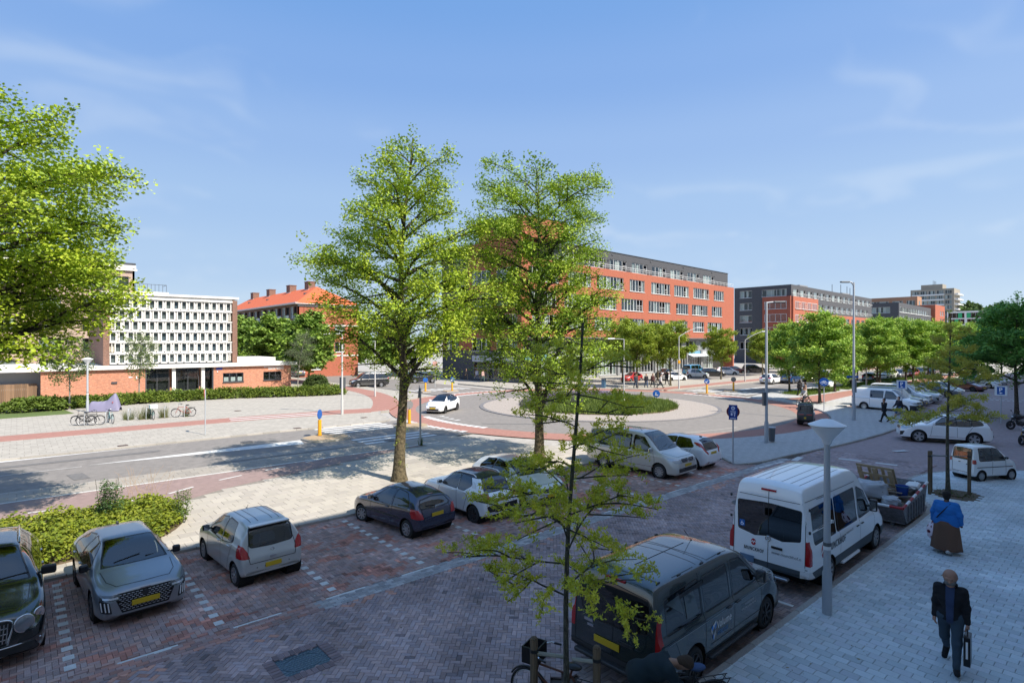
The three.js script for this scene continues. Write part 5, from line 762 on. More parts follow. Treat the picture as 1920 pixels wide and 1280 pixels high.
// ribbon laid on the shell along a polyline of the side view
function sideRibbon(sh,pts,w,off,s) { const pos = []; const P = (x,y) => [sh.lx(x),y,s * (sh.sideZ(x,y) + off)]; for (let i = 0; i < pts.length - 1; i++) { const [x0,y0] = pts[i],[x1,y1] = pts[i + 1],d = Math.hypot(x1 - x0,y1 - y0),n = Math.max(1,Math.ceil(d / .07)),nx = -(y1 - y0) / d * w / 2,ny = (x1 - x0) / d * w / 2; for (let k = 0; k < n; k++) { const a = k / n,b = (k + 1) / n,A = [lerp(x0,x1,a),lerp(y0,y1,a)],B2 = [lerp(x0,x1,b),lerp(y0,y1,b)]; const q = [P(A[0] - nx,A[1] - ny),P(B2[0] - nx,B2[1] - ny),P(B2[0] + nx,B2[1] + ny),P(A[0] + nx,A[1] + ny)]; pos.push(...q[0],...q[1],...q[2],...q[0],...q[2],...q[3]); } } return rawGeo(pos); }
const rawGeo = (pos) => { const g = new THREE.BufferGeometry(); g.setAttribute('position',new THREE.Float32BufferAttribute(pos,3)); g.setAttribute('uv',new THREE.Float32BufferAttribute(new Float32Array(pos.length / 3 * 2),2)); g.computeVertexNormals(); return g; };
function endRibbon(sh,pts,w,off,rear) { const pos = [],dx = rear ? -off : off; const P = (z,y) => [sh.lx(sh.endX(y,z,rear)) + dx,y,z]; for (let i = 0; i < pts.length - 1; i++) { const [x0,y0] = pts[i],[x1,y1] = pts[i + 1],d = Math.hypot(x1 - x0,y1 - y0),n = Math.max(1,Math.ceil(d / .08)),nx = -(y1 - y0) / d * w / 2,ny = (x1 - x0) / d * w / 2; for (let k = 0; k < n; k++) { const a = k / n,b = (k + 1) / n,A = [lerp(x0,x1,a),lerp(y0,y1,a)],B2 = [lerp(x0,x1,b),lerp(y0,y1,b)]; const q = [P(A[0] - nx,A[1] - ny),P(B2[0] - nx,B2[1] - ny),P(B2[0] + nx,B2[1] + ny),P(A[0] + nx,A[1] + ny)]; pos.push(...q[0],...q[1],...q[2],...q[0],...q[2],...q[3]); } } return rawGeo(pos); }
function topRibbon(sh,pts,w,off) { const pos = []; const P = (x,z) => [sh.lx(x),sh.topY(x,z) + off,z]; for (let i = 0; i < pts.length - 1; i++) { const [x0,y0] = pts[i],[x1,y1] = pts[i + 1],d = Math.hypot(x1 - x0,y1 - y0),n = Math.max(1,Math.ceil(d / .08)),nx = -(y1 - y0) / d * w / 2,ny = (x1 - x0) / d * w / 2; for (let k = 0; k < n; k++) { const a = k / n,b = (k + 1) / n,A = [lerp(x0,x1,a),lerp(y0,y1,a)],B2 = [lerp(x0,x1,b),lerp(y0,y1,b)]; const q = [P(A[0] - nx,A[1] - ny),P(B2[0] - nx,B2[1] - ny),P(B2[0] + nx,B2[1] + ny),P(A[0] + nx,A[1] + ny)]; pos.push(...q[0],...q[1],...q[2],...q[0],...q[2],...q[3]); } } return rawGeo(pos); }
// a picture conformed to the side (text or emblem): grid of quads with uv over [x0,x1] x [y0,y1]
function decal(sh,x0,x1,y0,y1,s,off,kind = 'side',n = 8) { const pos = [],uv = [],P = (a,b) => { const x = lerp(x0,x1,a),y = lerp(y0,y1,b); if (kind === 'side') return [sh.lx(x),y,s * (sh.sideZ(x,y) + off)]; const e = sh.endX(y,x,kind === 'rear'); return [sh.lx(e) + (kind === 'rear' ? -off : off),y,x]; }; for (let i = 0; i < n; i++) for (let j = 0; j < 4; j++) { const a = i / n,b = (i + 1) / n,c = j / 4,d = (j + 1) / 4; for (const [p,q] of [[a,c],[b,c],[b,d],[a,c],[b,d],[a,d]]) { pos.push(...P(p,q)); uv.push(p,q); } } const g = rawGeo(pos); g.setAttribute('uv',new THREE.Float32BufferAttribute(uv,2)); return g; }
function textMat(W,H,draw,extra = {}) { const c = document.createElement('canvas'); c.width = W; c.height = H; const x = c.getContext('2d'); x.clearRect(0,0,W,H); draw(x,W,H); const t = new THREE.CanvasTexture(c); t.colorSpace = THREE.SRGBColorSpace; return new THREE.MeshStandardMaterial({ map: t,transparent: true,alphaTest: .5,roughness: .4,side: THREE.DoubleSide,...extra }); }

function car(name,label,category,at,yaw,S,group) {
  const t = thing(name,label,category,at,yaw,group),sh = new Shell(S); let T = sh.grid(); const X = (c) => sh.L / 2 - c[0],side = (c) => Math.abs(c[5]) > .45,put = (nm,soup,m,off = 0,f,lab) => { const g = soupGeo(soup,off,f); return g && mesh(nm,g,m,t,lab); };
  const both = (nm,soup,m,off = 0) => [put(nm,soup,m,off,z => z > 0),put(nm,soup,m,off,z => z <= 0)];
  const R = S.wheelR,Ra = S.archR || R + .06,wx = S.axles; let cut;
  // wheel arches
  for (const x of wx) { [cut,T] = cutSoup(T,(v) => Math.hypot(X(v) - x,v[1] - R - .01) - Ra,(c) => Math.abs(c[2]) > S.W * .26 && Math.abs(X(c) - x) < Ra + .2 && c[1] < R + Ra + .2,.035); const zw = sh.sideZ(x,R + Ra * .5); for (const s of [-1,1]) { const g = new THREE.CylinderGeometry(Ra + .004,Ra + .004,.36,24,1,true,0,Math.PI * 2); g.rotateX(Math.PI / 2); g.translate(sh.lx(x),R + .01,s * (zw - .2)); const d = new THREE.CircleGeometry(Ra,24); d.translate(sh.lx(x),R + .01,s * (zw - .38)); mesh('wheel_well',mg([g,d]),CM.well,t); } }
  // side windows with their dark surround
  const polySide = (P,r) => (v) => sdPoly(P,X(v),v[1]) - r;
  for (const w of S.sideGlass || []) { const r = w.r ?? .05,f = polySide(w.p,r),c0 = (c) => side(c) && c[1] > S.beltMin; [cut,T] = cutSoup(T,f,c0,.035); both('side_window',cut,w.m || S.glass || CM.tint,-.004); if (w.trim !== 0) { [cut,T] = cutSoup(T,(v) => f(v) - (w.trim || .022),c0,.03); put('window_trim',cut,w.tm || CM.black,0); } }
  // windscreen, rear window
  const ws = S.windscreen,zc = (x) => lerp(ws.z0,ws.z1,clamp((x - ws.x0) / (ws.x1 - ws.x0),0,1)),fws = (v) => { const x = X(v) + (ws.curve ?? .12) * v[2] * v[2] * -1; return Math.max(ws.x0 - x,x - ws.x1,Math.abs(v[2]) - zc(x)); };
  [cut,T] = cutSoup(T,(v) => fws(v),(c) => c[3] > .12 && c[4] > .1 && Math.abs(X(c) - (ws.x0 + ws.x1) / 2) < 1.2,.035); put('windscreen',cut,S.frontGlass || CM.glass,-.003);
  [cut,T] = cutSoup(T,(v) => fws(v) - .035,(c) => c[3] > .12 && c[4] > .1 && Math.abs(X(c) - (ws.x0 + ws.x1) / 2) < 1.2,.03); put('screen_surround',cut,CM.black,0);
  const endPoly = (P) => { const Q = P[0][0] < 0 ? P : [...P,...P.slice().reverse().map(([z,y]) => [-z,y]).filter(([z]) => z !== 0)]; return Q; };
  for (const w of S.rearGlass || []) { const Q = endPoly(w.p),f = (v) => sdPoly(Q,v[2],v[1]) - (w.r ?? .06),c0 = (c) => c[3] < -.1 && X(c) > S.L * .6; [cut,T] = cutSoup(T,f,c0,.035); put('rear_window',cut,w.m || S.glass || CM.tint,-.004); if (w.trim !== 0) { [cut,T] = cutSoup(T,(v) => f(v) - (w.trim || .03),c0,.03); put('rear_surround',cut,CM.black,0); } }
  // lamps, grille and other inlays: [name, plane, polygon, radius, material, offset]
  for (const q of S.inlays || []) { const [nm,plane,P,r,m,off = 0,lim = .9] = q; const f = plane === 'side' ? polySide(P,r) : plane === 'top' ? (v) => sdPoly(P,X(v),Math.abs(v[2])) - r : (v) => sdPoly(q[7] ? P : P,q[7] ? v[2] : Math.abs(v[2]),v[1]) - r; const c0 = plane === 'side' ? (c) => side(c) || Math.abs(c[5]) > .25 : plane === 'top' ? (c) => c[4] > .4 : plane === 'front' ? (c) => c[3] > .02 && X(c) < lim : (c) => c[3] < -.02 && X(c) > S.L - lim; [cut,T] = cutSoup(T,f,c0,.028); if (q[7] || plane === 'top') put(nm,cut,m,off); else both(nm,cut,m,off); }
  if (S.clad) { [cut,T] = cutSoup(T,(v) => Math.min(v[1] - S.clad.y,...(S.clad.arch ? wx.map(x => Math.hypot(X(v) - x,v[1] - R - .01) - Ra - S.clad.arch) : [9])),() => true,.05); put('lower_cladding',cut,S.clad.m || CM.trim,.002); }
  for (const q of S.doors || []) { [cut,T] = cutSoup(T,polySide(q,.01),(c) => side(c) || Math.abs(c[5]) > .3,.04); for (const d of both('door',cut,S.paint)) if (d) { } }
  if (S.roof) { [cut,T] = cutSoup(T,(v) => Math.max(S.roof.y - v[1],X(v) - (S.roof.x1 ?? 99)),(c) => c[4] > .35 && c[1] > S.beltMin,.05); put('roof',cut,S.roof.m,0); }
  if (S.bonnet) { [cut,T] = cutSoup(T,(v) => sdPoly(S.bonnet,X(v),Math.abs(v[2])) - .02,(c) => c[4] > .35 && X(c) < S.windscreen.x0 + .3,.05); put('bonnet',cut,S.paint,0); }
  put('body',T,S.paint,0);
  // shut lines
  const gaps = []; for (const q of S.gaps || []) for (const s of [-1,1]) gaps.push(sideRibbon(sh,q,.014,.0025,s)); for (const q of S.rearGaps || []) gaps.push(endRibbon(sh,q,.014,.003,true)); for (const q of S.frontGaps || []) gaps.push(endRibbon(sh,q,.014,.003,false)); for (const q of S.topGaps || []) gaps.push(topRibbon(sh,q,.016,.003),topRibbon(sh,q.map(([x,z]) => [x,-z]),.016,.003)); if (gaps.length) mesh('panel_gap',mg(gaps),CM.black,t).userData.kind = 'stuff';
  for (const [pts,w,m,nm] of S.strips || []) for (const s of [-1,1]) mesh(nm || 'side_strip',sideRibbon(sh,pts,w,.006,s),m,t);
  for (const [x,y] of S.handles || []) for (const s of [-1,1]) mesh('handle',rbx(.17,.028,.035,.012,sh.lx(x),y,s * (sh.sideZ(x,y) + .016)),S.handleMat || S.paint,t);
  // mirrors
  if (S.mirror) { const [x,y,hh = .17,ww = .17] = S.mirror; for (const s of [-1,1]) { const z = sh.sideZ(x,y - .03),m = new THREE.Group(); m.name = 'mirror'; t.add(m); mesh('mirror_shell',(() => { const g = new RoundedBoxGeometry(.12,hh,ww,4,.045); g.rotateY(s * .18); g.translate(sh.lx(x),y,s * (z + ww * .5 + .04)); return g; })(),S.mirrorMat || S.paint,m); mesh('mirror_arm',rod([sh.lx(x),y - .04,s * (z - .02)],[sh.lx(x),y - .02,s * (z + .08)],.025),CM.trim,m); mesh('mirror_glass',bx(.01,hh * .72,ww * .76,sh.lx(x) - .066,y,s * (z + ww * .5 + .04)),CM.chrome,m); } }
  // plates
  const plate = (rear,y,m = CM.plateY,w = .52,h = .11,zoff = 0) => { const x = sh.endX(y,zoff,rear); const g = rbx(.016,h,w,.004,sh.lx(x) + (rear ? -.016 : .016),y,zoff); mesh('number_plate',g,m,t); };
  if (S.plateF) plate(false,...[].concat(S.plateF)); if (S.plateR) plate(true,...[].concat(S.plateR));
  // interior
  const inn = S.interior || { x0: ws.x0 + .5,x1: S.L - .5,y: .55,seats: [[ws.x1 + .35],[ws.x1 + 1.2]] }; const seats = [];
  mesh('interior',mg([bx(inn.x1 - inn.x0,.06,S.W * .78,(sh.lx(inn.x0) + sh.lx(inn.x1)) / 2,inn.y,0),bx(.35,.26,S.W * .74,sh.lx(inn.x0),inn.y + .22,0)]),CM.dash,t);
  for (const [x] of inn.seats) for (const s of [-1,1]) { const z = s * S.W * .2,hk = Math.min(1,(sh.topY(x + .24,z) - .07 - inn.y) / .92),q = rbx(.14,.62 * hk,.46,.06,0,.31 * hk,0); q.rotateZ(.18); q.translate(sh.lx(x) - .1,inn.y + .08,z); const q2 = rbx(.1,.18 * hk,.26,.04,sh.lx(x) - .23,inn.y + .8 * hk,z),q3 = rbx(.5,.16,.48,.06,sh.lx(x) + .15,inn.y + .12,z); seats.push(q,q2,q3); } mesh('seats',mg(seats),CM.seat,t);
  if (inn.wheel !== 0) { const g = new THREE.TorusGeometry(.18,.018,6,24); g.rotateY(Math.PI / 2); g.rotateZ(-.4); g.translate(sh.lx(inn.x0 + .38),inn.y + .42,-S.W * .2); mesh('steering_wheel',g,CM.black,t); }
  // wheels
  const st = S.rim || { n: 5,w: .1 },rm = S.rimMat || CM.alloy; for (const x of wx) { const z = sh.sideZ(x,R + .05) || S.W / 2,zz = (S.track || S.W / 2 * .985) - S.tyreW / 2; for (const s of [-1,1]) addWheel(t,sh.lx(x),s * zz,R,S.tyreW,st,rm,x === wx[0] ? (S.steer || 0) : 0); }
  mesh('underbody',bx(S.L * .86,.12,S.W * .72,0,.24,0),CM.well,t);
  // roof rails, antenna, wipers
  if (S.rails) { const [x0,x1,z] = S.rails; for (const s of [-1,1]) { const P = []; for (let i = 0; i <= 8; i++) { const x = lerp(x0,x1,i / 8); P.push([sh.lx(x),sh.topY(x,z) + (i === 0 || i === 8 ? .005 : .05),s * z]); } mesh('roof_rail',tube(P,.02,6,20),S.railMat || CM.trim,t); } }
  if (S.antenna) { const [x,z = 0,l = .28] = S.antenna; mesh('antenna',l < .1 ? rbx(.14,.06,.05,.02,sh.lx(x),sh.topY(x,z) + .025,z) : mg([rod([sh.lx(x),sh.topY(x,z) - .01,z],[sh.lx(x) - l * .7,sh.topY(x,z) + l * .7,z],.006),ball(.02,sh.lx(x),sh.topY(x,z),z,8)]),CM.black,t); }
  if (S.wipers) for (const z of [-.12,.5]) mesh('wiper',rod([sh.lx(ws.x0 + .1),sh.topY(ws.x0 + .1,z) + .012,z - .1],[sh.lx(ws.x0 + .18),sh.topY(ws.x0 + .18,z - .62) + .018,z - .62],.009),CM.black,t);
  if (S.rearWiper) { const [y,z0 = .05,z1 = -.4,y1 = y + .03] = S.rearWiper; mesh('rear_wiper',rod([sh.lx(sh.endX(y,z0,true)) - .025,y,z0],[sh.lx(sh.endX(y1,z1,true)) - .02,y1,z1],.011),CM.black,t); }
  S.more?.(t,sh); t.userData.shell = undefined; delete t.userData.shell; return t;
}
function recolour(o,paint,names = ['body','door','bonnet','handle','mirror_shell','roof']) { o.traverse(c => { if (c.isMesh && names.includes(c.name)) c.material = paint; }); return o; }
// ---------------------------------------------------------------- the vehicles in the photograph (lengths from the front bumper, in metres)
const YAW = { in: Math.PI / 2,out: -Math.PI / 2 };   // nose towards the far kerb / nose towards us
const flatBot = (L) => [[0,.3],[.15,.2],[L - .25,.22],[L,.36]];
// grey hatchback, nose to us
{
  const p = paintMat(.22,.245,.27,.35,.32),L = 4.06,b = [[.14,.45],[.16,.62],[.9,.66],[1.02,.62],[1.02,.0],[.12,0]];
  car('hatchback','grey five-door hatchback parked nose out, left of the silver hatchback','car',[2.02,0,16.55],YAW.out + .05,{
    L,W: 1.76,H: 1.44,paint: p,beltMin: .86,roofHalf: .54,hoodEdge: .12,nose: [.62,.3],tail: [.5,.2],wheelR: .315,tyreW: .2,axles: [.84,3.38],crown: .04,
    top: [[0,.62],[.02,.7],[.08,.79],[.3,.87],[.75,.95],[1.02,1.0],[1.75,1.38],[2.15,1.44],[2.9,1.43],[3.5,1.33],[3.85,1.06],[3.98,.92],[4.06,.6]],belt: [[0,.62],[.8,.88],[2,.93],[3.4,1.0],[4.06,1.0]],bot: flatBot(L),
    windscreen: { x0: 1.08,x1: 1.86,z0: .62,z1: .47,curve: .14 },sideGlass: [{ p: [[1.5,.98],[1.95,1.28],[2.45,1.33],[2.5,.98]] },{ p: [[2.66,.98],[2.62,1.33],[3.1,1.27],[3.4,1.06]] }],rearGlass: [{ p: [[0,.98],[.42,1.0],[.38,1.13],[0,1.16]] }],
    inlays: [['grille','front',[[-.42,.36],[.42,.36],[.52,.62],[.5,.72],[-.5,.72],[-.52,.62]],.02,CM.black,-.03,.5,true],['lower_intake','front',[[-.5,.22],[.5,.22],[.46,.29],[-.46,.29]],.01,CM.trim,-.002,.5,true],['side_intake','front',[[.62,.38],[.78,.4],[.8,.62],[.66,.6]],.01,CM.black,-.004,.6],['tail_light','rear',[[.4,.86],[.8,.88],[.8,.98],[.4,.96]],.01,CM.redDark]],
    doors: [[[1.3,.36],[1.42,.9],[2.0,1.36],[2.53,1.38],[2.58,.34]],[[2.62,.34],[2.58,1.38],[3.1,1.33],[3.36,1.0],[3.05,.6],[2.95,.34]]],gaps: [[[1.3,.34],[1.3,.7],[1.42,.92]],[[2.58,.32],[2.56,1.36]]],handles: [[2.36,.86],[3.2,.9]],bonnet: [[.3,.1],[.3,.58],[1.0,.6],[1.02,0],[.3,0]],topGaps: [[[.2,0],[.24,.5],[.5,.64],[1.0,.68]]],mirror: [1.42,1.0],mirrorMat: CM.black,plateF: [.5],plateR: [.62],rim: { n: 5,w: .11 },rimMat: CM.alloyDark,wipers: true,antenna: [3.2,0,.08],
    more(t,sh) {
      const F = (y,z) => sh.lx(sh.endX(y,z,false)),bars = []; for (let r = 0; r < 9; r++) { const y = .38 + r * .04; for (let k = -6; k <= 6; k++) { const z = k * .077 + (r % 2) * .035; if (Math.abs(z) < .44 + r * .008) bars.push(rbx(.02,.015,.052,.005,F(y,z) - .008,y,z,1)); } } mesh('grille_bars',mg(bars),CM.alloy,t);
      const cl = []; for (const s of [-1,1]) for (let k = 0; k < 3; k++) { const z = s * (.66 + k * .055); cl.push(rod([F(.42,z) + .012,.42,z],[F(.6,z + s * .02) + .012,.6,z + s * .02],.012)); } mesh('day_light',mg(cl),CM.white,t); for (const s of [-1,1]) { mesh('headlight',decal(sh,s * .47,s * .8,.63,.735,1,.006,'front'),CM.lensDark,t); mesh('lamp_lens',decal(sh,s * .5,s * .76,.655,.69,1,.012,'front'),CM.lens,t); } mesh('badge',(() => { const g = new THREE.CylinderGeometry(.06,.06,.02,6); g.rotateZ(Math.PI / 2); g.translate(F(.66,0) + .006,.66,0); return g; })(),CM.alloyDark,t); mesh('emblem_strip',bx(.01,.02,.2,F(.755,0) + .006,.755,0),CM.chrome,t);
    } });
}
// black luxury SUV, cut by the left edge
{
  const p = paintMat(.006,.012,.013,.2,.2),L = 5.1;
  car('suv','large glossy black SUV with round lamps and upright chrome grille, cut by the left edge','car',[-.55,0,16.55],YAW.out,{
    L,W: 2.0,H: 1.74,paint: p,beltMin: 1.1,roofHalf: .62,hoodEdge: .16,nose: [.75,.24],tail: [.5,.16],wheelR: .38,tyreW: .26,axles: [.95,3.95],crown: .05,archR: .43,
    top: [[0,.7],[.02,.86],[.08,.98],[.3,1.05],[1.0,1.12],[1.4,1.16],[2.2,1.66],[2.6,1.73],[3.4,1.74],[4.3,1.64],[4.75,1.35],[4.98,1.05],[5.1,.7]],belt: [[0,.7],[1,1.06],[2.5,1.12],[4.4,1.16],[5.1,1.1]],bot: flatBot(L),windscreen: { x0: 1.48,x1: 2.34,z0: .74,z1: .55,curve: .14 },
    sideGlass: [{ p: [[1.95,1.18],[2.45,1.56],[3.05,1.6],[3.1,1.18]],tm: CM.chrome },{ p: [[3.28,1.18],[3.24,1.6],[3.9,1.55],[4.0,1.18]],tm: CM.chrome }],rearGlass: [{ p: [[0,1.2],[.5,1.2],[.45,1.5],[0,1.54]] }],
    inlays: [['grille','front',[[-.4,.52],[.4,.52],[.46,.88],[-.46,.88]],.03,CM.black,-.02,.5,true],['lower_intake','front',[[-.86,.3],[.86,.3],[.8,.44],[-.8,.44]],.02,CM.trim,-.01,.7,true],['side_intake','front',[[.58,.5],[.86,.56],[.88,.68],[.62,.56]],.02,CM.trim,-.01,.8],['tail_light','rear',[[.5,.9],[.85,.9],[.85,1.06],[.5,1.06]],.02,CM.red]],doors: [[[1.7,.4],[1.85,1.1],[2.5,1.6],[3.15,1.64],[3.2,.4]],[[3.24,.4],[3.2,1.64],[3.9,1.6],[4.2,1.1],[3.6,.4]]],gaps: [[[1.7,.4],[1.82,1.1]],[[3.2,.4],[3.18,1.62]]],handles: [[2.95,1.02],[3.9,1.05]],bonnet: [[.35,0],[.35,.6],[1.3,.7],[1.36,0]],topGaps: [[[.22,0],[.26,.55],[.6,.72],[1.36,.76]]],mirror: [1.78,1.2,.19,.26],mirrorMat: CM.black,plateF: [.62,CM.plateW],rim: { n: 10,w: .05 },rails: [2.6,4.3,.6],railMat: CM.chrome,wipers: true,
    more(t,sh) {
      const F = (y,z) => sh.lx(sh.endX(y,z,false)),bars = []; for (let k = -8; k <= 8; k++) bars.push(rod([F(.54,k * .05) + .012,.54,k * .05],[F(.88,k * .054) + .012,.88,k * .054],.012)); bars.push(tube([[F(.5,-.42) + .01,.5,-.42],[F(.9,-.48) + .01,.9,-.48],[F(.93,0) + .01,.93,0],[F(.9,.48) + .01,.9,.48],[F(.5,.42) + .01,.5,.42]],.02,6,40)); for (let k = 0; k < 3; k++) bars.push(rod([F(.6 + k * .1,-.43) - .004,.6 + k * .1,-.43],[F(.6 + k * .1,.43) - .004,.6 + k * .1,.43],.006)); mesh('grille_bars',mg(bars),CM.chrome,t);
      for (const s of [-1,1]) for (const [z,y,r] of [[.66,.82,.15],[.88,.86,.1]]) { const g = new THREE.Group(); g.name = 'headlight'; t.add(g); const x = F(y,z * s); const ring = new THREE.TorusGeometry(r,.018,8,32); const lens = new THREE.SphereGeometry(r,24,12,0,6.3,0,.9); lens.rotateX(Math.PI / 2); lens.scale(1.25,1.25,.55); lens.translate(0,0,-.035); const inner = new THREE.RingGeometry(r * .3,r * .9,24); inner.translate(0,0,.02); for (const q of [ring,lens,inner]) { q.rotateY(Math.PI / 2 - s * (z > .8 ? .75 : .35)); q.translate(x + .012,y,z * s); } mesh('ring',ring,CM.chrome,g); mesh('lens',lens,mat(.3,.33,.36,.05,.5,{ clearcoat: 1 }),g); mesh('reflector',inner,CM.chrome,g); }
      mesh('bumper_strip',tube([[F(.46,-.9) + .02,.46,-.9],[F(.46,-.5) + .02,.46,-.5],[F(.46,.5) + .02,.46,.5],[F(.46,.9) + .02,.46,.9]],.014,6,40),CM.chrome,t); mesh('bumper_strip',tube([[F(.3,-.92) + .03,.32,-.9],[F(.27,0) + .03,.27,0],[F(.3,.92) + .03,.32,.9]],.02,6,40),CM.alloy,t);
    } });
}
// silver small hatchback, tail to us
const celerioPaint = paintMat(.5,.51,.49,.25,.36);
const celerio = car('hatchback','silver small five-door hatchback with tall red tail lights, parked tail out','car',[4.78,0,16.52],YAW.in + .06,{
  L: 3.6,W: 1.61,H: 1.54,paint: celerioPaint,beltMin: .9,roofHalf: .55,hoodEdge: .1,nose: [.5,.3],tail: [.34,.16],wheelR: .285,tyreW: .18,axles: [.7,3.12],crown: .045,
  top: [[0,.62],[.03,.74],[.12,.84],[.4,.94],[.75,1.0],[1.5,1.44],[1.9,1.53],[2.7,1.53],[3.15,1.47],[3.32,1.4],[3.46,1.0],[3.52,.86],[3.58,.7],[3.6,.45]],belt: [[0,.62],[.7,.92],[2,.96],[3.1,1.0],[3.6,1.0]],bot: [[0,.3],[.15,.2],[3.3,.24],[3.6,.34]],
  windscreen: { x0: .82,x1: 1.6,z0: .58,z1: .47 },sideGlass: [{ p: [[1.24,1.02],[1.62,1.34],[2.02,1.4],[2.06,1.0]],m: CM.glass },{ p: [[2.24,1.0],[2.2,1.4],[2.7,1.38],[2.86,1.08]],m: CM.tint }],rearGlass: [{ p: [[0,1.04],[.46,1.06],[.44,1.32],[0,1.36]],r: .07 }],
  inlays: [['tail_light','rear',[[.58,.76],[.8,.78],[.8,1.08],[.7,1.02],[.62,.9]],.02,CM.red,.003,.55],['headlight','front',[[.45,.68],[.75,.78],[.78,.88],[.5,.8]],.02,CM.lens],['grille','front',[[-.4,.36],[.4,.36],[.4,.5],[-.4,.5]],.02,CM.black,-.004,.5,true]],
  doors: [[[1.1,.36],[1.16,.95],[1.66,1.42],[2.1,1.46],[2.14,.34]],[[2.18,.34],[2.14,1.46],[2.72,1.43],[2.96,1.0],[2.74,.6],[2.62,.34]]],gaps: [[[1.1,.34],[1.1,.7],[1.16,.95]],[[2.14,.32],[2.12,1.44]],[[2.6,.34],[2.72,.6],[2.95,1.0]]],rearGaps: [[[-.56,.62],[-.6,.8],[-.56,1.05]],[[.56,.62],[.6,.8],[.56,1.05]],[[-.56,.62],[.56,.62]]],handles: [[1.98,.9],[2.72,.93]],mirror: [1.2,1.04,.15,.18],mirrorMat: CM.black,plateR: [.52,CM.plateY,.4],rim: { n: 8,w: .055 },antenna: [1.75,0,.16],rearWiper: [1.02,.12,-.28,1.0],topGaps: [.18,.36].map(z => [[1.75,z],[3.05,z]]),
  more(t,sh) { mesh('badge',(() => { const g = new THREE.TorusGeometry(.045,.012,5,4); g.rotateY(Math.PI / 2); g.translate(sh.lx(sh.endX(.86,0,true)) - .01,.86,0); return g; })(),CM.chrome,t); mesh('tailgate_handle',bx(.02,.05,.14,sh.lx(sh.endX(.7,0,true)) - .008,.7,0),CM.alloy,t); const s = rbx(.2,.04,1.0,.018,sh.lx(3.3),1.455,0); mesh('spoiler',s,celerioPaint,t); for (const z of [-.4,-.2,.2,.4]) mesh('parking_sensor',(() => { const g = new THREE.CylinderGeometry(.014,.014,.01,8); g.rotateZ(1.57); g.translate(sh.lx(sh.endX(.5,z,true)) - .004,.5,z); return g; })(),CM.black,t); } });
// navy hatchback
const clioPaint = paintMat(.004,.012,.05,.3,.22);
const clio = car('hatchback','navy blue three-door hatchback parked tail out in front of the left centre tree','car',[9.72,0,16.72],YAW.in + .12,{
  L: 3.78,W: 1.64,H: 1.42,paint: clioPaint,beltMin: .84,roofHalf: .5,hoodEdge: .12,nose: [.7,.36],tail: [.42,.2],wheelR: .285,tyreW: .18,axles: [.72,3.19],crown: .06,steer: .3,
  top: [[0,.56],[.04,.66],[.15,.76],[.5,.88],[.95,.97],[1.65,1.33],[2.05,1.41],[2.7,1.41],[3.2,1.32],[3.4,1.24],[3.62,.95],[3.7,.82],[3.75,.66],[3.78,.42]],belt: [[0,.56],[.8,.84],[2,.9],[3.3,.95],[3.78,.95]],bot: [[0,.28],[.15,.2],[3.5,.24],[3.78,.34]],
  windscreen: { x0: 1.0,x1: 1.76,z0: .58,z1: .44 },sideGlass: [{ p: [[1.46,.95],[1.86,1.24],[2.26,1.29],[2.3,.94]],m: CM.glass,tm: CM.black },{ p: [[2.48,.94],[2.44,1.29],[2.84,1.26],[3.16,1.06],[3.2,.98]],m: CM.tint }],rearGlass: [{ p: [[0,.96],[.52,.98],[.45,1.1],[0,1.15]],r: .05 }],
  inlays: [['tail_light','rear',[[.56,.66],[.8,.68],[.8,.94],[.68,.9],[.6,.8]],.015,CM.red,.003,.55],['headlight','front',[[.38,.62],[.72,.72],[.76,.82],[.5,.76]],.02,CM.lens]],
  doors: [[[1.28,.34],[1.34,.9],[1.9,1.32],[2.36,1.34],[2.44,.9],[2.4,.34]]],gaps: [[[1.28,.32],[1.28,.7],[1.34,.9]],[[2.4,.32],[2.44,.9],[2.37,1.32]]],strips: [[[[.95,.55],[2.85,.57]],.05,CM.trim]],rearGaps: [[[-.52,.56],[-.56,.8],[-.54,.96]],[[.52,.56],[.56,.8],[.54,.96]],[[-.52,.56],[.52,.56]]],handles: [[2.2,.82]],mirror: [1.36,.98,.14,.18],plateR: [.72,CM.plateY,.46],rim: { n: 6,w: .09,dishMat: CM.alloyDark },rearWiper: [.97,.0,-.36,1.0],antenna: [3.0,0,.22],
  more(t,sh) { mesh('badge',(() => { const g = new THREE.TorusGeometry(.05,.012,5,4); g.scale(.8,1.2,1); g.rotateY(Math.PI / 2); g.translate(sh.lx(sh.endX(.9,0,true)) - .01,.9,0); return g; })(),CM.chrome,t); mesh('brake_light',bx(.03,.02,.2,sh.lx(3.36),1.27,0),CM.redDark,t); } });
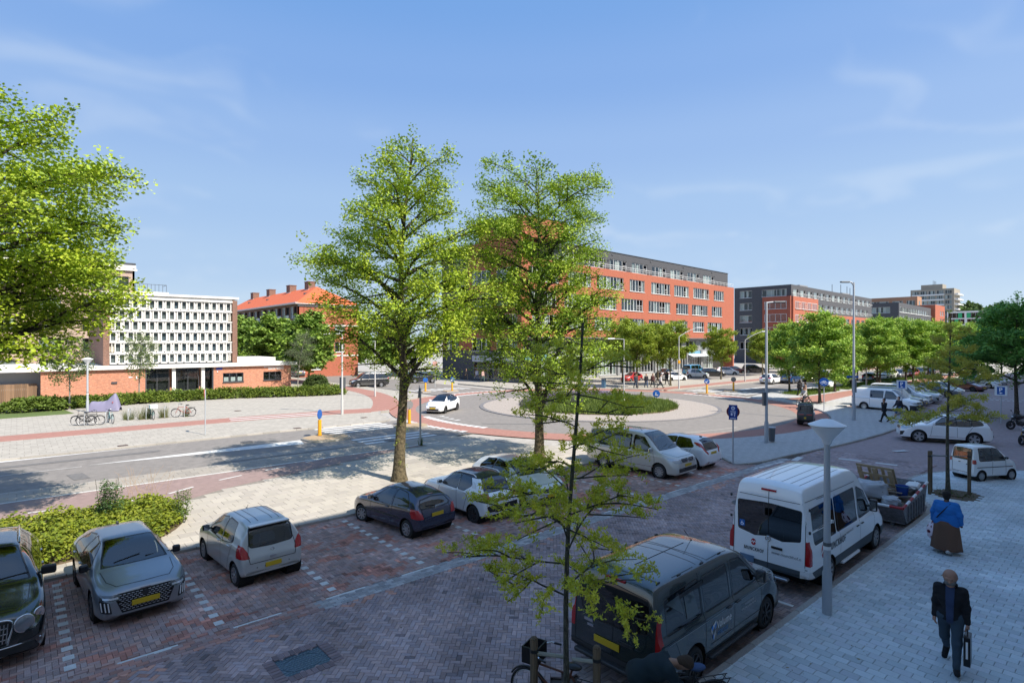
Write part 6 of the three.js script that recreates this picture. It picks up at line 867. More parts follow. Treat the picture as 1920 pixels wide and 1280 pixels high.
// white crossover with a dark roof
const white1 = paintMat(.84,.86,.87,.05,.36);
const ignis = car('crossover','white small crossover with black roof and roof rails, parked tail out','car',[12.28,0,16.4],YAW.in + .04,{
  L: 3.72,W: 1.68,H: 1.6,paint: white1,beltMin: 1.0,roofHalf: .55,hoodEdge: .1,nose: [.4,.2],tail: [.32,.14],wheelR: .3,tyreW: .18,axles: [.66,3.1],crown: .04,archR: .355,
  top: [[0,.66],[.03,.84],[.1,.94],[.5,1.0],[1.02,1.05],[1.6,1.46],[1.95,1.55],[2.6,1.56],[3.0,1.5],[3.16,1.44],[3.44,1.06],[3.56,.98],[3.66,.8],[3.72,.45]],belt: [[0,.66],[.7,.98],[2,1.02],[3.2,1.06],[3.72,1.04]],bot: [[0,.3],[.15,.24],[3.5,.26],[3.72,.36]],
  windscreen: { x0: 1.1,x1: 1.72,z0: .6,z1: .47 },sideGlass: [{ p: [[1.42,1.1],[1.74,1.38],[2.12,1.43],[2.16,1.08]],m: CM.glass },{ p: [[2.32,1.08],[2.28,1.43],[2.7,1.4],[2.86,1.24],[2.6,1.08]] }],rearGlass: [{ p: [[0,1.1],[.52,1.1],[.44,1.38],[0,1.41]],r: .045,m: mat(.03,.05,.08,.05,0,{ clearcoat: 1 }) }],
  inlays: [['tail_light','rear',[[.5,.82],[.78,.84],[.78,1.02],[.54,1.0]],.02,CM.red,.004,.5],['bumper_panel','rear',[[-.62,.44],[.62,.44],[.66,.62],[-.66,.62]],.03,CM.black,-.012,.4,true],['reflector','rear',[[.6,.5],[.68,.5],[.68,.58],[.6,.58]],.005,CM.red,.004],['headlight','front',[[.5,.74],[.76,.74],[.76,.9],[.5,.9]],.02,CM.lens],['grille','front',[[-.46,.74],[.46,.74],[.46,.88],[-.46,.88]],.02,CM.black,-.004,.5,true]],
  roof: { y: 1.44,m: mat(.012,.02,.05,.18,.2,{ clearcoat: 1 }),x1: 3.12 },clad: { y: .33,arch: 0 },doors: [[[1.16,.4],[1.24,1.0],[1.72,1.42],[2.18,1.46],[2.22,.4]],[[2.26,.4],[2.22,1.46],[2.74,1.43],[2.92,1.1],[2.7,.66],[2.58,.4]]],gaps: [[[1.16,.36],[1.16,.7],[1.24,1.02]],[[2.22,.34],[2.2,1.44]],[[2.58,.36],[2.7,.66],[2.9,1.1]]],rearGaps: [[[-.5,.64],[-.48,.8],[-.5,1.05]],[[.5,.64],[.48,.8],[.5,1.05]]],handles: [[2.04,.94],[2.66,.97]],mirror: [1.3,1.12,.15,.18],plateR: [.8,CM.plateY,.46],rim: { n: 8,w: .05 },rimMat: CM.alloyDark,rails: [1.9,2.95,.53],railMat: white1,rearWiper: [1.1,.0,-.3,1.14],antenna: [2.75,0,.14],
  more(t,sh) { mesh('badge',(() => { const g = new THREE.TorusGeometry(.045,.012,5,4); g.rotateY(Math.PI / 2); g.translate(sh.lx(sh.endX(.98,0,true)) - .01,.98,0); return g; })(),CM.chrome,t); for (const s of [-1,1]) for (let k = 0; k < 3; k++) mesh('pillar_slat',sideRibbon(sh,[[3.02 + k * .07,1.16],[2.92 + k * .07,1.34]],.018,.006,s),mat(.4,.42,.43,.5),t); } });
// pale hatchback, nose to us
const golfPaint = paintMat(.66,.68,.67,.18,.36);
const golf = car('hatchback','pale silver hatchback parked nose out between the white crossover and the honey locust','car',[14.95,0,16.75],YAW.out - .05,{
  L: 4.2,W: 1.79,H: 1.48,paint: golfPaint,beltMin: .9,roofHalf: .54,hoodEdge: .1,nose: [.6,.26],tail: [.4,.14],wheelR: .316,tyreW: .2,axles: [.86,3.44],crown: .045,
  top: [[0,.58],[.02,.68],[.08,.77],[.3,.86],[.8,.95],[1.12,1.0],[1.9,1.42],[2.35,1.48],[3.1,1.47],[3.6,1.4],[3.8,1.32],[4.04,.98],[4.12,.88],[4.18,.7],[4.2,.42]],belt: [[0,.58],[.9,.9],[2.2,.94],[3.6,.99],[4.2,.98]],bot: flatBot(4.2),
  windscreen: { x0: 1.2,x1: 2.02,z0: .62,z1: .48,curve: .13 },sideGlass: [{ p: [[1.64,1.0],[2.06,1.31],[2.6,1.37],[2.64,.99]],m: CM.glass },{ p: [[2.8,.99],[2.76,1.37],[3.24,1.33],[3.44,1.1],[3.4,1.02]] }],rearGlass: [{ p: [[0,1.02],[.5,1.02],[.45,1.28],[0,1.32]] }],
  inlays: [['headlight','front',[[.42,.62],[.76,.66],[.84,.8],[.56,.76],[.44,.71]],.02,CM.lensDark,-.002,.75],['grille','front',[[-.4,.62],[.4,.62],[.38,.69],[-.38,.69]],.015,CM.black,-.004,.5,true],['lower_intake','front',[[-.6,.3],[.6,.3],[.66,.42],[-.66,.42]],.02,CM.black,-.008,.6,true],['tail_light','rear',[[.44,.84],[.8,.86],[.8,.98],[.44,.98]],.02,CM.red]],
  doors: [[[1.42,.36],[1.5,.95],[2.1,1.38],[2.68,1.42],[2.72,.34]],[[2.76,.34],[2.72,1.42],[3.26,1.38],[3.46,1.0],[3.2,.62],[3.08,.34]]],gaps: [[[1.42,.34],[1.42,.7],[1.5,.95]],[[2.72,.32],[2.7,1.4]]],frontGaps: [[[-.7,.52],[0,.5],[.7,.52]]],bonnet: [[.4,0],[.4,.6],[1.1,.64],[1.12,0]],topGaps: [[[.22,0],[.26,.5],[.5,.66],[1.1,.72]]],handles: [[2.5,.88],[3.26,.91]],mirror: [1.54,1.02,.15,.2],plateF: [.46],plateR: [.6],rim: { n: 5,w: .1,flare: 1.4 },wipers: true,antenna: [3.5,0,.2],
  more(t,sh) { mesh('badge',(() => { const g = new THREE.TorusGeometry(.06,.014,6,20); g.rotateY(Math.PI / 2); g.translate(sh.lx(sh.endX(.66,0,false)) + .012,.66,0); return g; })(),CM.chrome,t); for (const z of [-.2,.2]) mesh('grille_strip',bx(.014,.012,.3,sh.lx(sh.endX(.655,z,false)) + .006,.655,z),CM.chrome,t); } });
// vans of one make: nose to us
const vanSpec = (p,o = {}) => ({
  L: 5.0,W: 1.92,H: 1.98,paint: p,beltMin: 1.08,roofHalf: .72,hoodEdge: .12,nose: [.45,.2],tail: [.2,.06],wheelR: .335,tyreW: .22,axles: [.9,3.95],crown: .05,flank: .04,
  top: [[0,.6],[.02,.84],[.08,.98],[.4,1.1],[.85,1.2],[1.62,1.84],[1.95,1.95],[2.5,1.98],[4.6,1.96],[4.84,1.88],[4.95,1.4],[4.98,1.0],[5.0,.5]],belt: [[0,.6],[.8,1.08],[2,1.14],[5,1.16]],bot: [[0,.32],[.15,.24],[4.7,.28],[5,.4]],
  windscreen: { x0: .94,x1: 1.78,z0: .74,z1: .64,curve: .12 },sideGlass: [{ p: [[1.34,1.2],[1.78,1.68],[2.22,1.74],[2.26,1.18]],m: CM.glass },...(o.windows ?? [{ p: [[2.46,1.2],[2.46,1.74],[3.42,1.74],[3.42,1.2]] },{ p: [[3.6,1.2],[3.6,1.74],[4.7,1.72],[4.74,1.2]] }])],rearGlass: [{ p: [[0,1.2],[.68,1.2],[.64,1.68],[0,1.72]] }],
  inlays: [['headlight','front',[[.52,.78],[.84,.8],[.9,.96],[.56,.92]],.02,CM.lens,-.002,.7],['grille','front',[[-.46,.8],[.46,.8],[.5,.93],[-.5,.93]],.02,CM.black,-.006,.5,true],['lower_intake','front',[[-.74,.4],[.74,.4],[.74,.54],[-.74,.54]],.02,CM.black,-.008,.6,true],['tail_light','rear',[[.78,.8],[.92,.8],[.92,1.24],[.8,1.24]],.01,CM.red,.002,.3],...(o.bumper ? [['bumper','front',[[-.95,.2],[.95,.2],[.95,.68],[-.95,.68]],.02,CM.trim,.002,.5,true]] : [])],
  doors: [[[1.12,.4],[1.22,1.1],[1.8,1.74],[2.32,1.8],[2.36,.4]],[[2.4,.4],[2.38,1.84],[3.48,1.84],[3.46,.4]]],gaps: [[[1.12,.4],[1.14,.9],[1.22,1.1]],[[2.36,.36],[2.34,1.82]],[[3.48,.4],[3.5,1.84]],[[3.5,1.06],[4.95,1.08]]],handles: [[2.2,1.02],[2.56,1.02]],bonnet: [[.3,0],[.3,.6],[.88,.7],[.9,0]],topGaps: [[[.16,0],[.2,.6],[.84,.8]]],mirror: [1.3,1.24,.22,.2],plateF: [.66],plateR: [.9],rim: o.rim || { n: 10,w: .06 },interior: { x0: 1.25,x1: 4.7,y: .85,seats: [[2.2],[3.1],[4.0]] },wipers: true,antenna: [2.2,.3,.2],...o.extra,
  more(t,sh) { const F = (y,z) => sh.lx(sh.endX(y,z,false)); for (const y of [.83,.9]) mesh('grille_strip',mg([-.36,-.22,.22,.36].map(z => bx(.016,.016,.24,F(y,z) + .006,y,z))),CM.chrome,t); mesh('badge',(() => { const g = new THREE.TorusGeometry(.075,.014,6,24); g.rotateY(Math.PI / 2); g.translate(F(.87,0) + .014,.87,0); return g; })(),CM.chrome,t); o.more?.(t,sh); } });
const vanBeige = paintMat(.56,.54,.49,.22,.36);
const van1 = car('passenger_van','silver beige passenger van with dark rear windows, parked nose out near the bay end','van',[22.3,0,16.2],YAW.out + .04,vanSpec(vanBeige,{ extra: { rails: [2.3,4.6,.74],railMat: CM.alloy,mirrorMat: CM.chrome,strips: [[[[1.2,.5],[3.5,.5]],.03,CM.chrome]] } }));
// white people carrier with boomerang tail lights, tail to us
const white2 = paintMat(.82,.84,.86,.05,.34);
const jazz = car('hatchback','white hatchback with hooked red tail lights, parked tail out beside the beige van','car',[24.95,0,15.9],YAW.in + .03,{
  L: 4.02,W: 1.7,H: 1.52,paint: white2,beltMin: .94,roofHalf: .53,hoodEdge: .1,nose: [.6,.3],tail: [.4,.18],wheelR: .3,tyreW: .19,axles: [.8,3.33],crown: .05,
  top: [[0,.56],[.04,.7],[.2,.82],[.7,.98],[1.5,1.42],[1.95,1.51],[2.8,1.51],[3.4,1.45],[3.58,1.38],[3.86,1.0],[3.94,.88],[4.0,.7],[4.02,.44]],belt: [[0,.56],[.8,.92],[2,.98],[3.4,1.04],[4.02,1.02]],bot: flatBot(4.02),windscreen: { x0: .78,x1: 1.62,z0: .6,z1: .46 },sideGlass: [{ p: [[1.3,1.04],[1.7,1.34],[2.3,1.4],[2.34,1.02]],m: CM.glass },{ p: [[2.5,1.02],[2.46,1.4],[3.04,1.36],[3.28,1.12]] }],rearGlass: [{ p: [[0,1.04],[.5,1.04],[.44,1.32],[0,1.36]] }],
  inlays: [['tail_light','rear',[[.46,.82],[.52,.78],[.74,.96],[.76,1.32],[.64,1.34],[.6,1.02]],.01,CM.red,.004,.7],['headlight','front',[[.4,.64],[.76,.74],[.8,.86],[.5,.76]],.02,CM.lens],['reflector','rear',[[.5,.4],[.72,.4],[.72,.44],[.5,.44]],.004,CM.red]],doors: [[[1.2,.36],[1.26,1],[1.74,1.4],[2.38,1.45],[2.42,.34]],[[2.46,.34],[2.42,1.45],[3.06,1.42],[3.3,1.06],[3.04,.64],[2.9,.34]]],gaps: [[[2.42,.32],[2.4,1.44]],[[2.9,.34],[3.04,.64],[3.28,1.06]]],handles: [[2.24,.92],[3.0,.96]],mirror: [1.24,1.06,.14,.18],plateR: [.82,CM.plateY,.5],rim: { n: 7,w: .06 },rearWiper: [1.02,0,-.3,1.05],antenna: [3.3,0,.07] });
// white hatchback driving round the roundabout
const punto = car('hatchback','white hatchback with dark roof driving off the roundabout towards the crossing','car',[28.0,0,41.15],-2.6,{
  L: 4.03,W: 1.7,H: 1.49,paint: white1,beltMin: .9,roofHalf: .5,hoodEdge: .12,nose: [.7,.36],tail: [.42,.18],wheelR: .3,tyreW: .19,axles: [.82,3.33],crown: .05,
  top: [[0,.56],[.04,.66],[.15,.76],[.5,.88],[.95,.98],[1.7,1.38],[2.1,1.48],[2.8,1.48],[3.4,1.38],[3.6,1.3],[3.86,.98],[3.94,.86],[4.0,.7],[4.03,.42]],belt: [[0,.56],[.8,.86],[2,.92],[3.4,1.02],[4.03,1.0]],bot: flatBot(4.03),windscreen: { x0: 1.0,x1: 1.82,z0: .6,z1: .45 },sideGlass: [{ p: [[1.48,.98],[1.9,1.3],[2.5,1.36],[2.54,.98]] },{ p: [[2.7,.98],[2.66,1.36],[3.1,1.32],[3.4,1.12]] }],rearGlass: [{ p: [[0,1.02],[.5,1.02],[.44,1.26],[0,1.3]] }],
  inlays: [['headlight','front',[[.46,.66],[.74,.76],[.8,.88],[.56,.78]],.02,CM.lens],['lower_intake','front',[[-.5,.3],[.5,.3],[.54,.42],[-.54,.42]],.02,CM.black,-.006,.6,true],['grille','front',[[-.34,.56],[.34,.56],[.3,.61],[-.3,.61]],.01,CM.black,-.004,.5,true],['tail_light','rear',[[.6,.96],[.72,.96],[.66,1.26],[.58,1.24]],.01,CM.red]],doors: [[[1.3,.36],[1.36,.92],[1.92,1.34],[2.58,1.4],[2.62,.34]]],gaps: [[[2.62,.32],[2.6,1.38]],[[1.3,.34],[1.36,.92]]],roof: { y: 1.36,m: CM.black,x1: 3.3 },handles: [[2.4,.86]],mirror: [1.38,1.0,.14,.18],plateF: [.49],rim: { n: 5,w: .07 },rimMat: CM.alloyDark,steer: .2 });
// dark van with company lettering
{
  const p = paintMat(.006,.02,.023,.2,.2);
  const logo = textMat(512,256,(x) => { x.fillStyle = '#e8eaec'; x.font = 'bold 94px sans-serif'; x.fillText('Volume',146,128); x.fillStyle = '#2a78b8'; x.font = '62px sans-serif'; x.fillText('AFBOUW',160,200); const tri = (c,...P) => { x.fillStyle = c; x.beginPath(); x.moveTo(...P[0]); for (const q of P.slice(1)) x.lineTo(...q); x.closePath(); x.fill(); }; tri('#2d7fd0',[20,84],[54,70],[66,108],[36,122]); tri('#dfe3e6',[54,70],[78,62],[90,90],[66,108]); tri('#2d7fd0',[90,90],[128,60],[132,96],[104,122]); tri('#dfe3e6',[78,62],[128,40],[128,60],[92,86]); tri('#dfe3e6',[20,84],[36,122],[44,160],[14,122]); tri('#2d7fd0',[52,150],[78,170],[82,216],[56,196]); tri('#dfe3e6',[78,170],[104,122],[108,166],[82,216]); });
  const small = textMat(256,64,(x) => { x.fillStyle = '#c8ccd0'; x.font = '24px sans-serif'; x.fillText('VLOERENING',60,26); x.fillText('VOLUMEAFBOUW.NL',6,56); });
  const facet = new THREE.MeshPhysicalMaterial({ color: rgb(.085,.11,.115),roughness: .4,metalness: .3,clearcoat: 1 });
  car('delivery_van','dark grey work van with white and blue company lettering, parked nearest along the pavement','van',[10.42,0,6.42],.02,{
    L: 4.98,W: 1.99,H: 1.98,paint: p,beltMin: 1.06,roofHalf: .79,hoodEdge: .12,nose: [.6,.26],tail: [.16,.05],wheelR: .335,tyreW: .22,axles: [.95,3.88],crown: .05,flank: .05,archR: .4,
    top: [[0,.6],[.03,.84],[.12,1.0],[.5,1.1],[.9,1.2],[1.75,1.82],[2.1,1.93],[2.6,1.97],[4.5,1.97],[4.82,1.93],[4.9,1.7],[4.94,1.1],[4.96,.8],[4.98,.45]],belt: [[0,.6],[.8,1.04],[2,1.1],[5,1.12]],bot: [[0,.34],[.15,.24],[4.7,.3],[4.98,.42]],
    windscreen: { x0: .98,x1: 1.9,z0: .76,z1: .68 },frontGlass: CM.tint,glass: mat(.006,.007,.008,.04,0,{ clearcoat: 1 }),sideGlass: [{ p: [[1.36,1.2],[1.9,1.66],[2.24,1.7],[2.28,1.18]],m: CM.tint },{ p: [[2.52,1.18],[2.52,1.7],[3.36,1.7],[3.36,1.18]],trim: .015 },{ p: [[3.58,1.18],[3.58,1.7],[4.6,1.66],[4.62,1.18]],trim: .015 }],rearGlass: [{ p: [[0,1.12],[.3,1.1],[.66,1.2],[.7,1.4],[.66,1.66],[0,1.72]],r: .05,trim: .02 }],
    inlays: [['tail_light','rear',[[.885,.78],[.97,.78],[.95,1.5],[.885,1.5]],.01,CM.red,.003,.22],['reflector','rear',[[.908,1.0],[.94,1.0],[.935,1.44],[.908,1.44]],.006,CM.white,.006,.22],['headlight','front',[[.5,.74],[.86,.84],[.9,.98],[.58,.86]],.02,CM.lens],['bumper','rear',[[-.99,.3],[.99,.3],[.99,.52],[-.99,.52]],.02,CM.trim,.004,.5,true]],
    clad: { y: .4,arch: 0 },doors: [[[1.2,.44],[1.28,1.1],[1.94,1.74],[2.34,1.78],[2.4,.44]],[[2.44,.44],[2.42,1.82],[3.46,1.82],[3.46,.44]]],gaps: [[[1.2,.42],[1.2,.9],[1.28,1.1]],[[2.4,.4],[2.36,1.78]],[[3.48,.44],[3.5,1.84]],[[3.5,1.02],[4.9,1.02]]],rearGaps: [[[0,.54],[0,1.1]],[[-.86,.54],[-.86,1.7]],[[.86,.54],[.86,1.7]],[[-.86,.54],[.86,.54]]],handles: [[2.24,1.0],[2.6,1.0]],handleMat: CM.trim,mirror: [1.36,1.26,.24,.2],mirrorMat: CM.black,plateR: [.72,CM.plateY,.56,.12,-.12],rim: { n: 7,w: .05 },rimMat: CM.alloyDark,interior: { x0: 1.3,x1: 4.7,y: .85,seats: [[2.3],[3.3]] },
    topGaps: [[[2.2,.7],[3.0,.72],[3.04,0]],[[3.08,0],[3.12,.7],[3.3,.74]],[[3.34,0],[3.36,.7]],[[4.2,.72],[3.5,.72]],[[4.6,.66],[4.66,0]],[[2.6,0],[4.3,0]]],antenna: [2.3,0,.4],
    strips: [[[[.9,.98],[2.4,.99],[4.7,.99]],.012,mat(.3,.32,.33,.3,.6),'moulding'],[[[1.3,.52],[3.3,.52]],.02,mat(.2,.22,.23,.3,.6),'moulding']],
    more(t,sh) {
      mesh('lettering',decal(sh,3.34,2.5,.5,1.0,1,.007),logo,t); mesh('lettering',decal(sh,2.14,1.42,.74,.9,1,.007),small,t);
      const pol = (P) => { const pos = []; const Q = P.map(([x,y]) => [x,y]); const seg = 8; for (let i = 1; i < Q.length - 1; i++) for (let a = 0; a < seg; a++) for (let b = 0; b < seg - a; b++) { const pt = (s,q) => { const k = s / seg,m = q / seg,x = Q[0][0] + (Q[i][0] - Q[0][0]) * k + (Q[i + 1][0] - Q[0][0]) * m,y = Q[0][1] + (Q[i][1] - Q[0][1]) * k + (Q[i + 1][1] - Q[0][1]) * m; return [sh.lx(x),y,sh.sideZ(x,y) + .004]; }; pos.push(...pt(a,b),...pt(a + 1,b),...pt(a,b + 1)); if (a + b < seg - 1) pos.push(...pt(a + 1,b),...pt(a + 1,b + 1),...pt(a,b + 1)); } return rawGeo(pos); };
      for (const q of [[[4.5,1.0],[4.1,1.0],[4.3,.6]],[[4.05,.98],[3.6,1.0],[3.55,.74]],[[4.6,1.62],[4.2,1.66],[4.1,1.3]],[[4.05,1.66],[3.75,1.66],[3.62,1.2],[4.02,1.2]]]) mesh('facet_print',pol(q),facet,t);
      mesh('side_step',rbx(1.9,.06,.18,.03,sh.lx(2.45),.32,.96),CM.trim,t); mesh('side_step',rbx(1.9,.06,.18,.03,sh.lx(2.45),.32,-.96),CM.trim,t);
      mesh('brake_light',bx(.05,.045,.42,sh.lx(4.86),1.87,0),CM.red,t); mesh('rear_handle',bx(.03,.05,.3,sh.lx(sh.endX(.84,.4,true)) - .012,.84,.3),CM.trim,t); mesh('badge',mg([bx(.012,.05,.2,sh.lx(sh.endX(.98,-.5,true)) - .006,.98,-.55),bx(.012,.04,.14,sh.lx(sh.endX(.9,-.5,true)) - .006,.9,-.5)]),CM.chrome,t); mesh('rear_step',rbx(.14,.08,1.6,.03,sh.lx(5.02),.4,0),CM.trim,t);
      for (const [x,z] of [[2.5,.72],[3.2,.74],[4.0,.74],[4.6,.7]]) for (const s of [-1,1]) mesh('roof_fixing',rbx(.1,.025,.03,.01,sh.lx(x),sh.topY(x,z) + .01,s * z),CM.trim,t);
    } });
}
// white high-roof minibus with company lettering
{
  const p = paintMat(.88,.9,.91,.0,.34);
  const emblem = (x,cx,cy,r) => { x.fillStyle = '#b3202c'; x.beginPath(); x.arc(cx,cy,r,0,7); x.fill(); x.strokeStyle = '#f2f2f2'; x.lineWidth = r * .26; x.beginPath(); x.moveTo(cx - r,cy + r * .25); x.lineTo(cx - r * .35,cy - r * .3); x.lineTo(cx,cy + r * .3); x.lineTo(cx + r * .4,cy - r * .3); x.lineTo(cx + r,cy + .1 * r); x.stroke(); };
  const back = textMat(512,256,(x) => { emblem(x,250,70,62); x.fillStyle = '#17181a'; x.font = 'bold 92px sans-serif'; x.save(); x.scale(.98,1); x.fillText('MUNCKHOF',8,236); x.restore(); }),web = textMat(512,96,(x) => { x.fillStyle = '#33373c'; x.font = '64px sans-serif'; x.fillText('www.munckhof.nl',6,66); }),sideT = textMat(1024,160,(x) => { emblem(x,80,80,72); x.fillStyle = '#17181a'; x.font = 'bold 100px sans-serif'; x.fillText('MUNCKHOF',190,118); x.fillStyle = '#5a5f66'; x.font = '40px sans-serif'; x.fillText('www.munckhof.nl',780,60); }),wc = textMat(64,64,(x) => { x.fillStyle = '#1d62b0'; x.fillRect(0,0,64,64); x.strokeStyle = '#fff'; x.lineWidth = 6; x.beginPath(); x.arc(30,42,13,0,5); x.moveTo(28,14); x.lineTo(30,34); x.lineTo(46,36); x.lineTo(52,50); x.stroke(); }),num = textMat(64,64,(x) => { x.fillStyle = '#eceeee'; x.fillRect(0,0,64,64); x.fillStyle = '#222'; x.font = 'bold 34px sans-serif'; x.fillText('311',2,44); }),num2 = textMat(64,64,(x) => { x.fillStyle = '#eceeee'; x.fillRect(0,0,64,64); x.fillStyle = '#222'; x.font = 'bold 40px sans-serif'; x.fillText('23',8,46); });
  car('minibus','white high-roof minibus with red emblem and company lettering on its rear doors','minibus',[17.02,0,6.42],.01,{
    L: 5.94,W: 2.03,H: 2.62,paint: p,beltMin: 1.15,roofHalf: .78,hoodEdge: .12,nose: [.6,.26],tail: [.14,.05],wheelR: .345,tyreW: .23,axles: [1.0,4.66],crown: .06,flank: .045,archR: .41,
    top: [[0,.66],[.03,.9],[.12,1.06],[.6,1.2],[.95,1.3],[1.6,1.95],[2.1,2.42],[2.5,2.57],[3.2,2.62],[5.6,2.6],[5.8,2.54],[5.86,2.3],[5.9,1.2],[5.92,.9],[5.94,.5]],belt: [[0,.66],[.9,1.12],[2,1.2],[5.94,1.22]],bot: [[0,.36],[.15,.28],[5.6,.36],[5.94,.46]],
    windscreen: { x0: 1.06,x1: 1.9,z0: .78,z1: .74,curve: .12 },glass: CM.tint,frontGlass: CM.glass,sideGlass: [{ p: [[1.42,1.28],[1.74,1.78],[2.3,1.98],[2.34,1.26]],m: CM.glass },{ p: [[2.6,1.26],[2.6,2.0],[4.02,2.0],[4.02,1.26]] },{ p: [[4.2,1.26],[4.2,2.0],[5.5,1.98],[5.5,1.26]] }],rearGlass: [{ p: [[.1,1.3],[.34,1.26],[.72,1.34],[.74,1.98],[.1,2.02]],r: .04,trim: .02 },{ p: [[-.1,1.3],[-.34,1.26],[-.72,1.34],[-.74,1.98],[-.1,2.02]],r: .04,trim: .02 }],
    inlays: [['tail_light','rear',[[.9,.78],[1.0,.78],[1.0,1.32],[.9,1.32]],.012,CM.red,.004,.3],['headlight','front',[[.5,.84],[.86,.9],[.9,1.06],[.56,1.0]],.02,CM.lens],['rear_corner','rear',[[.78,.46],[1.0,.46],[1.0,.62],[.78,.62]],.01,CM.white,.003,.35]],
    clad: { y: .62,arch: 0,m: mat(.06,.075,.085,.6) },doors: [[[1.2,.66],[1.3,1.2],[1.9,2.02],[2.4,2.1],[2.44,.66]],[[2.48,.66],[2.46,2.14],[3.9,2.14],[3.9,.66]]],gaps: [[[1.2,.5],[1.2,1.0],[1.3,1.2]],[[2.44,.4],[2.42,2.1]],[[3.94,.44],[3.96,2.14]],[[2.4,2.2],[5.8,2.24]]],rearGaps: [[[0,.5],[0,2.4]],[[-.88,.5],[-.88,2.36]],[[.88,.5],[.88,2.36]],[[-.88,2.2],[.88,2.2]]],handles: [[2.28,1.06],[2.66,1.06]],handleMat: CM.trim,mirror: [1.5,1.4,.34,.2],mirrorMat: CM.black,rim: { n: 8,w: .06 },rimMat: mat(.35,.36,.37,.5,.4),interior: { x0: 1.4,x1: 5.5,y: .95,seats: [[2.5],[3.6],[4.5],[5.3]] },
    topGaps: [.2,.42,.62].map(z => [[3.0,z],[5.6,z]]),
    more(t,sh) {
      const Rr = (y,z) => sh.lx(sh.endX(y,z,true)); mesh('lettering',decal(sh,-.62,-.1,.78,1.12,1,.006,'rear'),back,t); mesh('lettering',decal(sh,.08,.8,.82,.95,1,.006,'rear'),web,t); mesh('lettering',decal(sh,5.28,3.0,.78,1.16,1,.006),sideT,t); mesh('sticker',decal(sh,-.74,-.6,1.36,1.52,1,.004,'rear',3),wc,t); mesh('sticker',decal(sh,.89,.98,1.48,1.56,1,.006,'rear',3),num,t); mesh('sticker',decal(sh,.86,.96,.64,.72,1,.006,'rear',3),num2,t);
      mesh('rear_handle',bx(.04,.05,.26,Rr(1.02,.2) - .016,1.02,.22),CM.black,t); mesh('badge',(() => { const g = new THREE.TorusGeometry(.06,.014,6,20); g.rotateY(Math.PI / 2); g.translate(Rr(1.2,0) - .016,1.2,0); return g; })(),CM.chrome,t); mesh('badge_star',mg([0,1,2].map(k => rod([Rr(1.2,0) - .016,1.2,0],[Rr(1.2,0) - .016,1.2 + .055 * Math.cos(k * 2.094),.055 * Math.sin(k * 2.094)],.009))),CM.chrome,t); mesh('brake_light',bx(.05,.05,.36,sh.lx(5.86),2.4,0),CM.red,t); mesh('number_plate',rbx(.016,.16,.36,.004,Rr(.6,-.55) - .02,.6,-.52),mat(.12,.2,.3,.4),t); mesh('rear_step',rbx(.16,.07,1.3,.03,sh.lx(6.04),.36,-.1),CM.alloy,t); mesh('side_step',rbx(1.3,.07,.14,.03,sh.lx(3.2),.36,.98),CM.white,t);
      for (const z of [-.5,.55]) mesh('grab_pole',rod([sh.lx(5.3),.95,z],[sh.lx(5.3),2.2,z],.022),mat(.6,.45,.02,.4),t); for (const s of [-1,1]) mesh('hinge',mg([.9,1.56,2.1].map(y => rbx(.05,.07,.05,.015,sh.lx(5.87),y,s * .97))),CM.trim,t);
    } });
}
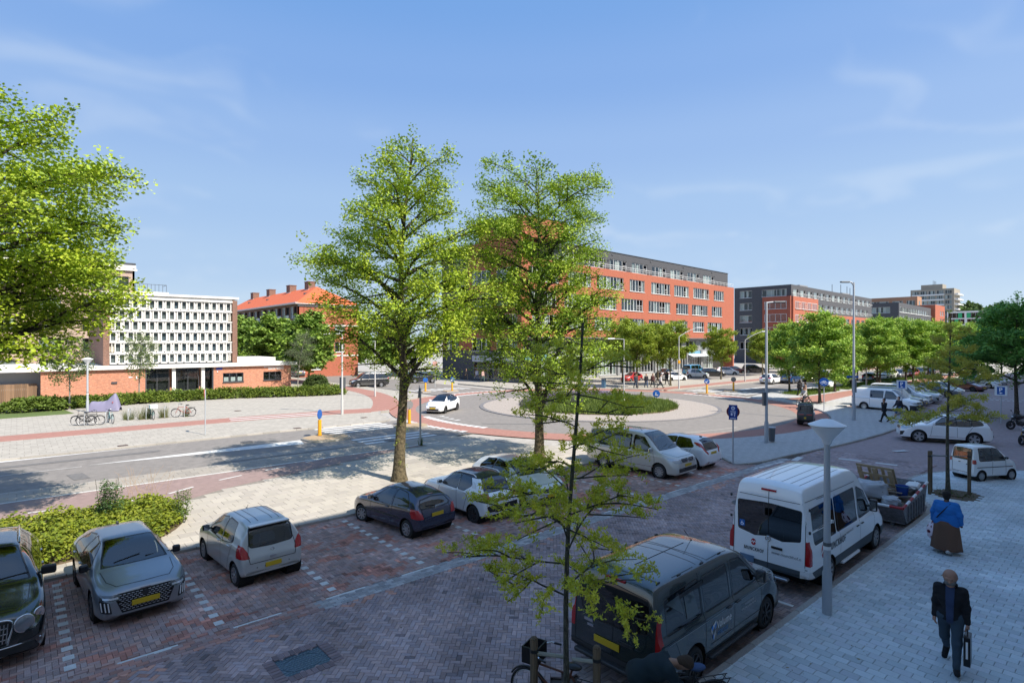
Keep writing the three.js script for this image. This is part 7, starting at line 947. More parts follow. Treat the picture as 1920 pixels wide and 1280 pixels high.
// white SUV crossing the street
const white3 = paintMat(.87,.88,.89,.0,.34);
const tiguan = car('suv','white SUV with tow bar turning out of the side street, seen side on','car',[42.5,0,8.65],Math.PI - .85 - .32,{
  L: 4.5,W: 1.84,H: 1.66,paint: white3,beltMin: 1.02,roofHalf: .57,hoodEdge: .1,nose: [.6,.26],tail: [.4,.14],wheelR: .355,tyreW: .24,axles: [.92,3.6],crown: .045,archR: .42,
  top: [[0,.66],[.02,.82],[.08,.92],[.4,1.02],[1.0,1.08],[1.25,1.1],[2.0,1.56],[2.4,1.65],[3.3,1.66],[4.0,1.58],[4.12,1.52],[4.34,1.12],[4.42,1.0],[4.48,.8],[4.5,.5]],belt: [[0,.66],[.9,1.02],[2.2,1.08],[4,1.14],[4.5,1.1]],bot: flatBot(4.5),windscreen: { x0: 1.32,x1: 2.12,z0: .66,z1: .5 },
  sideGlass: [{ p: [[1.76,1.14],[2.16,1.46],[2.68,1.53],[2.72,1.12]] },{ p: [[2.86,1.12],[2.82,1.53],[3.36,1.5],[3.42,1.14]] },{ p: [[3.56,1.16],[3.52,1.48],[3.84,1.42],[3.98,1.24]] }],rearGlass: [{ p: [[0,1.18],[.52,1.18],[.46,1.46],[0,1.5]] }],
  inlays: [['tail_light','rear',[[.46,.92],[.84,.92],[.86,1.06],[.46,1.04]],.015,CM.redDark,.003,.6],['headlight','front',[[.44,.76],[.84,.8],[.88,.92],[.46,.86]],.02,CM.lens,0,.8],['grille','front',[[-.4,.74],[.4,.74],[.4,.86],[-.4,.86]],.02,CM.black,-.004,.5,true],['side_intake','front',[[.6,.36],[.8,.42],[.84,.62],[.7,.6]],.02,CM.black,-.004,.8],['rear_valance','rear',[[-.7,.38],[.7,.38],[.66,.5],[-.66,.5]],.02,CM.trim,.002,.5,true]],doors: [[[1.5,.44],[1.6,1.06],[2.2,1.54],[2.76,1.58],[2.8,.44]],[[2.84,.44],[2.8,1.58],[3.4,1.55],[3.6,1.1],[3.3,.7],[3.2,.44]]],gaps: [[[1.5,.42],[1.6,1.06]],[[2.8,.4],[2.78,1.56]],[[3.2,.44],[3.32,.72],[3.56,1.12]]],clad: { y: .3,arch: 0 },strips: [[[[1.4,.42],[3.2,.42]],.025,CM.chrome]],handles: [[2.56,1.0],[3.4,1.03]],mirror: [1.66,1.18,.16,.2],plateR: [.82],rim: { n: 5,w: .1,twin: .16,low: 1 },rails: [2.4,3.9,.54],railMat: CM.alloy,
  more(t,sh) { mesh('tow_bar',mg([tube([[sh.lx(4.4),.38,0],[sh.lx(4.62),.36,0],[sh.lx(4.7),.42,0],[sh.lx(4.7),.48,0]],.03,7,14),ball(.035,sh.lx(4.7),.51,0,8)]),CM.trim,t); mesh('spoiler',rbx(.3,.05,1.1,.02,sh.lx(4.12),1.56,0),white3,t); } });
// white delivery van side on, and the others of its kind
const vanWhite = paintMat(.84,.85,.85,.0,.4);
const van2 = car('delivery_van','white delivery van with one side window parked across the bays behind the walking men','van',[57.75,0,15.75],YAW.out - .08,vanSpec(vanWhite,{ windows: [{ p: [[2.5,1.22],[2.5,1.72],[3.4,1.72],[3.4,1.22]],m: CM.tint }],bumper: true,rim: { n: 8,w: .08 } }));
// white microcar on the pavement corner, tail to us
car('microcar','white boxy microcar parked on the pavement corner beside the staked young tree','microcar',[32.05,.1,5.05],-.52,{
  L: 2.35,W: 1.12,H: 1.5,paint: paintMat(.86,.88,.88,.0,.45),beltMin: .84,roofHalf: .44,hoodEdge: .06,nose: [.3,.22],tail: [.14,.06],wheelR: .22,tyreW: .13,axles: [.34,1.94],crown: .03,archR: .27,flank: .02,
  top: [[0,.5],[.02,.64],[.06,.74],[.36,.9],[.95,1.38],[1.12,1.47],[1.6,1.5],[2.14,1.49],[2.24,1.45],[2.31,.95],[2.33,.7],[2.35,.35]],belt: [[0,.5],[.3,.8],[1,.86],[2.35,.88]],bot: [[0,.24],[.1,.18],[2.25,.2],[2.35,.26]],windscreen: { x0: .42,x1: 1.0,z0: .42,z1: .38,curve: .06 },
  sideGlass: [{ p: [[.72,.92],[1.04,1.3],[1.3,1.34],[1.3,.92]],m: CM.glass },{ p: [[1.42,.92],[1.42,1.34],[1.98,1.34],[1.98,.92]],m: CM.glass }],rearGlass: [{ p: [[0,.94],[.36,.94],[.34,1.32],[0,1.34]],r: .03,m: CM.glass }],inlays: [['tail_light','rear',[[.46,.76],[.55,.76],[.55,.92],[.46,.92]],.008,CM.red,.004,.2],['headlight','front',[[.3,.5],[.48,.52],[.48,.62],[.3,.6]],.02,CM.lens]],
  doors: [[[.66,.3],[.68,.9],[1.06,1.36],[1.36,1.4],[1.38,.3]]],gaps: [[[.66,.28],[.68,.9]],[[1.38,.28],[1.36,1.4]]],rearGaps: [[[-.42,.36],[-.42,1.38]],[[.42,.36],[.42,1.38]],[[-.42,.36],[.42,.36]]],strips: [[[[.3,.6],[2.2,.6]],.03,CM.black]],mirror: [.72,.98,.1,.13],mirrorMat: CM.black,rim: { n: 12,w: .03,dishMat: mat(.3,.31,.32,.5) },rimMat: mat(.4,.41,.42,.5),interior: { x0: .7,x1: 2.1,y: .4,seats: [[1.5]] },more(t,sh) { mesh('rear_handle',mg([bx(.02,.03,.08,sh.lx(sh.endX(.74,-.1,true)) - .008,.76,-.1),bx(.02,.03,.08,sh.lx(sh.endX(.68,.2,true)) - .008,.7,.24)]),CM.black,t); } });
// black microcar on the cycle path, tail to us
car('microcar','black two-seat microcar driving away on the red cycle path','microcar',[43.5,.1,16.95],.3,{
  L: 1.8,W: 1.1,H: 1.56,paint: mat(.012,.012,.014,.3,0,{ clearcoat: 1 }),beltMin: .86,roofHalf: .46,hoodEdge: .06,nose: [.3,.2],tail: [.2,.08],wheelR: .24,tyreW: .14,axles: [.34,1.46],crown: .03,archR: .28,
  top: [[0,.5],[.04,.7],[.2,.86],[.6,1.36],[.8,1.5],[1.2,1.56],[1.58,1.54],[1.66,1.46],[1.72,.96],[1.77,.7],[1.8,.36]],belt: [[0,.5],[.2,.8],[1.8,.92]],bot: [[0,.26],[.1,.22],[1.8,.3]],windscreen: { x0: .26,x1: .7,z0: .42,z1: .38 },sideGlass: [{ p: [[.62,.96],[.8,1.34],[1.36,1.4],[1.36,.96]],m: CM.glass }],rearGlass: [{ p: [[0,.98],[.38,.98],[.36,1.38],[0,1.4]],m: CM.glass }],inlays: [['tail_light','rear',[[.1,.72],[.44,.72],[.44,.76],[.1,.76]],.006,CM.red,.006,.3]],mirror: [.66,1.02,.12,.14],mirrorMat: CM.black,plateR: [.5,CM.plateY,.14,.12],rim: { n: 5,w: .05 },rimMat: CM.alloyDark,interior: { x0: .5,x1: 1.6,y: .5,seats: [[1.15]] } });
// ---- parked and driving cars farther away: copies of the models above in other colours
const PC = { white: white3,silver: paintMat(.45,.46,.47,.6,.36),grey: paintMat(.13,.14,.155,.5,.34),black: paintMat(.008,.009,.011,.2,.25),navy: clioPaint,red: paintMat(.42,.012,.014,.1,.3),dkred: paintMat(.14,.012,.02,.3,.3),blue: paintMat(.02,.07,.2,.3,.3),sky: paintMat(.05,.28,.5,.1,.3),beige: vanBeige };
const kinds = { golf,clio,ignis,jazz,celerio,punto,suv: tiguan,van: van1,van2 };
const kindName = { golf: 'hatchback',clio: 'hatchback',ignis: 'crossover',jazz: 'hatchback',celerio: 'hatchback',punto: 'hatchback',suv: 'suv',van: 'passenger_van',van2: 'delivery_van' };
[
  ['van2','grey',60.6,16.3,-1.57,'dark grey car-derived van just behind the white delivery van'],['golf','navy',62.6,16.0,-1.57,'dark blue hatchback with its nose out, second in the right-hand row'],['van','white',65.2,16.6,-1.57,'white passenger van with roof above the other cars in the right-hand row'],['suv','silver',68,16.2,-1.57,'silver people carrier parked right of the white passenger van'],['ignis','navy',70.6,16.2,-1.57,'navy crossover in the right-hand row, behind the young street tree'],['jazz','silver',79.4,16.2,-1.57,'silver hatchback parked before the dark red car'],['golf','grey',77,16.2,-1.57,'grey hatchback half behind the silver one in the right-hand row'],['punto','dkred',88.6,15.6,-1.2,'dark red hatchback at the end of the parked row on the right'],['golf','white',96,15.5,-1.4,'white car behind the crown of the shaded right-hand tree'],['jazz','grey',100,15.5,-1.4,'grey car farther on behind the crown of the shaded right-hand tree'],['clio','silver',104.5,15.5,-1.4,'silver car farthest behind the shaded right-hand tree'],
  ['golf','white',82.4,36.9,3.14,'white hatchback driving towards the roundabout on the right-hand road'],['suv','blue',85.5,35.4,3.14,'dark blue SUV queueing behind the white hatchback on the road'],['clio','black',91,34.6,.0,'black car with red tail lights on the right-hand road'],['suv','white',97.6,35.6,3.14,'white SUV behind the black car on the right-hand road'],['punto','white',80.8,28.2,.1,'white hatchback parked behind the second linden'],['golf','black',88,29.2,.0,'black hatchback right of the parked white one behind the lindens'],['clio','black',98.4,28.9,3.1,'black hatchback parked beyond the verge near the tall lamp post'],['suv','white',105.4,28.6,.05,'white estate car beyond the verge, left of the red car'],['ignis','grey',108.6,27.8,.05,'dark car behind the trunk left of the red car'],['celerio','red',114.6,27.6,.05,'bright red small hatchback beyond the verge'],['golf','black',121,27.9,.05,'black car right of the bright red hatchback'],['jazz','navy',128,27.6,.05,'navy car farther right of the bright red hatchback'],['clio','grey',134,27.4,.05,'grey car at the right end of the far row'],
  ['punto','white',76.5,49.2,3.4,'white hatchback parked beside the walking group at the shops'],['celerio','white',85.5,50.6,-2.2,'white small car parked nose out at the shops, left of the blue van'],['van','sky',92.6,55.5,0,'light blue van standing behind the parked cars at the shops'],['golf','black',91,50.9,-2.2,'black hatchback parked nose out at the shops'],['jazz','white',97.2,51.6,-2.2,'white hatchback parked right of the black one at the shops'],['clio','dkred',103.2,53,-2.2,'dark red hatchback parked at the shops'],['suv','black',108.4,51.8,-2.2,'black SUV parked at the right end of the shops'],['ignis','black',82.6,55,0,'black car tucked behind the trees at the shop windows'],['clio','red',70.5,52.8,0,'red car behind the trunks at the shop windows'],
  ['golf','black',35.0,103,1.57,'black car parked on the left of the cross street'],['suv','grey',36.2,98,1.57,'grey car parked on the cross street behind the black one'],['jazz','silver',44.6,100.5,-1.57,'silver car parked on the right of the cross street'],['van','black',35.6,69.8,2.9,'black van turning out of the cross street behind the tall centre tree'],['golf','black',45.4,72,.4,'black car behind the crown of the tall centre tree'],
].forEach(([k,c,u,v,a,l]) => { const o = copyThing(kinds[k],l,[u,k === 'x' ? 0 : 0,v],a); o.name = numbered(kindName[k] === 'hatchback' ? 'parked_car' : kindName[k]); if (kinds[k] !== tiguan || c !== 'white') recolour(o,PC[c]); o.userData.category = k.startsWith('van') ? 'van' : 'car'; });
// ---------------------------------------------------------------- people: joints, tapered bones joined smoothly, meshed with surface nets
function surfaceNet(f,lo,hi,c) {
  const n = [0,1,2].map(i => Math.ceil((hi[i] - lo[i]) / c) + 1),[X,Y,Z] = n,F = new Float32Array(X * Y * Z),id = (i,j,k) => (k * Y + j) * X + i; for (let k = 0; k < Z; k++) for (let j = 0; j < Y; j++) for (let i = 0; i < X; i++) F[id(i,j,k)] = f(lo[0] + i * c,lo[1] + j * c,lo[2] + k * c);
  const V2 = new Int32Array(X * Y * Z).fill(-1),pos = [],idx = [],E = [[0,1],[0,2],[0,4],[1,3],[1,5],[2,3],[2,6],[3,7],[4,5],[4,6],[5,7],[6,7]];
  for (let k = 0; k < Z - 1; k++) for (let j = 0; j < Y - 1; j++) for (let i = 0; i < X - 1; i++) { const v = []; let m = 0; for (let q = 0; q < 8; q++) { v.push(F[id(i + (q & 1),j + (q >> 1 & 1),k + (q >> 2))]); if (v[q] < 0) m++; } if (m === 0 || m === 8) continue; let x = 0,y = 0,z = 0,cnt = 0; for (const [a,b] of E) if ((v[a] < 0) !== (v[b] < 0)) { const t = v[a] / (v[a] - v[b]); x += lerp(a & 1,b & 1,t); y += lerp(a >> 1 & 1,b >> 1 & 1,t); z += lerp(a >> 2,b >> 2,t); cnt++; } V2[id(i,j,k)] = pos.length / 3; pos.push(lo[0] + (i + x / cnt) * c,lo[1] + (j + y / cnt) * c,lo[2] + (k + z / cnt) * c); }
  const quad2 = (a,b,d,e,s) => { if (a < 0 || b < 0 || d < 0 || e < 0) return; s ? idx.push(a,b,d,a,d,e) : idx.push(a,d,b,a,e,d); };
  for (let k = 1; k < Z - 1; k++) for (let j = 1; j < Y - 1; j++) for (let i = 1; i < X - 1; i++) { const s = F[id(i,j,k)] < 0; if (s !== F[id(i + 1,j,k)] < 0) quad2(V2[id(i,j - 1,k - 1)],V2[id(i,j,k - 1)],V2[id(i,j,k)],V2[id(i,j - 1,k)],s); if (s !== F[id(i,j + 1,k)] < 0) quad2(V2[id(i - 1,j,k - 1)],V2[id(i - 1,j,k)],V2[id(i,j,k)],V2[id(i,j,k - 1)],s); if (s !== F[id(i,j,k + 1)] < 0) quad2(V2[id(i - 1,j - 1,k)],V2[id(i,j - 1,k)],V2[id(i,j,k)],V2[id(i - 1,j,k)],s); }
  const g = new THREE.BufferGeometry(); g.setAttribute('position',new THREE.Float32BufferAttribute(pos,3)); g.setIndex(idx); const nn = []; for (let i = 0; i < pos.length; i += 3) { const [x,y,z] = [pos[i],pos[i + 1],pos[i + 2]],e = c * .5,a = f(x + e,y,z) - f(x - e,y,z),b = f(x,y + e,z) - f(x,y - e,z),d = f(x,y,z + e) - f(x,y,z - e),l = Math.hypot(a,b,d) || 1; nn.push(a / l,b / l,d / l); } g.setAttribute('normal',new THREE.Float32BufferAttribute(nn,3)); g.setAttribute('uv',new THREE.Float32BufferAttribute(new Float32Array(pos.length / 3 * 2),2)); return g;
}
const capsule = (x,y,z,a,b,ra,rb) => { const dx = b[0] - a[0],dy = b[1] - a[1],dz = b[2] - a[2],t = clamp(((x - a[0]) * dx + (y - a[1]) * dy + (z - a[2]) * dz) / (dx * dx + dy * dy + dz * dz + 1e-9),0,1); return Math.hypot(x - a[0] - dx * t,y - a[1] - dy * t,z - a[2] - dz * t) - lerp(ra,rb,t); };
const smin = (a,b,k) => { const h = Math.max(k - Math.abs(a - b),0) / k; return Math.min(a,b) - h * h * k * .25; };
function sdfOf(bones,k,grow = 0) { return (x,y,z) => { let d = 9; for (const [a,b,ra,rb] of bones) d = smin(d,capsule(x,y,z,a,b,ra,rb),k); return d - grow; }; }
function meshBones(bones,k,cell,grow = 0,wrap) { const lo = [9,9,9],hi = [-9,-9,-9]; for (const [a,b,ra,rb] of bones) for (const [p,r] of [[a,ra],[b,rb]]) for (let i = 0; i < 3; i++) { lo[i] = Math.min(lo[i],p[i] - r - grow - .05); hi[i] = Math.max(hi[i],p[i] + r + grow + .05); } const f = sdfOf(bones,k,grow); return surfaceNet(wrap ? (x,y,z) => wrap(f(x,y,z),x,y,z) : f,lo,hi,cell); }
// angles in radians; x forward, z to the person's right
function person(name,label,at,yaw,o,group) {
  const t = thing(name,label,'person',at,yaw,group),H = (o.h || 1.75) / 1.75,cell = o.cell || .03,fine = o.fine,sc = (p) => p.map(q => q * H),L = o.lean || 0,fat = o.fat || 1;
  const pel = [0,o.pelvis ?? .93,0],up = (d,z = 0,f = 0) => [pel[0] + Math.sin(L) * d + Math.cos(L) * f,pel[1] + Math.cos(L) * d - Math.sin(L) * f,z],head0 = o.headTilt || 0,neck = up(.55),hd = [neck[0] + Math.sin(L + head0) * .16 + .02,neck[1] + Math.cos(L + head0) * .16,0];
  const legs = [-1,1].map(s => { const [a,b] = s < 0 ? o.legL || [0,0] : o.legR || [0,0],hip = [pel[0],pel[1] - .02,s * .095],kn = [hip[0] + Math.sin(a) * .43,hip[1] - Math.cos(a) * .43,s * .1],an = [kn[0] + Math.sin(a - b) * .42,kn[1] - Math.cos(a - b) * .42,s * .1],fa = a - b + (s < 0 ? o.footL || 0 : o.footR || 0); return { hip,kn,an,toe: [an[0] + Math.cos(fa) * .17,an[1] - .045 + Math.sin(fa) * .17,s * .125],heel: [an[0] - .03,an[1] - .045,s * .1] }; });
  const low = Math.min(...legs.map(l => Math.min(l.toe[1],l.heel[1]))) - .035,drop = (p) => [p[0],p[1] - (o.free ? 0 : low),p[2]];
  const arms = [-1,1].map(s => { const [a,out,b] = s < 0 ? o.armL || [0,.12,.2] : o.armR || [0,.12,.2],sh = up(.48,s * .185 * (fat * .5 + .5)),A = a,el = [sh[0] + Math.sin(A) * .29 * Math.cos(out),sh[1] - Math.cos(A) * .29 * Math.cos(out),sh[2] + s * Math.sin(out) * .29],w = [el[0] + Math.sin(A + b) * .25,el[1] - Math.cos(A + b) * .25,el[2] + s * .02 - s * (o.inward || 0)],hn = [w[0] + Math.sin(A + b * 1.15) * .09,w[1] - Math.cos(A + b * 1.15) * .09,w[2]]; return { sh,el,w,hn,dir: [Math.sin(A + b * 1.15),-Math.cos(A + b * 1.15),0] }; });
  const B = (a,b,ra,rb) => [sc(drop(a)),sc(drop(b)),ra * H,rb * H],torso = [B([pel[0],pel[1],-.07],[pel[0],pel[1],.07],.115 * fat,.115 * fat),B(up(.05),up(.22),.12 * fat,.115 * fat),B(up(.32,-.07),up(.32,.07),.115 * fat,.115 * fat),B(up(.45,-.13),up(.45,.13),.075,.075)],legB = legs.flatMap(l => [B(l.hip,l.kn,.088,.058),B(l.kn,l.an,.056,.038)]),armB = arms.flatMap(a => [B(a.sh,a.el,.053,.042),B(a.el,a.w,.041,.028)]),foot = legs.map(l => B(l.heel,l.toe,.04,.032)),nk = [B(up(.46),neck,.058,.055),B(neck,hd,.055,.06)];
  const hf = [Math.cos(L + head0),-Math.sin(L + head0)],hp = (f,u2,z) => drop([hd[0] + hf[0] * f + -hf[1] * u2,hd[1] + hf[1] * f + hf[0] * u2,z]).map(q => q * H);
  const headB = [[hp(-.01,.05,0),hp(.0,-.02,0),.098 * H,.085 * H],[hp(.03,-.03,0),hp(.055,-.075,0),.062 * H,.045 * H]]; if (fine) headB.push([hp(.09,.0,0),hp(.115,-.03,0),.012,.017],[hp(.075,.025,-.035),hp(.085,.025,.035),.018,.018],[hp(0,-.02,-.09),hp(-.01,.015,-.097),.014,.018],[hp(0,-.02,.09),hp(-.01,.015,.097),.014,.018]);
  const handB = arms.flatMap((a,i) => { const s = i ? 1 : -1,d = a.dir,p = (k,q,z) => drop([a.w[0] + d[0] * k - d[1] * q,a.w[1] + d[1] * k + d[0] * q,a.w[2] + z]).map(q2 => q2 * H); if (!fine) return [[p(0,0,0),p(.1,.02,0),.03,.034]]; const out = [[p(.01,0,0),p(.08,.005,0),.028,.03]]; for (let k = 0; k < 4; k++) { const q = (k - 1.5) * .021,l = [.075,.085,.08,.06][k]; out.push([p(.085,q + .004,0),p(.085 + l * .5,q * 1.1 + .006,-s * .014),.0095,.009],[p(.085 + l * .5,q * 1.1 + .006,-s * .014),p(.085 + l * .8,q * 1.1 + .01,-s * .042),.009,.0075]); } out.push([p(.03,.028,-s * .01),p(.075,.055,-s * .02),.012,.011],[p(.075,.055,-s * .02),p(.11,.05,-s * .03),.01,.008]); return out; });
  const parts = [meshBones([...torso,...legB,...armB,...foot,...nk],.05,cell)]; const grp = (bs,k,c) => parts.push(meshBones(bs,k,c)); grp([nk[1],...headB],.03,fine ? .006 : cell * .7); const hn = handB.length / 2; grp(handB.slice(0,hn),fine ? .008 : .02,fine ? .005 : cell * .7); grp(handB.slice(hn),fine ? .008 : .02,fine ? .005 : cell * .7);
  mesh('body',mg(parts),o.skin,t);
  mesh('top',meshBones([...torso,...armB],.06,cell * .85,.022 * (o.puff || 1),(d,x,y,z) => d + Math.sin(y * 55 + x * 20 + z * 13) * .0028),o.top,t);
  if (!o.noLegs) mesh('trousers',meshBones([torso[0],...(o.shorts ? legs.map(l => B(l.hip,l.kn,.088,.064)) : legB)],.045,cell * .85,o.shorts ? .026 : .018,(d,x,y,z) => d + Math.sin(y * 40 + z * 30) * .0022),o.legs,t);
  for (const f of foot) mesh('shoe',meshBones([f],.02,cell * .6,.014),o.shoe,t);
  if (o.hair) mesh('hair',surfaceNet((x,y,z) => { const c = hp(-.015,.045,0),d = capsule(x,y,z,hp(-.01,.05,0),hp(o.long ? -.05 : -.01,o.long ? -.12 : -.02,0),.112 * H,(o.long ? .1 : .096) * H),fx = (x - c[0]) * hf[0] + (y - c[1]) * hf[1],uy = -(x - c[0]) * hf[1] + (y - c[1]) * hf[0]; return Math.max(d,fx - .05 - uy * .4,o.bald ? Math.max(uy - .01,fx - .02) : -1) + Math.sin(x * 90 + y * 70) * .002; },[hp(0,0,0)[0] - .26,hp(0,0,0)[1] - .28,-.18],[hp(0,0,0)[0] + .24,hp(0,0,0)[1] + .24,.18],fine ? .012 : cell),o.hair,t);
  if (fine && o.beard) { mesh('beard',meshBones([[hp(.055,-.072,-.03),hp(.055,-.072,.03),.05,.05],[hp(.02,-.04,-.075),hp(.05,-.075,-.04),.02,.03],[hp(.02,-.04,.075),hp(.05,-.075,.04),.02,.03]],.02,.008),o.beard,t); for (const s of [-1,1]) mesh('eye',ball(.011,...hp(.088,.01,s * .034),8),CM.black,t); }
  return { t,arms: arms.map(a => sc(drop(a.hn))),hp,up: (d,z,f) => sc(drop(up(d,z,f))),sc,drop };
}
const SK = { light: mat(.5,.3,.21,.55),tan: mat(.36,.2,.13,.55),dark: mat(.1,.055,.035,.55) },CL = (r,g,b) => mat(r,g,b,.9);
const hairDark = CL(.018,.015,.013),hairGrey = CL(.16,.15,.14);
{ // man with the black bag
  const P = person('person','balding man in open black jacket and blue jeans carrying a flat black bag',[12.9,.105,2.5],Math.PI + .1,{ fine: 1,cell: .016,skin: mat(.36,.2,.14,.6),top: CL(.008,.009,.012),legs: CL(.035,.06,.085),shoe: CL(.01,.01,.012),hair: hairGrey,bald: 1,beard: hairGrey,headTilt: .3,legL: [.28,.1],legR: [-.28,.55],footR: -.35,armL: [-.03,.12,.12],armR: [-.12,.1,.25],fat: 1.03,h: 1.78,puff: .75 });
  mesh('shirt',meshBones([[P.up(0,-.07),P.up(0,.07),.118,.118],[P.up(.05),P.up(.22),.124,.118],[P.up(.32,-.07),P.up(.32,.07),.118,.118],[P.up(.45,-.1),P.up(.45,.1),.078,.078]],.06,.012,.026,(d,x,y,z) => Math.max(d,Math.abs(z) - .055 - .03 * (y - 1),.02 - x)),CL(.03,.05,.11),P.t); mesh('collar',tube([P.up(.54,-.09,.05),P.up(.57,-.07,-.05),P.up(.57,.07,-.05),P.up(.54,.09,.05)],.024,7,16),CL(.008,.009,.012),P.t);
  const [x,y,z] = P.arms[0],b = thing('carrier_bag','flat glossy black paper bag with white swirl held by the balding man','bag',[12.9,.105,2.5],Math.PI + .1); mesh('bag',rbx(.3,.52,.1,.008,x + .02,y - .36,z,1),mat(.006,.006,.007,.3),b); mesh('handle',tube([[x - .06,y - .1,z],[x - .03,y + .0,z],[x + .06,y + .0,z],[x + .1,y - .1,z]],.006,5,12),CM.black,b); mesh('print',bx(.006,.3,.03,x + .172,y - .33,z),CM.white,b);
}
{ // woman in blue
  const P = person('person','heavy-set woman in bright blue jacket and long brown skirt walking away on the pavement',[19.9,.105,3.95],-.05,{ cell: .02,skin: SK.dark,top: CL(.02,.17,.5),legs: CL(.07,.035,.02),shoe: CL(.5,.5,.48),hair: hairDark,legL: [.16,.1],legR: [-.18,.3],armL: [-.02,.3,.1],armR: [-.18,.34,.35],fat: 1.55,h: 1.66,puff: 1.5,noLegs: 1 });
  const sk = new THREE.LatheGeometry([[.05,1.0],[.24,.98],[.29,.8],[.33,.5],[.36,.2],[.37,.12],[.33,.13]].map(p => new THREE.Vector2(...p)),40); const sp = sk.attributes.position; for (let i = 0; i < sp.count; i++) { const a = Math.atan2(sp.getZ(i),sp.getX(i)),k = 1 + .05 * Math.sin(a * 9) * (1 - sp.getY(i)); sp.setX(i,sp.getX(i) * k * .85); sp.setZ(i,sp.getZ(i) * k); } sk.computeVertexNormals(); mesh('skirt',sk,CL(.15,.08,.05),P.t);
  mesh('strap',tube([P.up(.5,.14,.1),P.up(.53,.13,-.06),P.up(.3,-.03,-.235),P.up(.08,-.19,-.2),P.up(0,-.26,-.02)],.014,6,24),CL(.01,.01,.012),P.t); mesh('jacket_hem',meshBones([[P.up(-.06,-.13,0),P.up(-.06,.13,0),.19,.19],[P.up(.1,-.1,0),P.up(.1,.1,0),.2,.2]],.1,.02),CL(.02,.17,.5),P.t);
  const [x,y,z] = P.arms[0],b = thing('shopping_bag','white plastic bag with dark red dots held by the woman in blue','bag',[19.9,.105,3.95],-.05),dots = textMat(128,128,(c) => { c.fillStyle = '#e9d6de'; c.fillRect(0,0,128,128); c.fillStyle = '#5c1526'; for (let i = 0; i < 5; i++) for (let j = 0; j < 5; j++) { c.beginPath(); c.arc(14 + i * 26 + (j % 2) * 12,12 + j * 26,7,0,7); c.fill(); } }); const bg = new THREE.SphereGeometry(.2,18,14); bg.scale(.75,1.25,.8); bg.translate(x,y - .27,z); mesh('bag',bg,dots,b); mesh('handle',mg([rod([x,y,z - .02],[x,y - .12,z - .06],.012),rod([x,y,z + .02],[x,y - .12,z + .06],.012)]),CL(.5,.03,.05),b);
}
person('person','man in dark clothes bending over a bicycle behind the dark van',[7.15,.05,5.25],-.75,{ cell: .02,skin: SK.tan,top: CL(.008,.022,.03),legs: CL(.012,.014,.02),shoe: CL(.01,.01,.01),hair: CL(.05,.03,.018),lean: 1.25,headTilt: .35,pelvis: .93,legL: [.25,.5],legR: [.1,.3],armL: [.35,.1,.4],armR: [.45,.1,.3],fat: 1.15,puff: 1.4 });
const walk1 = person('person','man in black tracksuit with a hand at his face, left of the two walking men',[48.6,.1,13.4],2.5,{ cell: .028,skin: SK.tan,top: CL(.012,.014,.018),legs: CL(.01,.011,.014),shoe: CL(.02,.02,.02),hair: hairDark,legL: [.45,.1],legR: [-.42,.3],armL: [.4,.1,2.2],armR: [-.2,.14,.3] });
person('person','man in dark top and blue shorts, right of the two walking men',[51.3,.1,13.15],2.5,{ cell: .028,skin: SK.light,top: CL(.015,.018,.03),legs: CL(.07,.13,.26),shorts: 1,shoe: CL(.03,.03,.03),hair: hairDark,legL: [-.4,.4],legR: [.42,.1],armL: [-.3,.14,.4],armR: [.3,.14,.5] });
const far = (l,u,v,yaw,top,legs,o = {},g) => person('person',l,[u,o.y ?? .1,v],yaw,{ cell: .04,skin: SK.tan,top: CL(...top),legs: CL(...legs),shoe: CL(.03,.03,.03),hair: hairDark,legL: [.3,.1],legR: [-.3,.25],...o },g);
far('person in a long black robe standing on the road edge past the lindens',65.5,26.2,1,[.01,.01,.012],[.01,.01,.012],{ long: 1,y: .05,fat: 1.2 });
far('person in a brownish pink coat beside the person in the black robe',62.4,24.4,2,[.3,.2,.16],[.06,.05,.05],{ long: 1,y: .05 });
const GRP = 'walking group under the trees at the shops';
far('person in dark clothes beside the left trunk of the walking group',59.9,44.2,-2,[.02,.03,.05],[.03,.05,.09],{},GRP); far('person in black jacket and jeans in the middle of the walking group',61.6,43.8,-2.2,[.015,.015,.02],[.05,.08,.15],{},GRP); far('person in dark red and black in the middle right of the walking group',62.9,43.7,-2,[.06,.02,.02],[.02,.02,.03],{},GRP); far('person in white top striding at the right of the walking group',62.3,42.1,-.8,[.6,.6,.6],[.02,.03,.04],{ legL: [.45,.1],legR: [-.45,.3] },GRP); far('person in dark clothes by the bicycles right of the walking group',68.4,45.2,1,[.02,.02,.03],[.02,.02,.03]);
far('person in black with a white bag at the dark wall beside the shaded shop',52.2,70.3,-1.6,[.01,.01,.013],[.01,.01,.013]); far('person in white shirt passing the shaded shop window',53,68.6,-1.6,[.45,.45,.55],[.05,.08,.15]); far('person in pale pink top in front of the shaded shop, nearest the road',52.4,66.4,-1.4,[.45,.3,.27],[.07,.12,.1]);
// ---------------------------------------------------------------- street furniture, bicycles, skip
const steel = mat(.42,.45,.48,.5,.2),steelDark = mat(.12,.13,.14,.5,.3),lampWhite = mat(.8,.82,.83,.35),postPale = mat(.5,.5,.49,.5),wood = mat(.2,.14,.085,.85),woodPale = mat(.42,.32,.2,.8),yellowPost = mat(.7,.33,.012,.5),blueSign = mat(.015,.11,.42,.4),signBack = mat(.25,.26,.27,.5,.4);
const lathe = (P,n = 28) => new THREE.LatheGeometry(P.map(p => new THREE.Vector2(...p)),n);
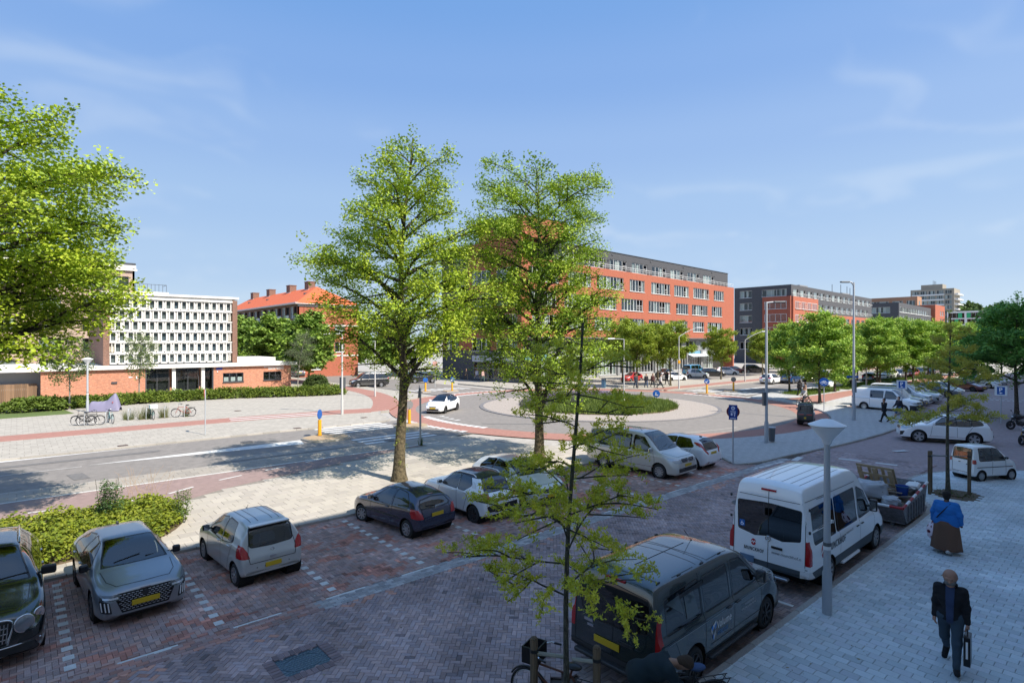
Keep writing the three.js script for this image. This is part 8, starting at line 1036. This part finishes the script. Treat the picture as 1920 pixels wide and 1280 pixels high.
// cone lamps
const coneLamp = thing('street_lamp','pale grey post with upturned cone lamp on the near pavement by the minibus','street lamp',[13.45,.1,4.8]);
mesh('pole',lathe([[.001,0],[.1,0],[.098,.9],[.075,.96],[.062,3.78],[.001,3.8]]),steel,coneLamp); mesh('band',mg([lathe([[.104,1.5],[.108,1.52],[.108,1.56],[.104,1.58]],20)].map(g => { g.scale(.74,1,.74); return g; })),steelDark,coneLamp); mesh('lamp_shade',lathe([[.05,3.72],[.09,3.76],[.11,3.84],[.34,4.12],[.355,4.15],[.001,4.15]]),mat(.78,.8,.82,.3),coneLamp); mesh('lamp_lid',lathe([[.375,4.15],[.38,4.165],[.3,4.2],[.12,4.28],[.001,4.3]]),lampWhite,coneLamp); mesh('sticker',lathe([[.079,1.42],[.079,1.5]],20),CM.white,coneLamp);
copyThing(coneLamp,'pale post with upturned cone lamp in front of the left end of the school',[4.53,.1,59.8]).scale.setScalar(1.08);
function lampPost(label,at,h,arm,yaw,m = steel,r = .09,extra) { const t = thing('street_lamp',label,'street lamp',at,yaw); mesh('pole',lathe([[.001,0],[r,0],[r,1.2],[r * .72,1.28],[r * .5,h],[.001,h]],14),m,t); if (arm) { mesh('arm',tube(extra === 'bend' ? [[0,h - 1.2,0],[0,h - .3,0],[.18,h,0],[arm * .6,h + .05,0]] : extra === 'slope' ? [[0,h,0],[arm * .5,h + arm * .3,0],[arm,h + arm * .5,0]] : [[0,h - .02,0],[arm * .5,h + .02,0],[arm,h + .03,0]],r * .42,6,16),m,t); const hx = extra === 'bend' ? arm * .6 : arm,hy = extra === 'slope' ? h + arm * .5 : h + .03; mesh('lamp_head',rbx(.7,.12,.24,.05,hx + .25,hy,0),m === postPale ? lampWhite : steelDark,t); } return t; }
const LR = Math.atan2(-.659,.752),LL = LR + Math.PI;
const big1 = lampPost('tall grey lamp post with flat head on the corner pavement beside the roundabout',[33.44,.1,15.27],8.3,.5,LR,steel,.12); mesh('control_box',rbx(.16,.8,.24,.03,-.14,2.6,0),steelDark,big1);
const big2 = lampPost('tallest grey lamp post with hooked arm, blue street sign and notice board',[48.05,.1,15.26],10.5,.7,LL,steel,.13,'bend'); mesh('street_sign',rbx(.9,.16,.04,.01,0,3.3,.14),blueSign,big2); mesh('notice_board',rbx(.36,.9,.04,.01,-.12,2.55,.14),signBack,big2);
lampPost('slim pale lamp post with long arm behind the tallest grey one',[84,.05,25.2],6.3,1.6,LR,postPale,.09); lampPost('pale lamp post with rising arm and orange box, right of the walking group',[63.36,.1,40.08],6.6,2.3,LR,postPale,.1,'slope'); lampPost('pale lamp post with rising arm in front of the shop parking',[82.5,.1,40.9],6.2,2.6,LR,postPale,.1,'slope'); mesh('orange_box',rbx(.3,.4,.3,.05,0,3.4,0),yellowPost,scene.children[scene.children.length - 2]);
lampPost('pale lamp post on the pavement corner by the cycle path',[20.17,.1,44.24],6.6,1.1,LL,postPale,.11); mesh('sign',rbx(.5,.9,.04,.01,0,2.6,.12),steelDark,scene.children[scene.children.length - 1]);
lampPost('pale lamp post beside the cycle path at the mouth of the cross street',[29.4,.1,56.2],7,1.1,LL,postPale,.1); lampPost('pale lamp post on the cross street behind the low brick wing',[33,.1,95],8.5,1.6,LR,postPale,.1); lampPost('slim pale lamp post behind the right centre tree',[39,.1,30],6.2,.9,LL,postPale,.07); lampPost('leaning pale pole on the verge among the lindens',[103.3,.1,22.2],5.2,0,0,postPale,.1).rotation.z = .08;
// sign posts
function signPost(label,at,yaw,h,build,r = .035,cat = 'road sign') { const t = thing('sign_post',label,cat,at,yaw); mesh('post',cyl(r,r,h,0,h / 2,0,12),steel,t); build(t); return t; }
const disc = (r,d,y,x = .05) => { const g = new THREE.CylinderGeometry(r,r,d,28); g.rotateZ(Math.PI / 2); g.translate(x,y,0); return g; };
const toCam = (u,v) => Math.atan2(-v,-u);
const sign = (w,h,draw) => { const c = document.createElement('canvas'); c.width = 128; c.height = Math.round(128 * h / w); const x = c.getContext('2d'); draw(x,128,c.height); const tx = new THREE.CanvasTexture(c); tx.colorSpace = THREE.SRGBColorSpace; return new THREE.MeshStandardMaterial({ map: tx,roughness: .4 }); };
const face = (w,h,x,y) => { const g = new THREE.PlaneGeometry(w,h); g.rotateY(Math.PI / 2); g.translate(x,y,0); return g; };
const faceDisc = (r,x,y) => { const g = new THREE.CircleGeometry(r,28); g.rotateY(Math.PI / 2); g.translate(x,y,0); return g; };
const pSign = (label,at) => signPost(label,at,toCam(at[0],at[2]),2.35,(t) => { mesh('plate',rbx(.03,.74,.74,.01,.05,2.42,0),signBack,t); mesh('face',face(.72,.72,.067,2.42),sign(1,1,(x,w) => { x.fillStyle = '#e6eaec'; x.fillRect(0,0,w,w); x.fillStyle = '#1b58a8'; x.fillRect(24,14,80,100); x.fillStyle = '#fff'; x.font = 'bold 70px sans-serif'; x.fillText('P',40,76); x.fillRect(44,90,34,8); x.fillRect(58,84,8,22); }),t); });
pSign('blue and white parking sign on a post before the white delivery van',[55.2,.1,13.95]); pSign('blue and white parking sign on a post in the shade near the right edge',[54.66,.05,7.6]);
signPost('blue rectangular sign with white symbols on a post at the corner kerb',[26.7,.1,13.85],toCam(26.7,13.85),2.85,(t) => { mesh('plate',rbx(.025,.74,.4,.01,.05,2.5,0),signBack,t); mesh('face',face(.39,.73,.064,2.5),sign(.4,.74,(x,w,h) => { x.fillStyle = '#1d3f94'; x.fillRect(0,0,w,h); x.fillStyle = '#eef'; x.beginPath(); x.arc(64,52,30,0,7); x.fill(); x.fillStyle = '#1d3f94'; x.beginPath(); x.moveTo(44,60); x.lineTo(60,40); x.lineTo(84,56); x.lineTo(64,66); x.fill(); x.fillStyle = '#eef'; x.fillRect(24,100,80,12); x.fillRect(30,130,26,40); x.fillRect(72,126,30,18); x.fillRect(80,150,14,34); x.fillRect(20,208,88,14); }),t); mesh('round_sign',disc(.3,.02,2.52,-.06),mat(.05,.07,.22,.4),t); mesh('round_rim',(() => { const g = new THREE.TorusGeometry(.28,.03,6,28); g.rotateY(Math.PI / 2); g.translate(-.06,2.52,0); return g; })(),mat(.3,.02,.03,.4),t); });
signPost('round blue cycle path sign on a post beside the first lindens',[52.65,.1,19.04],toCam(52.65,19.04),2.6,(t) => { mesh('round_sign',disc(.36,.02,2.5),blueSign,t); mesh('face',faceDisc(.35,.062,2.5),sign(1,1,(x,w) => { x.fillStyle = '#1b5cb0'; x.fillRect(0,0,w,w); x.strokeStyle = '#fff'; x.lineWidth = 6; for (const q of [38,90]) { x.beginPath(); x.arc(q,78,18,0,7); x.stroke(); } x.beginPath(); x.moveTo(38,78); x.lineTo(54,48); x.lineTo(82,48); x.lineTo(90,78); x.moveTo(54,48); x.lineTo(66,78); x.lineTo(82,48); x.stroke(); }),t); });
signPost('slim post with a red round sign seen edge on beside the main road',[9.13,.1,40.35],2.9,2.9,(t) => { mesh('round_sign',disc(.3,.025,2.62),mat(.5,.03,.025,.4),t); mesh('sign_back',disc(.29,.01,2.62,.034),signBack,t); }); signPost('grey post with the back of a triangular sign by the zebra crossing',[17.57,.1,28.1],2.4,3.3,(t) => mesh('triangle_sign',(() => { const g = new THREE.CylinderGeometry(.5,.5,.02,3); g.rotateX(Math.PI / 2); g.rotateZ(Math.PI); g.rotateY(Math.PI / 2); g.translate(.06,3.0,0); return g; })(),signBack,t),.06);
signPost('small round blue arrow sign at the edge of the roundabout planting',[48.4,.1,33.2],toCam(48,33),.5,(t) => { mesh('round_sign',disc(.36,.02,.75),blueSign,t); mesh('arrow',mg([bx(.02,.3,.07,.075,.74,.05),bx(.02,.08,.3,.075,.62,-.02)]),CM.white,t); });
signPost('slim white post with red cross-shaped sign behind the yellow bollard',[41,.1,62],toCam(41,62),3.2,(t) => mesh('sign',rbx(.03,.6,.6,.01,.05,3.1,0),mat(.55,.3,.26,.5),t));
// yellow bollards
function bollard(label,u,v,kind) { const t = thing('island_bollard',label,'bollard',[u,.12,v],toCam(u,v),'yellow traffic island bollards'); mesh('post',lathe([[.001,0],[.13,0],[.13,.06],[.11,.1],[.11,1.0],[.001,1.02]],18),yellowPost,t); const g = new THREE.CylinderGeometry(.3,.3,.03,28); g.rotateZ(Math.PI / 2); g.scale(1,1.0,1); g.rotateY(kind.turn || 0); g.translate(0,1.36,0); mesh('round_sign',g,kind.m,t); if (kind.arrow) mesh('arrow',mg([rod([.03,1.5,-.14],[.03,1.22,.12],.035,.035,6),rod([.03,1.2,.14],[.03,1.4,.12],.03,.03,6),rod([.03,1.2,.14],[.03,1.22,-.06],.03,.03,6)]),CM.white,t); mesh('stem',cyl(.03,.03,.2,0,1.06,0,8),steelDark,t); }
bollard('yellow bollard with narrow blue sign on the nearest traffic island',14.5,35.1,{ m: blueSign,turn: 1.1 }); bollard('yellow bollard with the grey back of a sign, behind the tall centre tree',21.55,35.95,{ m: signBack,turn: .5 }); bollard('yellow bollard with blue arrow sign beyond the far edge of the roundabout',39.9,56.6,{ m: blueSign,arrow: 1 }); bollard('yellow bollard half behind leaves, left of the one beyond the roundabout',37.05,58.1,{ m: blueSign }); bollard('yellow bollard with blue arrow sign at the exit right of the roundabout',60,34.3,{ m: blueSign,arrow: 1 }); bollard('yellow bollard with dark sign back farther along the right-hand road',65.65,34,{ m: steelDark });
{ const t = thing('utility_cabinet','small blue-grey cabinet behind the roundabout planting','cabinet',[57.5,.1,47.5],.5); mesh('box',rbx(.9,1.1,.45,.03,0,.56,0),mat(.05,.12,.2,.5),t); mesh('lid',rbx(1.0,.06,.52,.02,0,1.13,0),steelDark,t); const y = thing('yellow_container','bright yellow box on the cross street behind the brick wing','container',[26.6,.1,99]); mesh('box',rbx(1.8,2.2,1.2,.05,0,1.1,0),mat(.75,.4,.01,.5),y); mesh('door_line',bx(.03,2,.02,0,1.1,.61),steelDark,y); const w = thing('waste_bin','dark street bin on the far pavement by the lamp post','bin',[34,.1,15.2]); mesh('bin',cyl(.2,.16,.8,0,.45,0,16),steelDark,w); mesh('rim',cyl(.22,.22,.06,0,.86,0,16),steel,w); }
// tree stakes with straps
const stake = (label,u,v,h) => { const t = thing('tree_stake',label,'wooden stake',[u,.05,v],0,'tree stakes'); mesh('stake',lathe([[.001,0],[.062,0],[.06,h - .03],[.045,h],[.001,h + .005]],14),new THREE.MeshStandardMaterial({ color: rgb(.2,.145,.09),map: barkT,roughness: .9 }),t); mesh('band',cyl(.066,.066,.05,0,h - .2,0,12),CM.black,t); };
stake('left wooden stake of the honey locust in front of the street',5.97,6.3,1.52); stake('right wooden stake of the honey locust in front of the dark van',6.5,5.5,1.52); stake('left wooden stake of the young tree beside the skip',27.0,5.9,1.75); stake('wooden stake just left of the young tree trunk beside the skip',27.4,5.95,1.7); stake('right wooden stake of the young tree near the microcar',28.05,4.85,1.75);
{ const t = thing('tree_strap','pale strap tying the honey locust to its two stakes','strap',[0,0,0]); mesh('strap',mg([rod([5.97,1.33,-6.3],[6.3,1.3,-5.93],.03,.03,6),rod([6.32,1.3,-5.83],[6.5,1.33,-5.5],.03,.03,6)]),mat(.32,.32,.27,.8),t); const t2 = thing('tree_strap','grey strap tying the young tree beside the skip to its stakes','strap',[0,0,0]); mesh('strap',mg([rod([27.05,1.62,-5.9],[27.66,1.58,-5.46],.03,.03,6),rod([27.66,1.58,-5.42],[28.05,1.6,-4.9],.02,.02,6)]),mat(.25,.26,.26,.8),t2); }
// bicycles
function bicycle(label,at,yaw,m,o = {}) {
  const t = thing('bicycle',label,'bicycle',at,yaw,o.group),R = .34,wb = 1.08,T = (a,b,r = .016) => rod(a,b,r,r,7);
  for (const x of [wb / 2,-wb / 2]) { const g = new THREE.Group(); g.name = 'wheel'; g.position.set(x,R,0); t.add(g); const a = new THREE.TorusGeometry(R - .02,.02,7,36); mesh('tyre',a,CM.rubber,g); mesh('rim',mg([new THREE.TorusGeometry(R - .045,.01,5,32),...Array.from({ length: 14 },(_,i) => T([0,0,(i % 2 ? .02 : -.02)],[Math.cos(i / 14 * 6.283) * (R - .045),Math.sin(i / 14 * 6.283) * (R - .045),0],.0022)),(() => { const h = new THREE.CylinderGeometry(.025,.025,.08,10); h.rotateX(Math.PI / 2); return h; })()]),CM.alloy,g); const f = new THREE.TorusGeometry(R + .02,.018,5,20,2.4); f.rotateZ(.5); mesh('mudguard',f,CM.black,g); }
  const bb = [-.08,.3,0],st = [-.24,.86,0],hd2 = [.36,.8,0],hl = [.39,.66,0],ra = [-wb / 2,R,0],fa = [wb / 2,R,0];
  mesh('frame',mg([T(bb,st,.018),T(bb,hl,.02),...(o.step ? [T([-.16,.5,0],hl,.018)] : [T([-.22,.78,0],hd2,.018)]),T(hd2,hl,.022),T([...ra.slice(0,2),.04],bb),T([...ra.slice(0,2),-.04],bb),T([...ra.slice(0,2),.04],[-.22,.78,0]),T([...ra.slice(0,2),-.04],[-.22,.78,0]),T(hl,[...fa.slice(0,2),.045]),T(hl,[...fa.slice(0,2),-.045])]),m,t);
  mesh('handlebar',mg([T(hd2,[.33,1.02,0],.014),tube([[.1,1.04,-.3],[.26,1.06,-.24],[.35,1.03,0],[.26,1.06,.24],[.1,1.04,.3]],.013,6,18)]),CM.chrome,t); mesh('grips',mg([T([.08,1.04,-.3],[.2,1.05,-.275],.018),T([.08,1.04,.3],[.2,1.05,.275],.018)]),CM.black,t);
  mesh('saddle',(() => { const g = new THREE.SphereGeometry(.13,14,10); g.scale(1.1,.35,.75); g.translate(-.27,.93,0); return mg([g,T(st,[-.26,.92,0],.014)]); })(),o.saddle || CM.black,t); mesh('carrier',mg([T([-.3,.72,.06],[-.82,.74,.06],.008),T([-.3,.72,-.06],[-.82,.74,-.06],.008),T([-.8,.74,.06],[-.55,R,.05],.007),T([-.8,.74,-.06],[-.55,R,-.05],.007),...[0,1,2].map(i => T([-.4 - i * .17,.73,-.06],[-.4 - i * .17,.73,.06],.006))]),CM.black,t); mesh('crank',mg([disc(.08,.01,.3,-.08).rotateY(Math.PI / 2).translate(-.08 - 0,0,-.0),T([-.08,.3,.06],[.04,.2,.08],.01),T([-.08,.3,-.06],[-.2,.4,-.08],.01)]),CM.black,t); if (o.lamp) mesh('lamp',ball(.045,.42,.92,0,10),o.lamp,t); o.more?.(t); return t;
}
const bBlack = mat(.015,.015,.017,.35),bRed = mat(.3,.05,.03,.4),bTeal = mat(.25,.45,.46,.4),bBrown = mat(.12,.04,.02,.4);
bicycle('brown bicycle with chrome handlebar leaning behind the honey locust stakes',[6.55,.03,6.35],1.9,bBrown,{ more: (t) => mesh('crate',mg([bx(.02,.26,.34,.56,.98,0),bx(.02,.26,.34,.3,.98,0),bx(.28,.26,.02,.43,.98,.17),bx(.28,.26,.02,.43,.98,-.17)]),CM.black,t) });
bicycle('dark bicycle with blue saddle cover and yellow bell beside the dark van',[7.75,.1,4.87],2.6,bBlack,{ saddle: mat(.04,.08,.18,.8),more: (t) => mesh('bell',ball(.035,.24,1.1,.1,10),mat(.75,.55,.02,.3),t) });
const SB = 'bicycles at the stands before the school'; const bk = LL + 1.2;
bicycle('black bicycle at the left end of the stands, left one of a pair',[3.6,.1,50.6],LL + .1,bBlack,{ group: SB }); bicycle('black bicycle tangled with the left one of the pair at the stands',[4.0,.1,50.4],LR + .4,bBlack,{ group: SB }); bicycle('pale blue bicycle seen partly end on, second stand from the left',[5.2,.1,50.8],LR - .7,bTeal,{ group: SB,step: 1 }); bicycle('teal bicycle carrying a pale green crate at the stands',[7.85,.1,51.3],LR - .75,mat(.12,.3,.27,.4),{ group: SB,more: (t) => mesh('crate',rbx(.42,.3,.5,.03,.5,1.0,0),mat(.62,.72,.64,.6),t) }); bicycle('red bicycle at the right end of the stands',[10,.1,51.1],LL + .5,bRed,{ group: SB });
const hoop = (label,u,v) => { const t = thing('bicycle_stand',label,'bicycle stand',[u,.1,v],1.2,'hoop bicycle stands before the school'); mesh('hoop',tube([[-.3,0,0],[-.3,.6,0],[-.22,.82,0],[.22,.82,0],[.3,.6,0],[.3,0,0]],.024,8,40),steel,t); mesh('foot',mg([cyl(.06,.06,.02,-.3,.01,0,12),cyl(.06,.06,.02,.3,.01,0,12)]),steelDark,t); };
hoop('steel hoop stand holding the pair of black bicycles',3.75,50.75); hoop('steel hoop stand holding the pale blue bicycle',5.0,50.95); hoop('empty steel hoop stand in the left tall grass tuft',6.5,51.9); hoop('steel hoop stand behind the crate bicycle',7.6,51.5); hoop('empty steel hoop stand in the right tall grass tuft',8.85,51.6); hoop('steel hoop stand holding the red bicycle',10.15,51.3);
for (const [u,v,l] of [[66.3,46,'dark bicycle parked by the white car at the shops'],[67.2,46.3,'second dark bicycle parked by the white car at the shops']]) bicycle(l,[u,.1,v],2.4,bBlack);
{ const c = bicycle('black bicycle ridden on the cycle path behind the black microcar',[54.2,.1,21.3],2.7,bBlack); person('person','cyclist in pale grey top riding on the cycle path behind the black microcar',[54.2 + .18,.1,21.25],2.7,{ cell: .035,skin: SK.tan,top: CL(.4,.4,.38),legs: CL(.02,.02,.025),shoe: CL(.03,.03,.03),hair: hairDark,free: 1,pelvis: 1.0,lean: .2,legL: [.9,.9],legR: [.5,.35],armL: [.6,.1,.4],armR: [.6,.1,.4] }); }
// covered motor scooter
{ const t = thing('covered_scooter','motor scooter under a lavender grey rain cover in front of the hedge','scooter',[5.7,.1,59.6],LR + .25); const hgt = pchip([[-1.15,.55],[-.95,.82],[-.4,.8],[.1,.85],[.55,1.25],[.8,1.5],[1.0,1.1],[1.2,.3]]),pos = [],idx = [],nx = 34,ny = 18; for (let i = 0; i <= nx; i++) for (let j = 0; j <= ny; j++) { const x = lerp(-1.15,1.2,i / nx),a = lerp(-1,1,j / ny),h = hgt(x),z = a * (.34 + .12 * Math.abs(a)) * (1 - .25 * Math.abs(x) ** 3 / 1.7),y = h * (1 - Math.pow(Math.abs(a),3.2)) + .05 + .02 * Math.sin(x * 14 + a * 5) * (1 - Math.abs(a)); pos.push(x,y,z); } for (let i = 0; i < nx; i++) for (let j = 0; j < ny; j++) { const a = i * (ny + 1) + j; idx.push(a,a + 1,a + ny + 1,a + 1,a + ny + 2,a + ny + 1); } const g = new THREE.BufferGeometry(); g.setAttribute('position',new THREE.Float32BufferAttribute(pos,3)); g.setAttribute('uv',new THREE.Float32BufferAttribute(new Float32Array(pos.length / 3 * 2),2)); g.setIndex(idx); g.computeVertexNormals(); mesh('cover',g,new THREE.MeshStandardMaterial({ color: rgb(.2,.19,.29),roughness: .6,side: THREE.DoubleSide }),t); for (const x of [-.8,.8]) { const w = new THREE.TorusGeometry(.19,.06,8,24); w.translate(x,.25,0); mesh('tyre',w,CM.rubber,t); } mesh('buckle',rbx(.1,.12,.02,.01,.74,.8,.4),mat(.4,.12,.12,.5),t); }
// motorbikes at the right edge
function motorbike(label,at,yaw,m,fork) { const t = thing('motorbike',label,'motorbike',at,yaw); for (const x of [.7,-.7]) { const g = new THREE.Group(); g.name = 'wheel'; g.position.set(x,.31,0); t.add(g); mesh('tyre',new THREE.TorusGeometry(.25,.065,10,36),CM.rubber,g); mesh('rim',mg([new THREE.TorusGeometry(.19,.018,6,30),...Array.from({ length: 7 },(_,i) => rod([0,0,0],[Math.cos(i * .9) * .19,Math.sin(i * .9) * .19,0],.012)),(() => { const d = new THREE.CylinderGeometry(.12,.12,.02,20); d.rotateX(Math.PI / 2); d.translate(0,0,.06); return d; })()]),CM.alloyDark,g); } const P = (b,k,c = .02) => meshBones(b,k,c); mesh('tank',P([[[.2,.82,0],[-.05,.85,0],.15,.13],[[.32,.85,0],[.1,.9,0],.1,.12]],.08),m,t); mesh('fairing',P([[[.45,.9,-.06],[.45,.9,.06],.11,.11],[[.55,.78,0],[.4,1.0,0],.1,.08]],.08),m,t); mesh('engine',P([[[.05,.42,-.1],[.05,.42,.1],.17,.17],[[-.2,.4,-.08],[-.2,.4,.08],.12,.12],[[.2,.5,0],[.3,.6,0],.1,.08]],.05),CM.trim,t); mesh('seat',P([[[-.15,.86,0],[-.5,.9,0],.09,.09],[[-.5,.92,0],[-.85,.98,0],.08,.05]],.06),CM.seat,t); mesh('fork',mg([rod([.7,.31,.1],[.42,.98,.1],.03),rod([.7,.31,-.1],[.42,.98,-.1],.03)]),fork,t); mesh('handlebar',tube([[.25,1.08,-.38],[.36,1.08,-.2],[.4,1.04,0],[.36,1.08,.2],[.25,1.08,.38]],.016,6,20),CM.black,t); mesh('swingarm',mg([rod([-.7,.31,.1],[-.1,.42,.1],.035),rod([-.7,.31,-.1],[-.1,.42,-.1],.035)]),CM.trim,t); mesh('exhaust',rod([-.1,.3,.16],[-.8,.5,.18],.05,.06,12),CM.alloyDark,t); mesh('headlight',ball(.08,.58,.88,0,12),CM.lens,t); mesh('mirrors',mg([rod([.36,1.08,.22],[.4,1.26,.3],.008),rod([.36,1.08,-.22],[.4,1.26,-.3],.008),rbx(.03,.07,.12,.015,.4,1.28,.32),rbx(.03,.07,.12,.015,.4,1.28,-.32)]),CM.black,t); return t; }
motorbike('black motorbike with golden fork standing at the right edge',[44.95,.02,4.95],2.75,mat(.012,.012,.014,.2,0,{ clearcoat: 1 }),mat(.5,.3,.06,.3,.8)); motorbike('white motorbike partly behind the black one at the right edge',[49.5,.02,5.1],2.6,mat(.6,.62,.64,.2,0,{ clearcoat: 1 }),CM.alloy); motorbike('dark scooter left of the shaded tree trunk at the right edge',[52.2,.02,6.2],2.4,mat(.02,.02,.022,.3),CM.alloyDark); 
// skip full of building waste
{
  const t = thing('skip','grey steel skip with red and white striped edges beyond the minibus','skip',[22.9,.02,6.3],.015),dirty = surf([.16,.16,.17],.6,.4,1.5,.5,.6),panel = (P,d) => { const s = new THREE.Shape(P.map(p => new THREE.Vector2(...p))); const g = new THREE.ExtrudeGeometry(s,{ depth: d,bevelEnabled: false }); return g; };
  const sd = [[-1.1,.14],[1.1,.14],[1.6,1.05],[-1.55,.72],[-1.5,.62]]; for (const s of [-1,1]) { const g = panel(sd,.05); g.translate(0,0,s > 0 ? .86 : -.91); mesh('side_wall',g,dirty,t); } mesh('floor',bx(2.3,.05,1.72,0,.14,0),dirty,t); const end = (x0,y0,x1,y1) => { const l = Math.hypot(x1 - x0,y1 - y0),g = bx(l,.05,1.72); g.rotateZ(Math.atan2(y1 - y0,x1 - x0)); g.translate((x0 + x1) / 2,(y0 + y1) / 2,0); return g; }; mesh('end_wall',end(-1.1,.14,-1.54,.72),dirty,t); mesh('end_wall',end(1.1,.14,1.6,1.04),dirty,t);
  const rib = []; for (let i = -3; i <= 3; i++) for (const s of [-1,1]) rib.push(bx(.07,.55 + i * .02,.05,i * .32,.45,s * .935)); mesh('rib',mg(rib),dirty,t).userData.kind = 'stuff'; const red = mat(.36,.025,.03,.5); for (const s of [-1,1]) for (let i = 0; i < 8; i++) { const a = i / 8,b = (i + 1) / 8,y = (k) => lerp(.72,1.05,k),x = (k) => lerp(-1.55,1.6,k); mesh('edge_stripe',rod([x(a),y(a),s * .9],[x(b),y(b),s * .9],.045,.045,6),i % 2 ? CM.white : red,t); } for (let i = 0; i < 5; i++) mesh('edge_stripe',rod([-1.56,.73,-.9 + i * .36],[-1.56,.73,-.54 + i * .36],.045,.045,6),i % 2 ? CM.white : red,t); mesh('skid',mg([bx(2.2,.1,.1,0,.06,.5),bx(2.2,.1,.1,0,.06,-.5)]),steelDark,t);
  mesh('rubble',(() => { const g = new THREE.PlaneGeometry(2.5,1.68,24,16); g.rotateX(-Math.PI / 2); const p = g.attributes.position; for (let i = 0; i < p.count; i++) p.setY(i,.62 + p.getX(i) * .08 + fbm2(p.getX(i) * 3,p.getZ(i) * 3,3) * .2); g.computeVertexNormals(); return g; })(),mat(.2,.15,.11,.95),t);
  const at = (x,y,z) => [22.9 + x,.02 + y,6.3 - z],pl = thing('pallet','pale wooden pallet standing on edge on top of the skip','pallet',at(.35,.95,-.35),1.45); const slat = bx(1.15,.1,.02),post = bx(.1,.72,.03); for (const x of [-.55,-.22,.0,.22,.55]) { const m = mesh('slat',post,woodPale,pl); m.position.set(x,.36,.05); m.rotation.x = -.5; } for (const y of [.02,.36,.7]) { const m = mesh('board',slat,woodPale,pl); m.position.set(0,y * .88 + .05,.03 - y * .42); m.rotation.x = -.5; } for (const x of [-.5,.0,.5]) { const m = mesh('block',bx(.12,.7,.09),woodPale,pl); m.position.set(x,.3,-.04); m.rotation.x = -.5; }
  const sack = (l,x,y,z,a,b,c,m,ry) => { const g = new THREE.SphereGeometry(1,26,18),p = g.attributes.position; for (let i = 0; i < p.count; i++) { const v = new THREE.Vector3().fromBufferAttribute(p,i),k = .86 + .3 * fbm3(v.x * 1.6 + x * 9,v.y * 1.6,v.z * 1.6,4),e = (q) => Math.sign(q) * Math.pow(Math.abs(q),.6); p.setXYZ(i,e(v.x) * k * a,e(v.y) * k * b,e(v.z) * k * c); } g.computeVertexNormals(); const o = thing('rubble_sack',l,'sack',at(x,y,z),ry); mesh('sack',g,m,o); mesh('tie',ball(.05,a * .9,b * .3,0,8),m,o); }; const film = mat(.42,.44,.47,.35); sack('large white rubble sack lying on the left edge of the skip',-.75,1.0,-.25,.62,.33,.42,film,2.2); sack('crumpled white plastic sheet at the near end of the skip',-1.0,.78,.45,.34,.16,.3,film,.4); sack('white crumpled sheet over the right edge of the skip',.9,1.0,.62,.5,.1,.22,CM.white,.1);
  const bk2 = thing('bucket','blue plastic bucket with dark rim among the waste in the skip','bucket',at(.1,.72,.5)); mesh('bucket',lathe([[.001,0],[.15,0],[.19,.36],[.205,.36],[.205,.39],[.18,.385],[.15,.05],[.001,.05]],24),mat(.01,.06,.3,.4),bk2); mesh('rim',(() => { const g = new THREE.TorusGeometry(.2,.016,6,28); g.rotateX(Math.PI / 2); g.translate(0,.37,0); return g; })(),mat(.02,.12,.16,.4),bk2);
  const Rk = rngOf(91); ['longest pale plank','dark stained plank','short pale offcut','weathered grey plank','splintered plank','thin lath','broken board','wide pale board','narrow offcut','brown plank','cracked board','short lath'].forEach((n,i) => { const p = thing('plank',n + ' lying in the waste of the skip','plank',at(-.7 + (i % 6) * .3,.76 + (i % 4) * .06,-.5 + (i * .37 % 1) * 1.0),Rk() * 3,'planks in the skip'); mesh('plank',bx(.5 + Rk() * .7,.03,.1,0,0,0),[woodPale,wood,mat(.3,.25,.2,.9)][i % 3],p).rotation.z = (Rk() - .5) * .5; });
}
{ // specks of litter and fallen blossom on the paving
  const R = rngOf(123),im = new THREE.InstancedMesh(new THREE.CircleGeometry(.02,5),mat(.6,.58,.5,.9),420),o = new THREE.Object3D(); im.name = 'litter'; im.userData = { kind: 'stuff',label: 'pale specks of litter scattered over the near paving',category: 'litter' };
  for (let i = 0; i < 420; i++) { const k = i % 3,u = 3 + R() * 26,v = k ? 2 + R() * 3.1 : 7 + R() * 11; o.position.set(u,k ? .108 : .037,-v); o.rotation.set(-Math.PI / 2 + (R() - .5) * .3,0,R() * 6); const s = .35 + R() * R() * 1.5; o.scale.set(s,s * (.5 + R()),1); o.updateMatrix(); im.setMatrixAt(i,o.matrix); const q = R(); im.setColorAt(i,q < .3 ? rgb(1,1,1) : q < .7 ? rgb(.5,.45,.3) : rgb(.2,.16,.1)); } scene.add(im);
}
renderer.render(scene,camera);
